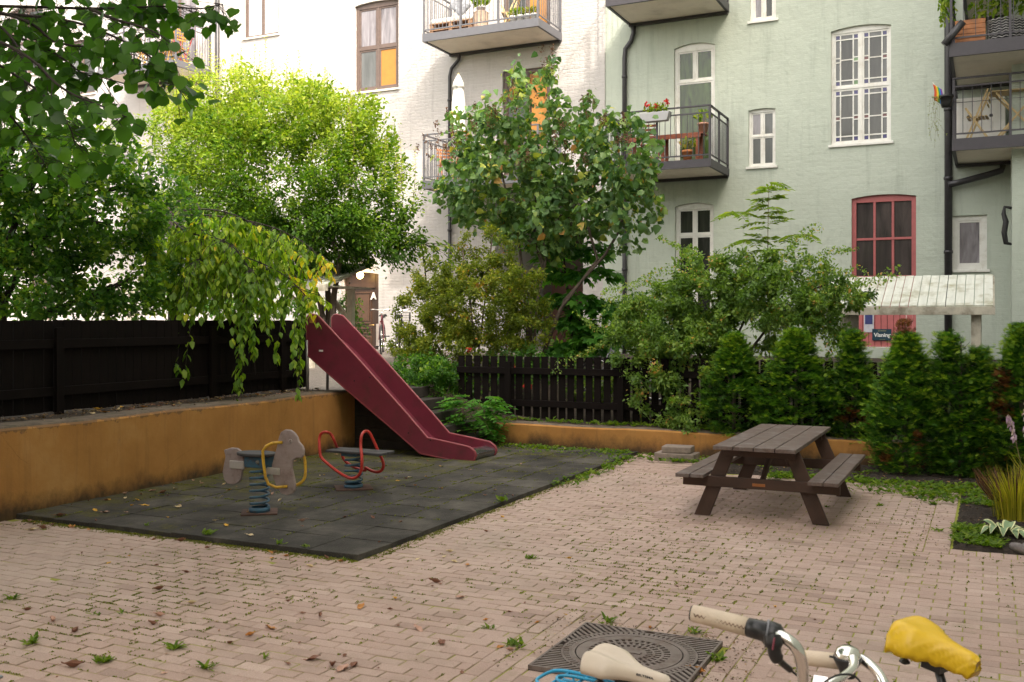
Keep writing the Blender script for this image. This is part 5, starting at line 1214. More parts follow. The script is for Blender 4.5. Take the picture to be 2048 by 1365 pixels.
b_ = on_y(950, 880, 13.5); base = (b_.x, b_.y, .1); fr = []
for k in range(90):
    px, py = rng.uniform(890, 1010), rng.uniform(785, 875); p = on_y(952+(px-950)*.62, py+8, 13.5+rng.uniform(-.25, .3)); a = math.atan2(rng.normal()*.8, (px-950)/40+rng.normal()*.2); fr.append((tuple(p), (math.cos(a), -.5+math.sin(a)*.6, .25), rng.uniform(.22, .38)))
pinnate_plant('leafy_shrub', 'low bright green shrub with pinnate leaves beside the foot of the slide', 'shrub', base, [base, (base[0], base[1]+.05, .4), (base[0]+.1, base[1], .75)], fr, L_maple, leaf=.135, n=5, droop=.5, t0=.7, wide=1.1)
lob = [lobe(862,765,14.2,62,55,.4), lobe(860,825,14.0,55,40,.3), lobe(915,780,14.3,45,50,.3), lobe(895,850,13.55,45,32,.2), lobe(820,750,14.5,45,40,.3)]
b_ = on_y(870, 850, 14.1); base = (b_.x, b_.y, .3)
plant('shrub', 'dark small leaved shrub between the slide and the picket fence', 'shrub', base, [[base]+OY(14.1,(868,800),(866,760)), [base]+OY(14.1,(885,810),(900,770))], targets_in(lob, 300, .3, .0), 15000, .05, T_OVAL, L_dark, rad=.012, jit=.04, tint0=.5)
# -- arching bush on the right
Ya = 14.75
lob = [lobe(1320,640,Ya,80,75,.7), lobe(1305,720,13.95,75,65,.22), lobe(1315,660,14.2,95,70,.5), lobe(1325,795,13.95,65,60,.22), lobe(1250,690,14.1,40,50,.25), lobe(1430,600,Ya,100,55,.7), lobe(1560,590,Ya,110,60,.7), lobe(1660,600,Ya-.2,65,50,.5), lobe(1480,660,Ya,130,55,.6), lobe(1610,660,Ya-.3,75,45,.4), lobe(1390,540,Ya,55,45,.4), lobe(1500,540,Ya,70,40,.4), lobe(1370,700,Ya-.2,70,60,.5), lobe(1400,790,13.95,40,60,.22), lobe(1375,850,13.85,35,25,.15), lobe(1600,520,Ya,70,30,.3), lobe(1700,590,Ya-.2,50,30,.25)]
tg = targets_in(lob, 620, .5); b_ = on_y(1430, 860, Ya); base = (b_.x, b_.y, .42)
stems = [[base]+OY(Ya,(1410,740),(1380,650),(1320,600)), [base]+OY(Ya,(1440,740),(1460,650),(1440,570)), [base]+OY(Ya,(1470,740),(1540,650),(1600,590),(1650,570)), [base]+OY(Ya,(1390,760),(1340,720),(1290,700)), [base]+OY(Ya,(1450,720),(1500,620),(1520,530))]
T4, p4 = plant('bush', 'large arching small leaved bush spilling over the picket fence left of the conifers', 'bush', base, stems, tg, 62000, .052, T_OVAL, L_arch, rad=.022, k=.006, rmin=.002, jit=.045, droop=.25, u0=.2, tintsd=.15, clump=.14, tint0=.5, bark=m_bark)
P, D, N, S, Tn = [], [], [], [], []; mb = MB(); ob = np.array(base)
arcs = [((1600,640),(1650,660),(1668,740),.1),((1620,640),(1672,680),(1660,720),.0),((1290,640),(1240,660),(1225,700),0),((1300,600),(1230,590),(1200,620),0),((1400,520),(1340,490),(1310,470),0),((1640,560),(1700,520),(1730,560),0),((1650,580),(1740,560),(1790,545),0),((1300,780),(1270,850),(1330,880),0),((1360,820),(1340,880),(1350,905),0),((1400,560),(1330,530),(1290,560),0),((1560,540),(1600,460),(1640,455),0),((1560,560),(1640,500),(1700,500),0),((1620,600),(1690,580),(1750,600),0),((1310,560),(1250,560),(1215,600),0),((1330,760),(1250,790),(1240,840),0),((1270,640),(1200,700),(1110,745),0),((1240,650),(1180,660),(1160,640),0)]
for a_, b__, c__, dy in arcs:
    for rep in range(3):
        A, B_, C_ = (np.array(on_y(q[0]+rng.normal()*10, q[1]+rng.normal()*10, Ya-.5+rng.uniform(-.3, .3)))-ob for q in (a_, b__, c__))
        pts = [A*(1-u)**2+2*B_*u*(1-u)+C_*u*u for u in np.linspace(0, 1, 9)]; mb.tube([Vector(q) for q in pts], .003, 4, caps=False)
        L = sum(np.linalg.norm(pts[i+1]-pts[i]) for i in range(8)); n = int(L/.012)
        for j in range(n): u = rng.random(); q = (A*(1-u)**2+2*B_*u*(1-u)+C_*u*u); P.append(q+rng.normal(size=3)*.018); D.append(rdir(1)[0]+np.array([0, 0, -.3])); N.append(rdir(1)[0]*.6+np.array([0, 0, .8])); S.append(.048*rng.uniform(.7, 1.2)); Tn.append(.6+rng.normal()*.2)
leaf_mesh('shoot_leaves', T_OVAL, P, D, N, S, np.array(Tn), L_arch, T4)

# -- dark shrub behind the board fence, far left
lob = [lobeD(60,330,12.9,110,80,.8), lobeD(170,300,12.6,90,70,.7), lobeD(190,420,12.9,130,75,.9), lobeD(70,480,12.9,110,80,.8), lobeD(240,540,13.4,110,75,.8), lobeD(60,580,12.6,110,65,.6), lobeD(290,350,12.9,70,35,.5), lobeD(150,600,12.9,120,40,.5), lobeD(330,420,13.2,60,50,.5), lobeD(-60,420,12.6,90,200,.8), lobeD(250,600,13.2,100,35,.4)]
tg = targets_in(lob, 800, .45); b0_ = C(-10, 800, 13.0); base = (b0_.x, b0_.y, .8)
def CD(D, *pp): return [tuple(C(px, py, D)) for px, py in pp]
stems = [[base]+CD(13.0,(-10,560),(0,450),(80,400),(170,340),(250,300)), [base]+CD(13.0,(-10,560),(40,480),(110,430),(180,390),(260,370)), [base]+CD(12.8,(10,600),(60,500),(140,440),(220,450)), [base]+CD(12.9,(60,640),(160,600),(260,560)), [base]+CD(12.8,(-30,500),(-10,380),(30,290)), [base]+CD(12.8,(0,520),(60,380),(110,290))]
plant('large_shrub', 'large dark green shrub with arching branches above the left end of the board fence', 'shrub', base, stems, tg, 25000, .072, T_OVAL, L_dark, rad=.05, k=.008, jit=.07, droop=.15, u0=.25, tintsd=.2, clump=.2, tint0=.6, wide=1.15, bark=m_barkd)
# sprigs poking over the fence
P, D, N, S, Tn = [], [], [], [], []; mb = MB(); o0 = C(150, 690, 12.0); ob = np.array(o0)
for px, py, Dd in ((140,655,12.1),(165,662,12.1),(195,660,12.2),(290,655,12.7),(310,662,12.7),(85,800,11.5),(80,830,11.4)):
    c = np.array(C(px, py, Dd))-ob
    mb.tube([Vector(c+np.array([-.15, .1, .1])), Vector(c)], .004, 4)
    for j in range(16): a = rng.random()*6.28; P.append(c+rng.normal(size=3)*.04); D.append((math.cos(a), math.sin(a), -.2)); N.append((0, 0, 1)); S.append(.09); Tn.append(.45+rng.normal()*.2)
t = empty('fence_creeper', o0, 'dark leafy sprigs poking through and over the board fence', 'creeper'); mb.build('stem', m_twig, t); leaf_mesh('leaves', T_OVAL, P, D, N, S, np.array(Tn), L_dark, t)

# -- weeping tree
base = tuple(C(345, 760, 14.6)); base = (base[0], base[1], .85)
trunk = [base]+CD(14.5,(345,640),(348,520),(340,420))
t = empty('weeping_tree', base, 'weeping tree with long hanging yellow-green branches draped over the board fence', 'tree'); ob = np.array(base); mb = MB()
mb.tube([Vector(p)-Vector(base) for p in trunk], [.075,.07,.06,.05], 9)
limbs = [[(340,420,14.5),(365,395,14.2),(398,405,13.9),(405,450,13.6),(400,520,13.4)], [(340,425,14.5),(420,415,14.0),(500,440,13.6),(560,490,13.4)], [(342,430,14.4),(430,430,14.3),(540,450,14.3),(620,490,14.2),(655,540,14.1)], [(340,430,14.5),(300,420,13.9),(285,470,13.5)], [(342,440,14.3),(380,470,13.6),(460,480,13.3),(500,540,13.1)], [(342,440,14.3),(450,500,13.7),(560,540,13.3),(610,590,13.2)], [(345,480,14.5),(420,520,14.6),(520,560,14.4),(600,600,14.2)]]
lp = []
for l in limbs:
    pts = smoothp([C(*p)-Vector(base) for p in l]); mb.tube(pts, list(np.linspace(.013, .005, len(pts))), 6, caps=False); lp += [np.array(p) for p in pts[2:]]
P, D, N, S, Tn = [], [], [], [], []
ends = [(350,755,12.7),(372,770,12.75),(345,690,12.8),(378,640,12.8),(470,800,12.75),(480,830,12.7),(475,740,12.8),(455,700,12.8),(500,750,12.8),(515,700,12.8),(540,690,12.9),(560,720,12.9),(598,790,12.8),(606,800,12.8),(585,700,12.8),(592,735,12.8),(630,650,13.2),(650,600,13.6),(665,560,13.7),(660,610,13.6),(440,650,12.9),(425,620,12.9),(405,600,13.),(330,620,13.1),(300,560,13.3),(310,600,13.2),(360,600,13.),(530,640,13.),(560,630,13.),(615,620,13.1),(640,560,13.3),(485,650,12.9),(468,670,12.9)]
for _ in range(250): ends.append((300+300*rng.beta(1.2, 1.5), rng.uniform(470, 655), rng.uniform(13.0, 14.4)))
for _ in range(14): ends.append((rng.uniform(590, 660), rng.uniform(530, 640), rng.uniform(13.2, 14.2)))
LP = np.array(lp)
for (px, py, Dd) in ends:
    e = np.array(C(px+rng.normal()*6, py, Dd))-ob; cand = LP[LP[:, 2] > e[2]+.15]
    if not len(cand): continue
    s_ = cand[np.argmin(np.linalg.norm((cand-e)*np.array([1, 1, .25]), axis=1))]
    L = np.linalg.norm(e-s_); mid_ = s_*.35+e*.65; mid_[2] = s_[2]-.1*L; pts = [s_*(1-u)**2+2*mid_*u*(1-u)+e*u*u+rng.normal(size=3)*.012 for u in np.linspace(0, 1, 8)]
    mb.tube([Vector(q) for q in pts], list(np.linspace(.006, .0025, 8)), 4, caps=False); n = int(L/.028); PA = np.array(pts)
    u = .12+.88*rng.random(n); q = along(PA, u)
    for j in range(n):
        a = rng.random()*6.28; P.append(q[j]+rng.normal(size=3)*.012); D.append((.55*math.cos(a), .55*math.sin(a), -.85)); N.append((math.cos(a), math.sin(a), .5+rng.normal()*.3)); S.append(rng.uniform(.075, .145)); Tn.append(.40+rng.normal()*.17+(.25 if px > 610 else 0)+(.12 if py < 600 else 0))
mb.build('trunk', m_barkd, t); leaf_mesh('crown', T_OVAL, P, D, N, S, np.array(Tn), L_weep, t, 1.0)

# -- linden: branches from a tree standing just left of the picture
Dn = 5.4; base = tuple(on_z(-260, 1130)); base = (base[0], base[1], 0)
t = empty('linden_tree', base, 'linden with large round bright leaves hanging into the upper left corner', 'tree'); ob = Vector(base); mb = MB()
tk = [Vector((0, 0, -.1)), Vector((.02, .03, 1.5)), Vector((0, .1, 3.0)), C(-260, -60, Dn)-ob, C(-240, -300, Dn)-ob]; mb.tube(smoothp(tk), list(np.linspace(.17, .09, len(smoothp(tk)))), 12)
br = [[(-250,60),(-60,12),(60,14),(180,18),(260,16),(340,12),(400,20),(445,8)], [(-250,80),(-60,25),(70,32),(160,45),(240,78),(300,112),(345,150),(352,172)], [(-250,120),(-60,50),(40,75),(120,110),(170,155),(215,150)], [(-250,150),(-50,100),(30,150),(90,190),(140,250),(150,290)], [(-250,180),(-50,160),(20,230),(60,280),(90,330)], [(-250,60),(-60,-20),(120,-15),(240,-10),(330,-8)], [(-60,12),(60,40),(110,90),(200,95),(270,110)], [(-60,25),(20,60),(60,150),(40,220)], [(-250,150),(-60,130),(0,180),(10,260)], [(180,18),(230,40),(290,55),(330,75)], [(-60,60),(60,110),(120,180),(210,215),(255,235)]]
P, D, N, S, Tn = [], [], [], [], []
for bi, b_ in enumerate(br):
    dd = Dn+rng.uniform(-.5, .5); pts = smoothp([C(x, y, dd+rng.normal()*.08)-ob for x, y in b_]); mb.tube(pts, list(np.linspace(.011, .002, len(pts))), 6, caps=False); A = np.array(pts)
    L = np.linalg.norm(np.diff(A, axis=0), axis=1).sum(); n = int(L/.016)
    for j in range(n):
        u = (j+rng.random())/n
        if u < .12: continue
        q = along(A, np.array([u]))[0]; s_ = 1 if j % 2 else -1; a = rng.normal()*.7; off_ = np.array([rng.normal()*.05, rng.normal()*.12, -abs(rng.normal())*.07]); tw = q+off_
        mb.tube([Vector(q), Vector(tw)], .0016, 4, caps=False)
        P.append(tw); h_ = np.array(RIGHT)*(math.cos(a)*s_*.6+.25)+np.array(FWD)*(-.3+rng.normal()*.4); D.append(h_+np.array([0, 0, -.75+rng.normal()*.35])); nn = -np.array(FWD)*.8+np.array([0, 0, .8])+rng.normal(size=3)*.45; N.append(nn); S.append(rng.uniform(.055, .088)); Tn.append(.5+rng.normal()*.25)
mb.build('trunk', m_barkd, t); leaf_mesh('crown', T_ROUND, P, D, N, S, np.array(Tn), L_linden, t, 1.02)
cc = np.array([-7.2, 3.6, 7.6]); n_ = 22000; P = in_ell(n_, cc, (4.6, 4.6, 1.7), .3)-np.array(base)
leaf_mesh('upper_crown', T_HEART, P, rdir(n_, 0, .5), rdir(n_)*.6+np.array([0, 0, .8]), np.full(n_, .15), .5+.2*rng.normal(size=n_), L_linden, t)
mb = MB()
for k in range(16): a_ = k*.39; mb.tube([tk[-1], tk[-1]+Vector((1.2*math.cos(a_)-.6, 1.2*math.sin(a_)+.4, .9)), Vector(cc)-ob+Vector((2.8*math.cos(a_), 3*math.sin(a_), .3))], [.07, .04, .01], 6)
mb.build('upper_limbs', m_barkd, t)

# -- unseen tree added outside the picture on the left to shade the near paving
base = (-9.2, -1.2, 0); tg = in_ell(260, (-8.9, -.9, 7.2), (4.4, 4.2, 2.7), .2)
plant('added_shade_tree', 'unseen leafy tree added left of the photographer to shade the paving', 'tree', base, [[base, (-9.1,-1.1,2.5), (-9,-1,4.6), (-8.9,-.9,6.8)]], tg, 15000, .17, T_HEART, L_linden, rad=.16, k=.014, jit=.18, bark=m_barkd)
# -- conifer hedge
def thuja(px, Y, w_px, ztop, z0, label, brown=None, n=5200, twin=0, lean=0, tipbrown=False):
    q = on_y(px, 700, Y); D = (q-Vector(cam.location)).dot(FWD); Rm = w_px*D/2000/2*.94; n = int(n*1.25); base = (q.x, Y, z0); H = ztop-z0
    t = empty('conifer', base, label, 'conifer', 'conifers in the hedge'); mb = MB(); mb.tube([(0,0,-.05),(lean*.3,0,H*.4),(lean,0,H*.93)], [.03,.025,.006], 7)
    for k in range(60):
        z = rng.uniform(.05, .9)*H; a = rng.random()*6.28; r = Rm*.7*math.sqrt(max(.05, 1-(z/H))); mb.tube([(lean*z/H,0,z), (lean*z/H+r*math.cos(a), r*math.sin(a), z+.12)], [.006,.002], 4, caps=False)
    mb.build('trunk', m_bark, t)
    tops = [(lean, 0, 1.0, 1.0)]
    if twin: tops = [(lean-Rm*.35, 0, 1.0, .8), (lean+Rm*.5, .05, .88, .62)]
    nc = int(n/15); P, D_, N, S, Tn = [], [], [], [], []
    for k in range(nc):
        lx, ly, hs_, rs_ = tops[rng.integers(0, len(tops))]; u = rng.random()**.85; z = u*H*hs_*.97+.03
        prof_ = (min(1, (u+.16)/.30)**.7)*(1-max(0, (u-.22)/.80)**1.45); a = rng.random()*6.28; rr = Rm*rs_*prof_*(1 if rng.random() < .72 else rng.uniform(.35, .95))*(1+.16*math.sin(a*3+u*9))*rng.uniform(.86, 1.1)
        c = np.array([lx*min(1, z/H*1.5)+rr*math.cos(a), ly+rr*math.sin(a)*.85, z]); o_ = np.array([math.cos(a), math.sin(a), 0]); cs = rng.uniform(.04, .07); tc = rng.normal()*.12
        m_ = 22; dirc = o_*.8+np.array([rng.normal()*.25, rng.normal()*.25, .45]); pp = c+rng.normal(size=(m_, 3))*np.array([cs, cs, cs*.38])+np.array([0, 0, 0]); r_out = (pp-c)@o_
        for j in range(m_):
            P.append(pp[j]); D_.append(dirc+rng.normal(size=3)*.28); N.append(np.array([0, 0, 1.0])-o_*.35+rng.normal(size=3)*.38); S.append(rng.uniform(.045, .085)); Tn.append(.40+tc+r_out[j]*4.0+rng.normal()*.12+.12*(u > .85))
    Tn = np.array(Tn); P = np.array(P); D_ = np.array(D_); N = np.array(N); S = np.array(S); dead = np.zeros(len(P), bool)
    for (bx, bz, br_) in (brown or []): dead |= (np.hypot(P[:, 0]-bx*Rm, (P[:, 2]-bz*H)) < br_*rng.uniform(.6, 1.15, len(P))) & (P[:, 1] < .1)
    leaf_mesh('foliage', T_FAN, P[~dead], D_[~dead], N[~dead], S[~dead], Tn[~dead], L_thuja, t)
    if dead.any(): leaf_mesh('dead_foliage', T_FAN, P[dead], D_[dead], N[dead], S[dead], rng.random(dead.sum()), L_dead, t)
    if tipbrown:
        m_ = 160; P = np.stack([rng.normal(size=m_)*.05+lean-.02, rng.normal(size=m_)*.05, H+.16-np.abs(rng.normal(size=m_))*.13], 1); leaf_mesh('dead_foliage', T_FAN, P, np.array([0, 0, 1.])+rng.normal(size=(m_, 3))*.3, rdir(m_), np.full(m_, .06), rng.random(m_), L_dead, t)
    return t
zt_ = lambda px, py, Y: on_y(px, py, Y).z
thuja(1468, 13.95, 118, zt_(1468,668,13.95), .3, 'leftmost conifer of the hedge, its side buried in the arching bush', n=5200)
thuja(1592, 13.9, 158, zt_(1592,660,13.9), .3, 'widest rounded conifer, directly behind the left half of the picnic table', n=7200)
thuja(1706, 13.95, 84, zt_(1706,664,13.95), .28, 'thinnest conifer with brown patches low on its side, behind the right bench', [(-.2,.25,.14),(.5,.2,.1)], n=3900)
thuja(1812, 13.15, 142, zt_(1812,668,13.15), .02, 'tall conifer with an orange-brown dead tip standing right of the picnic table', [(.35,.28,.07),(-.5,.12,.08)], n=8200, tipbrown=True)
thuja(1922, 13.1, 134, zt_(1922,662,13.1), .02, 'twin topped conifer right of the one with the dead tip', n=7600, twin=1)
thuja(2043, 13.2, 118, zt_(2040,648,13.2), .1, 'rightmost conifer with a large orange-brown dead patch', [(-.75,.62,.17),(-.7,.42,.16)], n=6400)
thuja(2200, 13.3, 130, 1.7, .02, 'conifer just beyond the right edge of the picture', n=3000)

# -- background greenery behind the picket fence, in the distance
def filler(label, px, py, Y, rx, ry, n, size, mat, tpl=T_OVAL, flowers=0, tint=.45):
    lob = [lobe(px+dx*rx*.5, py+dy*ry*.4, Y, rx*.6, ry*.6, .35) for dx, dy in ((-1,0),(1,0),(0,-1),(0,.6))]; b_ = on_y(px, py+ry, Y); base = (b_.x, b_.y, h_up(b_.x, b_.y)-.03)
    t, p_ = plant('shrub', label, 'shrub', base, [[base, tuple(on_y(px,py,Y))]], targets_in(lob, 90, .3, .0), n, size, tpl, mat, rad=.012, jit=.05, tint0=tint)
    if flowers:
        m_ = 9
        for _ in range(flowers): leaf_mesh('flower', T_ROUND, np.array(on_y(px+rng.normal()*rx*.6, py+rng.normal()*ry*.5, Y-.35))-np.array(base)+rng.normal(size=(m_, 3))*.015, rdir(m_), rdir(m_), np.full(m_, .045), rng.random(m_), leafmat('petal_red', [(0, (.45,.02,.03)), (1, (.65,.06,.05))], .2), t)
filler('green shrub with small red flowers glimpsed between the pickets', 1050, 740, 15.0, 95, 45, 2600, .055, L_dark, flowers=9)
filler('low green shrub glimpsed through the right part of the picket fence', 1190, 780, 15.4, 70, 40, 1500, .06, L_weed)
filler('dark leafy shrub at the foot of the green wall behind the arching bush', 1270, 640, 18.5, 60, 60, 2500, .07, L_dark)
filler('dense dark shrub at the foot of the lilac', 1170, 690, 17.9, 60, 45, 2500, .08, L_dark)
filler('leafy shrub under the shelter roof behind the weeping tree', 470, 600, 15.6, 150, 45, 4000, .07, L_dark)
filler('twiggy dark plant in front of the brown door', 700, 640, 18.3, 28, 60, 900, .06, L_dark)
# vine at the top right, trailing from the upper balcony
P, D, N, S, Tn = [], [], [], [], []; o0 = on_y(1893, 0, 20.2); ob = np.array(o0); mb = MB()
for k in range(9):
    px = rng.uniform(1882, 1902); e = rng.uniform(15, 52); p0 = np.array(on_y(px+4, -60, 20.2))-ob; p1 = np.array(on_y(px, e, 20.2))-ob; mb.tube([Vector(p0), Vector(p1)], .003, 4)
    for j in range(34): u = rng.random(); P.append(p0+(p1-p0)*u+rng.normal(size=3)*.03); D.append((rng.normal()*.5, rng.normal()*.5, -1)); N.append((rng.normal(), -1, .4)); S.append(.085); Tn.append(.6+rng.normal()*.2)
t = empty('hanging_vine', o0, 'bright green vine trailing down beside the downpipe at the top right', 'vine'); mb.build('stem', m_twig, t); leaf_mesh('leaves', T_OVAL, P, D, N, S, np.array(Tn), L_light, t)
# ================================================================== THINGS ON THE BALCONIES
m_yc = M('yellow_chair_wood', (.60,.33,.05), .5, vary=.15); m_pine = M('pale_wood', (.50,.36,.17), .6, vary=.2); m_terra = M('terracotta', (.52,.27,.19), .8, vary=.1); m_rw = M('red_brown_wood', (.24,.065,.03), .5, vary=.25)
m_grayp = M('light_grey_plastic', (.42,.42,.44), .5, vary=.05); m_wht = M('white_cloth', (.78,.76,.72), .8, vary=.05); m_pal = M('pallet_wood', (.34,.20,.12), .8, vary=.3)
def slat_chair(loc, rz, mat, label, group=None, h=.86):
    t = empty('folding_chair', loc, label, 'chair', group, rz)
    for s_ in (-1, 1):
        mb = MB(); mb.beam((-.2,s_*.2,0), (.2,s_*.2,.62), .02, .035, up=(1,0,0)); mb.build('leg', mat, t)
        mb = MB(); mb.beam((.2,s_*.17,0), (-.18,s_*.17,h), .02, .035, up=(1,0,0)); mb.build('leg', mat, t)
    mb = MB()
    for k in range(6): mb.box((-.17+k*.062,-.2,.44), (-.125+k*.062,.2,.455))
    mb.build('seat', mat, t)
    mb = MB()
    for k in range(4): mb.box((-.175+.0-(k*.02),-.19,h-.3+k*.085), (-.16-(k*.02),.19,h-.25+k*.085))
    mb.build('backrest', mat, t); return t
def small_table(loc, rz, mat, label, w_=.6, d=.45, h=.72):
    t = empty('folding_table', loc, label, 'table', rz=rz); mb = MB(); n = 7
    for k in range(n): mb.box((-w_/2, -d/2+k*d/n+.004, h-.02), (w_/2, -d/2+(k+1)*d/n-.004, h))
    mb.build('table_top', mat, t)
    for s_ in (-1, 1):
        mb = MB(); mb.beam((-w_*.42,s_*d*.4,0), (w_*.42,s_*d*.4,h-.03), .02, .035, up=(1,0,0)); mb.build('leg', mat, t)
        mb = MB(); mb.beam((w_*.42,s_*d*.34,0), (-w_*.42,s_*d*.34,h-.03), .02, .035, up=(1,0,0)); mb.build('leg', mat, t)
    return t
def potted(loc, mat, label, r=.13, h=.22, n=70, leaf=.11, lmat=None, spread=.16, group=None, tpl=T_OVAL, fl=None):
    t = empty('potted_plant', loc, label, 'potted plant', group); mb = MB(); mb.lathe([(.001,0),(r*.72,0),(r*.95,h*.8),(r*1.05,h*.8),(r*1.06,h),(r*.95,h),(r*.9,h*.9),(.001,h*.9)], (0,0,0), 20); mb.build('pot', mat, t)
    P = in_ell(n, (0, 0, h+spread*.75), (spread, spread, spread*.75)); leaf_mesh('leaves', tpl, P, P-np.array([0, 0, h])+rdir(n)*.05, rdir(n)+np.array([0, 0, .8]), np.full(n, leaf), .65+.2*rng.normal(size=n), lmat or L_light, t)
    mb = MB()
    for p in P[:14]: mb.tube([(0, 0, h*.9), tuple(p)], .003, 4)
    mb.build('stems', m_twig, t)
    if fl: Q = in_ell(24, (0, 0, h+spread*1.2), (spread, spread, spread*.4)); leaf_mesh('flowers', T_ROUND, Q, rdir(24), rdir(24), np.full(24, .045), rng.random(24), leafmat('petal_red', [(0, (.45,.02,.03)), (1, (.65,.06,.05))], .2), t)
    return t
# upper white balcony
z = zW1+.002
t = empty('pallet_sofa', (-11.75, 21.55, z), 'low sofa of wooden pallets with a pale mattress on the upper white balcony', 'sofa')
for k in range(2):
    mb = MB()
    for y_ in np.linspace(-.38, .38, 6): mb.box((-.58, y_-.05, .11+k*.15), (.58, y_+.05, .13+k*.15))
    for x_ in (-.53, 0, .53):
        for y_ in (-.37, 0, .37): mb.box((x_-.05, y_-.05, .02+k*.15), (x_+.05, y_+.05, .109+k*.15))
    for y_ in (-.37, 0, .37): mb.box((-.58, y_-.04, .0+k*.15), (.58, y_+.04, .018+k*.15))
    mb.build('pallet', m_pal, t)
mb = MB(); mb.box((-.58,-.4,.285), (.58,.4,.41)); mb.build('mattress', m_wht, t, bevel=.04)
c_ = MB(); c_.box((-.24,-.06,-.2), (.24,.06,.2), Matrix.Rotation(R(45), 4, 'Y')); c_ = c_.build('cushion', M('grey_pattern', (.25,.26,.29), .8, vary=.6, vs=14), None, bevel=.05); c_.location = (-11.65, 21.45, z+.41+.33); c_.rotation_euler = (R(-12), 0, 0); tag(c_, 'grey patterned cushion standing on its corner on the pallet sofa', 'cushion')
t = empty('cable_drum', (-10.98, 21.25, z), 'upright drum of pale wooden staves used as a plant stand', 'plant stand'); mb = MB()
for k in range(14): a = 2*math.pi*k/14; mb.box((.155,-.036,0), (.175,.036,.42), Matrix.Rotation(a, 4, 'Z'))
mb.build('staves', m_pal if False else M('stave_wood', (.45,.33,.25), .7, vary=.2), t); mb = MB(); mb.lathe([(.001,.40),(.178,.40),(.178,.425),(.001,.425)], (0,0,0), 24); mb.build('top', M('stave_wood', (.45,.33,.25)), t)
potted((-10.98, 21.25, z+.427), m_grayp, 'leafy green plant in a grey pot standing on the wooden drum', .11, .12, 80, .15)
slat_chair((-10.45, 21.75, z), R(200), m_pine, 'pale folding chair between the drum and the white planters')
for i, x_ in enumerate((-10.08, -9.9, -9.72, -9.56)):
    potted((x_, 21.15+i*.01, z+.02), m_wht, ['white pot with bright green basil at the left of the row of four', 'white pot with tall green herbs, second in the row of four', 'white pot with orange tinged herbs, third in the row of four', 'white pot with reddish leaves at the right of the row of four'][i], .08, .17, 60, .07, [L_light, L_light, L_yel, L_yel][i], .1, 'row of white herb pots')
# lower white balcony
z = zW2+.002
t = empty('parasol', (on_y(917, 240, 21.3).x, 21.3, z), 'closed white parasol tied upright on the lower white balcony', 'parasol'); mb = MB(); mb.tube([(0,0,0),(0,0,2.62)], .02, 8); mb.lathe([(.001,0),(.2,0),(.2,.05),(.001,.06)], (0,0,0), 20); mb.build('pole', m_pine, t)
mb = MB(); vs = []; n = 26; prf = [(.001,2.60),(.05,2.54),(.10,2.40),(.135,2.27),(.10,2.262),(.115,2.15),(.14,1.9),(.15,1.75),(.13,1.55),(.16,1.25),(.15,1.2)]
for r, zz in prf:
    for j in range(n): a = 2*math.pi*j/n; f = 1+.22*math.sin(a*6+zz*1.5)*(1 if r > .05 else 0); vs.append((r*f*math.cos(a), r*f*math.sin(a), zz))
mb.add(vs, [(i*n+j, i*n+(j+1) % n, (i+1)*n+(j+1) % n, (i+1)*n+j) for i in range(len(prf)-1) for j in range(n)], True); mb.build('canopy', m_wht, t)
mb = MB(); mb.tube([(.07,-.05,1.22),(.16,-.1,1.12),(.05,-.17,1.06),(-.1,-.12,1.12),(-.14,0,1.2)], .022, 8); mb.build('tie', m_pal, t)
slat_chair((-12.05, 21.5, z), R(-40), M('orange_wood', (.48,.20,.08), .6, vary=.2), 'orange-brown slatted chair at the left end of the lower white balcony')
small_table((-10.9, 21.6, z), 0, M('orange_wood', (.48,.20,.08)), 'orange-brown small table behind the lilac on the lower white balcony')
# far left balcony
z = zW3+.002
slat_chair((-20.75, 21.4, z), R(170), m_yc, 'yellow slatted armchair at the right end of the far left balcony', 'yellow balcony chairs', .95)
slat_chair((-21.9, 21.3, z), R(20), m_yc, 'yellow slatted chair in the middle of the far left balcony', 'yellow balcony chairs', .9)
small_table((-21.3, 21.5, z), 0, m_yc, 'yellow slatted low table between the yellow chairs', .7, .5, .45)
small_table((-21.1, 22.0, z), 0, M('red_metal', (.45,.07,.07), .4), 'small red folding table against the wall of the far left balcony', .5, .4, .95)
slat_chair((-22.95, 21.5, z), R(10), M('orange_wood', (.48,.20,.08)), 'low orange chair at the left end of the far left balcony', None, .6)
# green balcony
z = zG1+.002
t = empty('garden_bench', (-6.45, 21.5, z), 'red-brown wooden table bench along the green balcony', 'bench')
mb = MB()
for y_ in (-.2,-.1,0,.1): mb.box((-.95,y_,.66), (.85,y_+.09,.69))
mb.box((-.9,-.21,.585), (.8,-.18,.655)); mb.build('top', m_rw, t)
for x_ in (-.85,-.1,.68):
    for y_ in (-.19, .13): mb = MB(); mb.box((x_,y_,0), (x_+.07,y_+.05,.655)); mb.build('leg', m_rw, t)
slat_chair((-6.75, 21.15, z), R(100), m_rw, 'dark red wooden chair at the table on the green balcony')
potted((-5.62, 21.4, z+.692), m_terra, 'terracotta pot with a leafy plant on the end of the red-brown table', .12, .2, 40, .11)
potted((-5.85, 20.95, z), M('orange_pot', (.55,.2,.07), .6), 'orange pot with yellow-green leaves on the floor of the green balcony', .11, .25, 60, .09, L_yel, .16)
zr = zG1+1.12; xc = on_y(1311, 220, 20.6).x
t = empty('flower_box', (xc, 20.6, zr-.27), 'light grey flower box with red flowers hooked on the green balcony rail', 'flower box'); mb = MB()
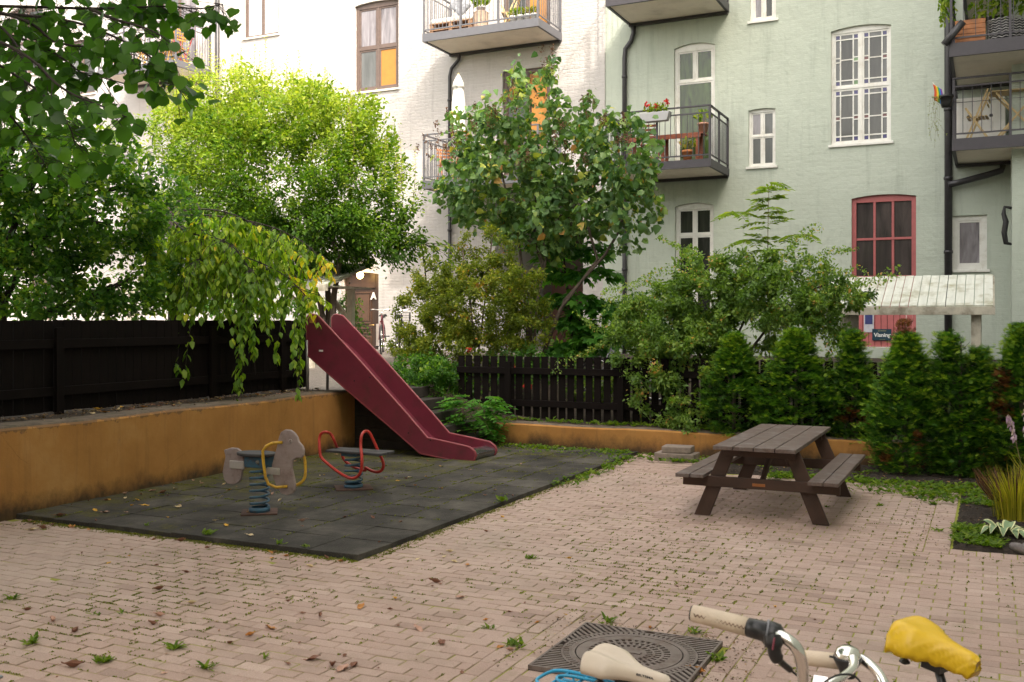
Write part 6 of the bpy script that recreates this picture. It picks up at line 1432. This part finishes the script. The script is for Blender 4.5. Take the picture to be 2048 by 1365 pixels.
vs = [(-.27,-.09,0),(.27,-.09,0),(.27,.07,0),(-.27,.07,0),(-.34,-.12,.19),(.34,-.12,.19),(.34,.09,.19),(-.34,.09,.19)]; mb.add(vs, [(3,2,1,0),(0,1,5,4),(1,2,6,5),(2,3,7,6),(3,0,4,7),(4,5,6,7)]); mb.build('box', m_grayp, t, bevel=.012)
P = in_ell(150, (0, 0, .27), (.32, .1, .1)); leaf_mesh('leaves', T_OVAL, P, rdir(150, .8), rdir(150), np.full(150, .08), .6+.25*rng.normal(size=150), L_light, t)
for f3 in ((-.19,-.05,.37),(.04,-.06,.31),(.25,-.04,.40)): leaf_mesh('flower', T_ROUND, np.array(f3)+rng.normal(size=(24, 3))*.024, rdir(24), rdir(24), np.full(24, .045), rng.random(24), leafmat('petal_red', [(0, (.45,.02,.03)), (1, (.65,.06,.05))], .2), t)
# right balconies
z = zR1+.002
slat_chair((-.2, 20.85, z), R(175), m_pine, 'pale wooden folding chair on the lower right balcony', None, .95)
small_table((.46, 20.8, z), 0, m_pine, 'pale wooden folding table on the lower right balcony', .85, .5, .88)
t = empty('cabinet', (-.18, 21.75, z), 'white cabinet with dark knobs behind the folding chair on the right balcony', 'cabinet'); mb = MB(); mb.box((-.45,-.15,0), (.45,.2,1.0)); mb.build('body', m_wht, t, bevel=.01)
for k, x_ in enumerate((-.2, .0, .2)): mb = MB(); mb.lathe([(.001,-.02),(.035,-.015),(.035,0),(.001,0)], (0,0,0), 12, Matrix.Translation((x_,-.15,.62)) @ Matrix.Rotation(R(90), 4, 'X')); mb.build('knob', m_blkp, t)
for k in range(4): mb = MB(); mb.box((-.44+k*.225,-.158,.03), (-.225+k*.225,-.15,.5)); mb.build('drawer_front', m_wht, t, bevel=.004)
z = zR2+.002
t = empty('planter_box', (-.32, 19.95, z), 'orange-brown wooden planter box on the middle right balcony', 'planter'); mb = MB()
for k in range(5): mb.box((-.25,-.2,.02+k*.085), (.25,.2,.10+k*.085))
mb.build('box', M('planter_wood', (.36,.14,.05), .6, vary=.35, vs=12), t, bevel=.006)
t = empty('wicker_basket', (.28, 19.95, z), 'black and white woven basket beside the wooden planter', 'basket'); mb = MB()
for zz in np.linspace(.03, .4, 9):
    mb.tube([(.33*math.cos(a), .2*math.sin(a), zz+.012*math.sin(a*18)) for a in np.linspace(0, 6.283, 73)], .010, 5, caps=False)
mb.build('weave', M('weave', (.32,.31,.30), .6, vary=.5, vs=30), t); mb = MB(); mb.lathe([(.001,.01),(.28,.01),(.30,.38),(.26,.39)], (0,0,0), 24, Matrix.Diagonal((1,.55,1,1))); mb.build('inner', m_blk, t)
P = in_ell(170, (0, 0, .72), (.75, .15, .2)); leaf_mesh('leaves', T_OVAL, P, rdir(170, 0, .7), rdir(170), np.full(170, .12), .6+.2*rng.normal(size=170), L_light, empty('potted_vine', (.3, 20.0, z), 'bright green climbing leaves above the woven basket', 'plant'))
# hanging pot with flag
q = on_y(1892, 196, 20.15)
t = empty('hanging_pot', (q.x, q.y, q.z-.1), 'dark ribbed pot hooked outside the corner of the right balcony with a trailing plant', 'hanging pot'); mb = MB(); mb.lathe([(.001,-.08),(.075,-.08),(.10,-.0),(.125,.10),(.135,.10),(.135,.14),(.115,.14),(.001,.12)], (0,0,0), 18); mb.build('pot', m_blkp, t)
P, D, N, S, Tn = [], [], [], [], []; mb = MB()
for k in range(7):
    x0 = -.1+rng.normal()*.03; L = rng.uniform(.5, .85); pts = [(x0, -.05, .13), (x0-.09, -.08, .1), (x0-.1+rng.normal()*.03, -.08, -L*.5), (x0-.06+rng.normal()*.05, -.08, -L)]; mb.tube(pts, .002, 4)
    A = np.array(pts)
    for j in range(40): u = rng.random(); P.append(along(A, np.array([u]))[0]+rng.normal(size=3)*.015); D.append(rdir(1)[0]); N.append(rdir(1)[0]); S.append(.026); Tn.append(.6+rng.normal()*.2)
mb.build('stems', m_twig, t); leaf_mesh('leaves', T_OVAL, P, D, N, S, np.array(Tn), leafmat('leaf_trailing', [(0, (.10,.14,.05)), (1, (.30,.34,.16))], .3), t)
mb = MB(); mb.tube([(.1,0,.12),(.16,0,.18),(.22,0,.16)], .006, 6); mb.build('hook', m_pipe, t)
q = on_y(1868, 165, 20.1); t = empty('rainbow_flag', (q.x, q.y, q.z-.05), 'small rainbow striped flag stuck in the hanging pot', 'flag')
cols = [(.50,.03,.02),(.65,.20,.01),(.70,.52,.02),(.03,.30,.06),(.02,.13,.45),(.20,.03,.30)]
for k, c in enumerate(cols):
    mb = MB(); vs = []; n = 8
    for i in range(n+1):
        v_ = i/n
        for w_ in (k/6, (k+1)/6): vs.append((-.02+w_*.15+.03*v_+.012*math.sin(v_*4), .012*math.sin(v_*5+w_*2), .02-w_*.16-v_*.30+(.05*w_)))
    mb.add(vs, [(2*i, 2*i+1, 2*i+3, 2*i+2) for i in range(n)], True); o_ = mb.build('stripe', M('flag_%s' % ['red','orange','yellow','green','blue','violet'][k], c, .7, vary=.05), t); sm_ = o_.modifiers.new('thickness', 'SOLIDIFY'); sm_.thickness = .002
mb = MB(); mb.tube([(-.02,.005,.05),(.16,.05,-.32)], .005, 6); mb.build('stick', m_wht, t)
# dark lantern fixed on the wing at the right edge
q = on_y(2040, 440, 19.5); t = empty('wall_bracket', (XE, 20.9, q.z), 'dark curved object hanging on the wall corner at the right edge', 'bracket'); mb = MB(); mb.tube([(0,0,.35),(-.12,0,.38),(-.14,0,.25),(-.1,0,.1),(-.13,0,-.1),(-.1,0,-.3),(0,0,-.33)], [.03,.03,.04,.05,.05,.045,.02], 10); mb.build('body', m_blk, t)

# ================================================================== BED PLANTS
def blades(kind, label, cat, base, n, L, spread, mat, tilt=.5, wide=.5, tint=.6, stalk=None):
    t = empty(kind, base, label, cat); a = rng.random(n)*6.28; r = np.sqrt(rng.random(n))*spread; P = np.stack([r*np.cos(a), r*np.sin(a), np.zeros(n)], 1); l = tilt*rng.random(n)
    D = np.stack([l*np.cos(a), l*np.sin(a), np.ones(n)], 1); N = np.stack([-np.cos(a)*1.0, -np.sin(a), .4+0*a], 1)
    leaf_mesh('leaves', T_BLADE, P, D, N, L*rng.uniform(.55, 1.1, n), tint+.25*rng.normal(size=n), mat, t, wide)
    if stalk: m_ = stalk; a = rng.random(m_)*6.28; P = np.stack([.6*spread*np.cos(a)-spread*.5, .6*spread*np.sin(a), np.zeros(m_)+L*.35], 1); leaf_mesh('seed_stalks', T_BLADE, P, np.stack([.3*np.cos(a)-.25, .3*np.sin(a), np.ones(m_)], 1), rdir(m_), np.full(m_, L*.65), rng.random(m_), L_brown, t, .8)
    return t
L_grass = leafmat('grass_yellow', [(0, (.10,.12,.01)), (.5, (.26,.26,.02)), (1, (.48,.40,.05))], .4)
q = on_z(2032, 1045); blades('grass_clump', 'tall yellow-green ornamental grass clump with brown seed stalks at the right edge', 'grass clump', (q.x, q.y, .03), 420, .5, .2, L_grass, .55, .5, stalk=60)
q = on_z(2095, 1030); blades('grass_clump', 'yellow grass clump cut by the right edge of the picture', 'grass clump', (q.x, q.y, .03), 260, .6, .18, L_grass, .55)
q = on_z(2010, 1082); t = empty('hosta', (q.x, q.y, .03), 'hosta with cream edged grey-green leaves in the bed', 'hosta')
for k in range(13):
    a = k*2.4+.4; L = rng.uniform(.13, .19); n_ = 7; tilt = rng.uniform(.35, .9); ca, sa = math.cos(a), math.sin(a)
    for part, w0, w1, mt, dz in (('leaf', 0, .72, M('hosta_green', (.17,.25,.12), .45, vary=.15), .0), ('leaf_edge', .72, 1.0, M('hosta_cream', (.55,.55,.28), .45, vary=.1), .0)):
        mb = MB()
        for sg in (-1, 1):
            vs = []
            for i in range(n_+1):
                u = i/n_; wv = .052*math.sin(math.pi*u**.75)**.8*1.0+.001; rr = .05+L*u; zz = .10*tilt*math.sin(u*2.4)+.03+(.0 if u < .7 else -(u-.7)*.12)
                for w_ in (w0, w1): x_, y_ = rr, sg*wv*w_; vs.append((x_*ca-y_*sa, x_*sa+y_*ca, zz+.35*abs(y_)))
            mb.add(vs, [(2*i, 2*i+1, 2*i+3, 2*i+2) for i in range(n_)], True)
        o_ = mb.build(part, mt, t) if part == 'leaf' else mb.build(part, mt, o_)
q = on_z(2045, 1000); t = empty('bellflower', (q.x, q.y, .02), 'tall stalk of drooping pale violet flowers at the right edge', 'flower'); mb = MB(); st_ = [(0,0,0),(-.02,0,.4),(-.1,0,.75),(-.14,0,.88)]; mb.tube(st_, .005, 5); mb.tube([(.03,0,0),(.05,0,.6),(.03,0,1.02)], .005, 5); mb.build('stem', m_twig, t)
P, D, N, S, T_n = [], [], [], [], []
for k in range(46):
    u = rng.random(); c = along(np.array(st_), np.array([.55+.45*u]))[0] if k % 3 else np.array([.04, 0, .7+.32*u])
    for j in range(5): a = j*1.257; P.append(c+rng.normal(size=3)*.01); D.append((math.cos(a)*.5+rng.normal()*.1, math.sin(a)*.5, -.9)); N.append((math.cos(a), math.sin(a), .4)); S.append(.045); T_n.append(k % 3 > 0)
P, D, N, S, T_n = (np.array(q_) for q_ in (P, D, N, S, T_n))
for f_ in (T_n, ~T_n): leaf_mesh('flower_spike', T_OVAL, P[f_], D[f_], N[f_], S[f_], rng.random(int(f_.sum())), leafmat('petal_violet', [(0, (.30,.18,.30)), (.7, (.55,.42,.58)), (1, (.60,.50,.45))], .3), t)
q = on_z(2030, 1108); t = MB(); t.lathe([(.001,.0)]+[(.16*math.sin(a), .085*(1-math.cos(a))) for a in np.linspace(.5, 3.1, 9)], (0,0,0), 18)
t.v = [(x*(1.25+.25*math.sin(y*23+z*11)), y*(1+.2*math.sin(x*19)), z*(1+.22*math.sin(x*31+y*17))) for x, y, z in t.v]; o_ = t.build('rock', M('grey_rock', (.17,.15,.145), .9, vary=.35, vs=14, bs=.9, bscale=18), None); o_.location = (q.x+.10, q.y+.02, -.01); o_.scale = (.62, .62, .62); tag(o_, 'grey weathered rock at the right end of the bed edge', 'rock')

def weed(loc, label, n=9, L=.1, mat=None, kind='weed', group=None, tpl=T_OVAL, wide=.9, flat=.6):
    n = int(n*rng.uniform(1.1, 2.4)); L = L*rng.uniform(.75, 1.1); t = tag(leaf_mesh(kind, tpl, rng.normal(size=(n, 3))*L*.28*np.array([1, 1, 0]), np.stack([np.cos(np.arange(n)*2.4), np.sin(np.arange(n)*2.4), flat*.5+.9*rng.random(n)], 1), rdir(n)*.3+np.array([0, 0, 1]), L*rng.uniform(.45, 1.0, n), .7+.2*rng.normal(size=n), mat or L_weed, None, wide*.75), label, 'weed', group); t.location = loc; return t
spots = [((1000,1012),'weed with upright leaves at the right edge of the rubber mat',14,.16),((1062,1118),'small grass tuft in the open paving right of the mat',14,.09),((1030,1292),'dandelion weed left of the drain cover',12,.13),((975,1257),'flat weed in the paving left of the drain cover',10,.09),((1210,1245),'upright weed behind the drain cover',9,.12),((1390,1268),'leafy weed right of the drain cover',9,.09),((352,1298),'leafy weed near the lower left with upright sprout',11,.11),((415,1338),'broad weed at the bottom edge near the left',13,.12),((528,1318),'two leaved sprout near the bottom edge',6,.08),((62,1288),'bushy weed near the lower left corner',14,.11),((205,1325),'flat cushion weed at the bottom left',22,.08),((190,1232),'small weed with dark leaves at left',8,.08),((243,1228),'pale sprout between pavers at left',6,.08),((1760,1012),'weed in the paving between table and bed',10,.08),((1865,1010),'bright weed rosette near the bed corner',14,.1),((1875,1062),'spreading weed by the slab at the bed edge',16,.11),((1655,1015),'weed beside the front right foot of the picnic table',10,.07),((558,1100),'weed on the front edge of the rubber mat',9,.09),((612,1105),'weed at the front edge of the mat, right of its neighbour',9,.09),((685,1122),'weed under the front corner of the mat',9,.08),((293,1062),'small weed on the front left edge of the mat',7,.08),((415,1080),'thin tall weed on the mat near its front edge',9,.13),((20,1200),'weed at the left edge of the picture',8,.09),((1440,1322),'weed at the right corner of the drain cover',12,.1)]
for (px, py), lab, n, L in [(a_, b_, c_, d_*.72) for a_, b_, c_, d_ in spots]:
    q = on_z(px, py, .0); on_mat = q.x < -4.52 and q.y > 6.62; weed((q.x, q.y, .045 if on_mat else .0), lab, n, L)
# weeds in bands: nobody could count them
def band(name, kindlab, regs, size, mat, tpl=T_LANCE, wide=1.2, flat=.5, z=.01):
    P = []
    for X0, X1, Y0, Y1, n in regs: P.append(np.stack([rng.uniform(X0, X1, n), rng.uniform(Y0, Y1, n), np.full(n, z)], 1))
    P = np.vstack(P); k = 6; n = len(P); P = np.repeat(P, k, 0)+rng.normal(size=(n*k, 3))*np.array([.018, .018, .004]); m_ = n*k; a = rng.random(m_)*6.28
    P[:, 2] = z+np.abs(rng.normal(size=m_))*size*.2
    tg_ = np.repeat(rng.normal(size=n)*.15, k)
    return tag(leaf_mesh(name, tpl, P, np.stack([np.cos(a), np.sin(a), flat+.5*rng.random(m_)], 1), rdir(m_)*.3+np.array([0, 0, 1]), size*rng.uniform(.5, 1.3, m_), .55+tg_+.15*rng.normal(size=m_), mat, None, wide), kindlab, kind='stuff')
band('weeds', 'bright weeds growing along the hedge bed and the foot of the low wall', [(-2.4,-.2,12.1,12.5,190),(-2.6,-1.2,12.3,13.2,70),(-4.4,-2.6,12.9,13.6,130),(-6.6,-4.6,13.25,13.65,170),(-.5,1.2,11.9,12.6,150),(-.7,-.1,11.2,12.1,60),(-1.4,-.4,11.5,12.1,50),(-6.2,-4.3,12.8,13.4,60),(-4.6,-4.3,10.5,13,60)], .065, L_weed)
band('ground_cover', 'low grey-green and moss-green cover in the corner of the planting bed', [(-.28,.1,9.15,10.0,240),(-.2,.4,11.1,12.0,170),(.1,.8,11.0,12.3,120)], .05, L_weed, flat=.4, z=.03)
band('weeds', 'weeds and grass on top of the low wall at the foot of the pickets', [(-6.8,-2.5,13.8,14.1,130),(-9.3,-8.8,8.5,12.2,140)], .07, L_weed, z=.36)
bpy.data.objects['weeds.001'].location.z = 0
# moss and grass tufts in the joints of the pavers
P = []
for _ in range(16000):
    x = rng.uniform(-8.3, 2.0); y = rng.uniform(3.6, 12.2)
    if (x < -4.5 and y > 6.58) or (x > -.5 and y > 8.9) or (-2.3 < x < -1.4 and 4.95 < y < 5.8): continue
    dn = .5+.5*math.sin(x*1.1+1)*math.sin(y*.8+x*.5)
    if rng.random() > .06+.85*dn**3: continue
    r_ = round((y+1.4)/.1); 
    if rng.random() < .45: y = -1.4+r_*.1+rng.normal()*.003
    else:
        rr = int((y+1.4)//.1); xo = -8.45+(rr % 2)*.1; x = xo+round((x-xo)/.2)*.2+rng.normal()*.003
    P.append((x, y, -.002))

for _ in range(2600):   # moss along the mat's edges and seams
    e = rng.integers(0, 4)
    if e == 0: P.append((-4.50+abs(rng.normal())*.05, rng.uniform(6.7, 12.8), 0))
    elif e == 1: P.append((rng.uniform(-8.3, -4.5), 6.6-abs(rng.normal())*.03, 0))
    elif e == 2: P.append((-8.45+int(rng.integers(1, 8))*.492+rng.normal()*.004, 6.7+6.2*rng.random()**.7, .042))
    else: P.append((-8.4+3.9*rng.random()**1.5, 6.62+int(rng.integers(3, 14))*.5+rng.normal()*.004, .042))
P = np.array(P); k = 9; n = len(P); horiz = rng.random(n) < .5; P = np.repeat(P, k, 0); m_ = n*k
sp = np.stack([rng.normal(size=m_)*.018, rng.normal(size=m_)*.012, np.zeros(m_)], 1); P += sp*np.where((np.abs(((P[:, 1:2]+1.4)/.1) % 1-.5) > .45), np.array([[1.6, .25, 1]]), np.array([[.25, 1.6, 1]]))
a = rng.random(m_)*6.28
tag(leaf_mesh('joint_moss', T_LANCE, P, np.stack([np.cos(a), np.sin(a), 1.0+.5*rng.random(m_)], 1), rdir(m_)+np.array([0, 0, .5]), rng.uniform(.006, .014, m_), .45+.2*rng.normal(size=m_), leafmat('moss', [(0, (.07,.085,.012)), (.5, (.15,.17,.015)), (1, (.26,.28,.03))], .2), None, 1.8), 'moss and tiny grass in the joints of the pavers', kind='stuff')
print('moss tufts', n)

# ================================================================== FALLEN LEAVES
def curled(name, mat, L=.085, wd=.5, curl=.5):
    mb = MB(); nu, nv = 8, 6; vs = []
    for i in range(nu+1):
        u = i/nu; w_ = wd*math.sin(math.pi*min(.999, max(.001, u))**.8)**.7*.5
        for j in range(nv+1):
            v_ = (j/nv-.5)*2; x_, y_ = (u-.5), v_*w_; jag = 1+.12*math.sin(u*31+v_*4)
            vs.append((x_*L, y_*L*jag*(1-curl*.4*abs(v_)), L*(.03+curl*.45*v_*v_*w_*2+curl*.22*(2*u-1)**2+.05*math.sin(u*9+v_*3))))
    m_ = nv+1; mb.add(vs, [(i*m_+j, (i+1)*m_+j, (i+1)*m_+j+1, i*m_+j+1) for i in range(nu) for j in range(nv)], True)
    mb.tube([(L*.48, 0, L*.1), (L*.62, L*.03, L*.16), (L*.78, L*.02, L*.1)], L*.012, 4); return mb
ML = {'yellow': M('dry_yellow', (.62,.34,.03), .6, vary=.25, vs=40), 'brown': M('dry_brown', (.20,.085,.05), .7, vary=.35, vs=40), 'pink': M('dry_pink', (.46,.27,.20), .7, vary=.3, vs=40), 'pale': M('dry_pale', (.60,.47,.28), .7, vary=.2, vs=40), 'orange': M('dry_orange', (.45,.19,.04), .6, vary=.3, vs=40)}
protos = {}
for cn, mt in ML.items():
    for k, (wd, cu) in enumerate(((.55,.35),(.5,.9),(.7,.6))): protos[(cn, k)] = curled('fallen_leaf', mt, 1.0, wd, cu)
meshes = {}
def fallen(px, py, cn, k, size, z=None, label=None, group=None, loc=None, surf='paving'):
    q = on_z(px, py, z or 0) if loc is None else Vector(loc)
    if (cn, k) not in meshes: o_ = protos[(cn, k)].build('fallen_leaf', ML[cn]); meshes[(cn, k)] = o_.data
    else: o_ = bpy.data.objects.new('fallen_leaf', meshes[(cn, k)]); COL.objects.link(o_)
    mat_ = q.x < -4.52 and q.y > 6.62 and z is None
    zz = .046 if mat_ else (.002 if z is None else z)
    o_.location = (q.x, q.y, zz); o_.rotation_euler = (rng.normal()*.15, rng.normal()*.15, rng.random()*6.28); o_.scale = (size,)*3
    s_ = 'rubber mat' if mat_ else surf
    word = {'yellow': 'flat yellow', 'brown': 'curled dark brown', 'pink': 'dry pinkish', 'pale': 'pale papery', 'orange': 'orange-brown'}[cn]
    tag(o_, label or f'{word} fallen leaf lying on the {s_}', 'leaf', group or f'{word} fallen leaves on the {s_}'); return o_
spec = [(143,1055,'orange',0,.16,'large orange-brown fallen leaf at the corner of wall and mat'),(65,1061,'pale',0,.15,'large pale orange leaf on the paving at the left wall'),(190,1031,'yellow',0,.1),(290,1021,'yellow',0,.11),(218,1009,'yellow',0,.08),(357,1025,'pale',2,.12),(452,1062,'yellow',0,.11),(498,1036,'yellow',2,.1),(605,1053,'pink',1,.11),(500,1082,'pale',0,.11),(620,1135,'pale',1,.09),(120,1042,'brown',2,.13),(85,1058,'brown',1,.13),(362,1083,'brown',1,.12),(250,997,'pink',1,.1),(350,988,'pale',2,.09),(325,995,'brown',1,.12),(210,1035,'pink',0,.12),(430,1052,'pale',1,.06),(545,998,'pink',1,.09),(318,1233,'pink',1,.11,'pale pinkish curled leaf, upper of a pair in the paving at left'),(305,1250,'brown',1,.1,'brown curled leaf, lower of a pair in the paving at left'),(105,1243,'pink',1,.12),(55,1222,'brown',1,.09),(150,1265,'brown',1,.12),(145,1335,'brown',1,.15,'large brown curled leaf near the bottom left corner'),(625,1320,'brown',0,.13),(665,1333,'brown',1,.12),(685,1340,'pink',0,.14,'broad pinkish-brown leaf at the bottom of the picture'),(540,1258,'orange',0,.14),(500,1272,'orange',1,.09),(460,1288,'brown',1,.07),(382,1208,'pale',1,.09),(318,1180,'brown',1,.11),(372,1146,'brown',2,.08),(870,1166,'brown',1,.13),(920,1196,'pink',0,.11),(790,1199,'yellow',1,.07),(935,1131,'orange',0,.09),(836,1260,'pink',0,.12),(883,1288,'brown',2,.1),(708,1333,'brown',2,.09),(900,1105,'pale',1,.09),(722,1215,'orange',0,.11),(835,1120,'pale',0,.07),(640,1233,'brown',1,.09),(605,1228,'pink',2,.06),(555,1190,'pale',0,.06),(880,1170,'pink',1,.06),(780,1220,'brown',1,.05),(1000,1296,'orange',0,.08),(1020,1302,'pink',1,.08),(1185,1236,'pale',1,.05),(1300,1258,'orange',1,.08),(1395,1345,'orange',1,.12,'orange leaf at the right corner of the drain cover'),(1785,1234,'pale',0,.04),(1440,1213,'pale',0,.05),(970,1000,'pink',1,.05),(880,940,'yellow',0,.07),(1130,905,'pale',1,.06),(640,960,'pale',1,.06),(770,965,'pink',0,.06),(830,980,'orange',1,.06),(795,970,'yellow',0,.06),(690,1045,'brown',1,.06),(590,920,'yellow',1,.08),(740,1000,'pale',0,.06),(560,1010,'pale',2,.07),(600,1010,'brown',1,.05)]
for s_ in spec: fallen(s_[0], s_[1], s_[2], s_[3], s_[4]*.8, label=s_[5] if len(s_) > 5 else None)
cs = list(ML)
for i in range(70):
    px, py = rng.uniform(150, 1150), rng.uniform(930, 1130); cn = cs[rng.choice(5, p=[.2,.3,.2,.2,.1])]; q = on_z(px, py)
    if q.y > 13.5 or q.x < -8.3: continue
    if -7 < q.x < -5.9 and 7.3 < q.y < 9.6: continue
    fallen(px, py, cn, int(rng.integers(0, 3)), rng.uniform(.03, .06))
for i in range(60):
    px, py = rng.uniform(0, 1900), rng.uniform(1100, 1360); q = on_z(px, py)
    if rng.random() < px/2600 or q.x > 1: continue
    fallen(px, py, cs[rng.choice(5, p=[.05,.5,.25,.1,.1])], int(rng.integers(0, 3)), rng.uniform(.02, .05))
for i in range(46):   # litter gathered along the foot of the wall and the mat edges
    if i < 26: x_, y_ = -8.4+abs(rng.normal())*.12, rng.uniform(6.8, 12.1); z_, sf = .046, 'rubber mat'
    else: x_, y_ = rng.uniform(-8.3, -4.6), 6.57-abs(rng.normal())*.05; z_, sf = .002, 'paving by the mat edge'
    fallen(0, 0, cs[rng.choice(5, p=[.1,.5,.2,.1,.1])], int(rng.integers(0, 3)), rng.uniform(.03, .07), z=z_, loc=(x_, y_, z_), surf=sf)
for i in range(40):
    y_ = rng.uniform(7.5, 12.2); fallen(0, 0, cs[rng.choice(5, p=[.2,.3,.1,.3,.1])], int(rng.integers(0, 3)), rng.uniform(.05, .1), z=.886, loc=(rng.uniform(-9.2, -8.6), y_, 0), surf='top of the ochre wall')
def bits(label, regs, z, size, mat):
    P = np.vstack([np.stack([rng.uniform(a, b_, n), rng.uniform(c, d, n), np.full(n, z)], 1) for a, b_, c, d, n in regs]); m_ = len(P); P[:, 2] += np.abs(rng.normal(size=m_))*.008
    a = rng.random(m_)*6.28; return tag(leaf_mesh('leaf_litter', T_LANCE, P, np.stack([np.cos(a), np.sin(a), rng.normal(size=m_)*.25], 1), rdir(m_)*.5+np.array([0, 0, 1]), size*rng.uniform(.4, 1.4, m_), rng.random(m_), mat, None, 1.3), label, kind='stuff')
L_lit = leafmat('litter', [(0, (.03,.018,.012)), (.5, (.10,.055,.03)), (.9, (.24,.14,.07)), (1, (.45,.28,.08))], .1)
bits('brown leaf litter and bark over the soil of the beds', [(-.25,3.5,9.2,12.3,2200),(-3,3.5,12.4,13.6,1800)], .04, .03, L_lit)
bits('brown leaf litter gathered on the wall top along the board fence', [(-9.3,-8.9,5.5,12.2,900),(-9.3,-8.6,7,12.2,260)], .885, .035, L_lit)
bits('brown crumbs and bits gathered around the drain cover and along the bed edge', [(-2.5,-1.2,5.8,6.0,160),(-1.4,-1.15,4.9,5.9,200),(-2.5,-2.3,4.9,5.9,70),(-.75,-.3,9.0,12.2,260),(-8.3,-7.6,6.3,6.6,60),(-.4,1.2,8.8,9.05,90)], .003, .018, L_lit)
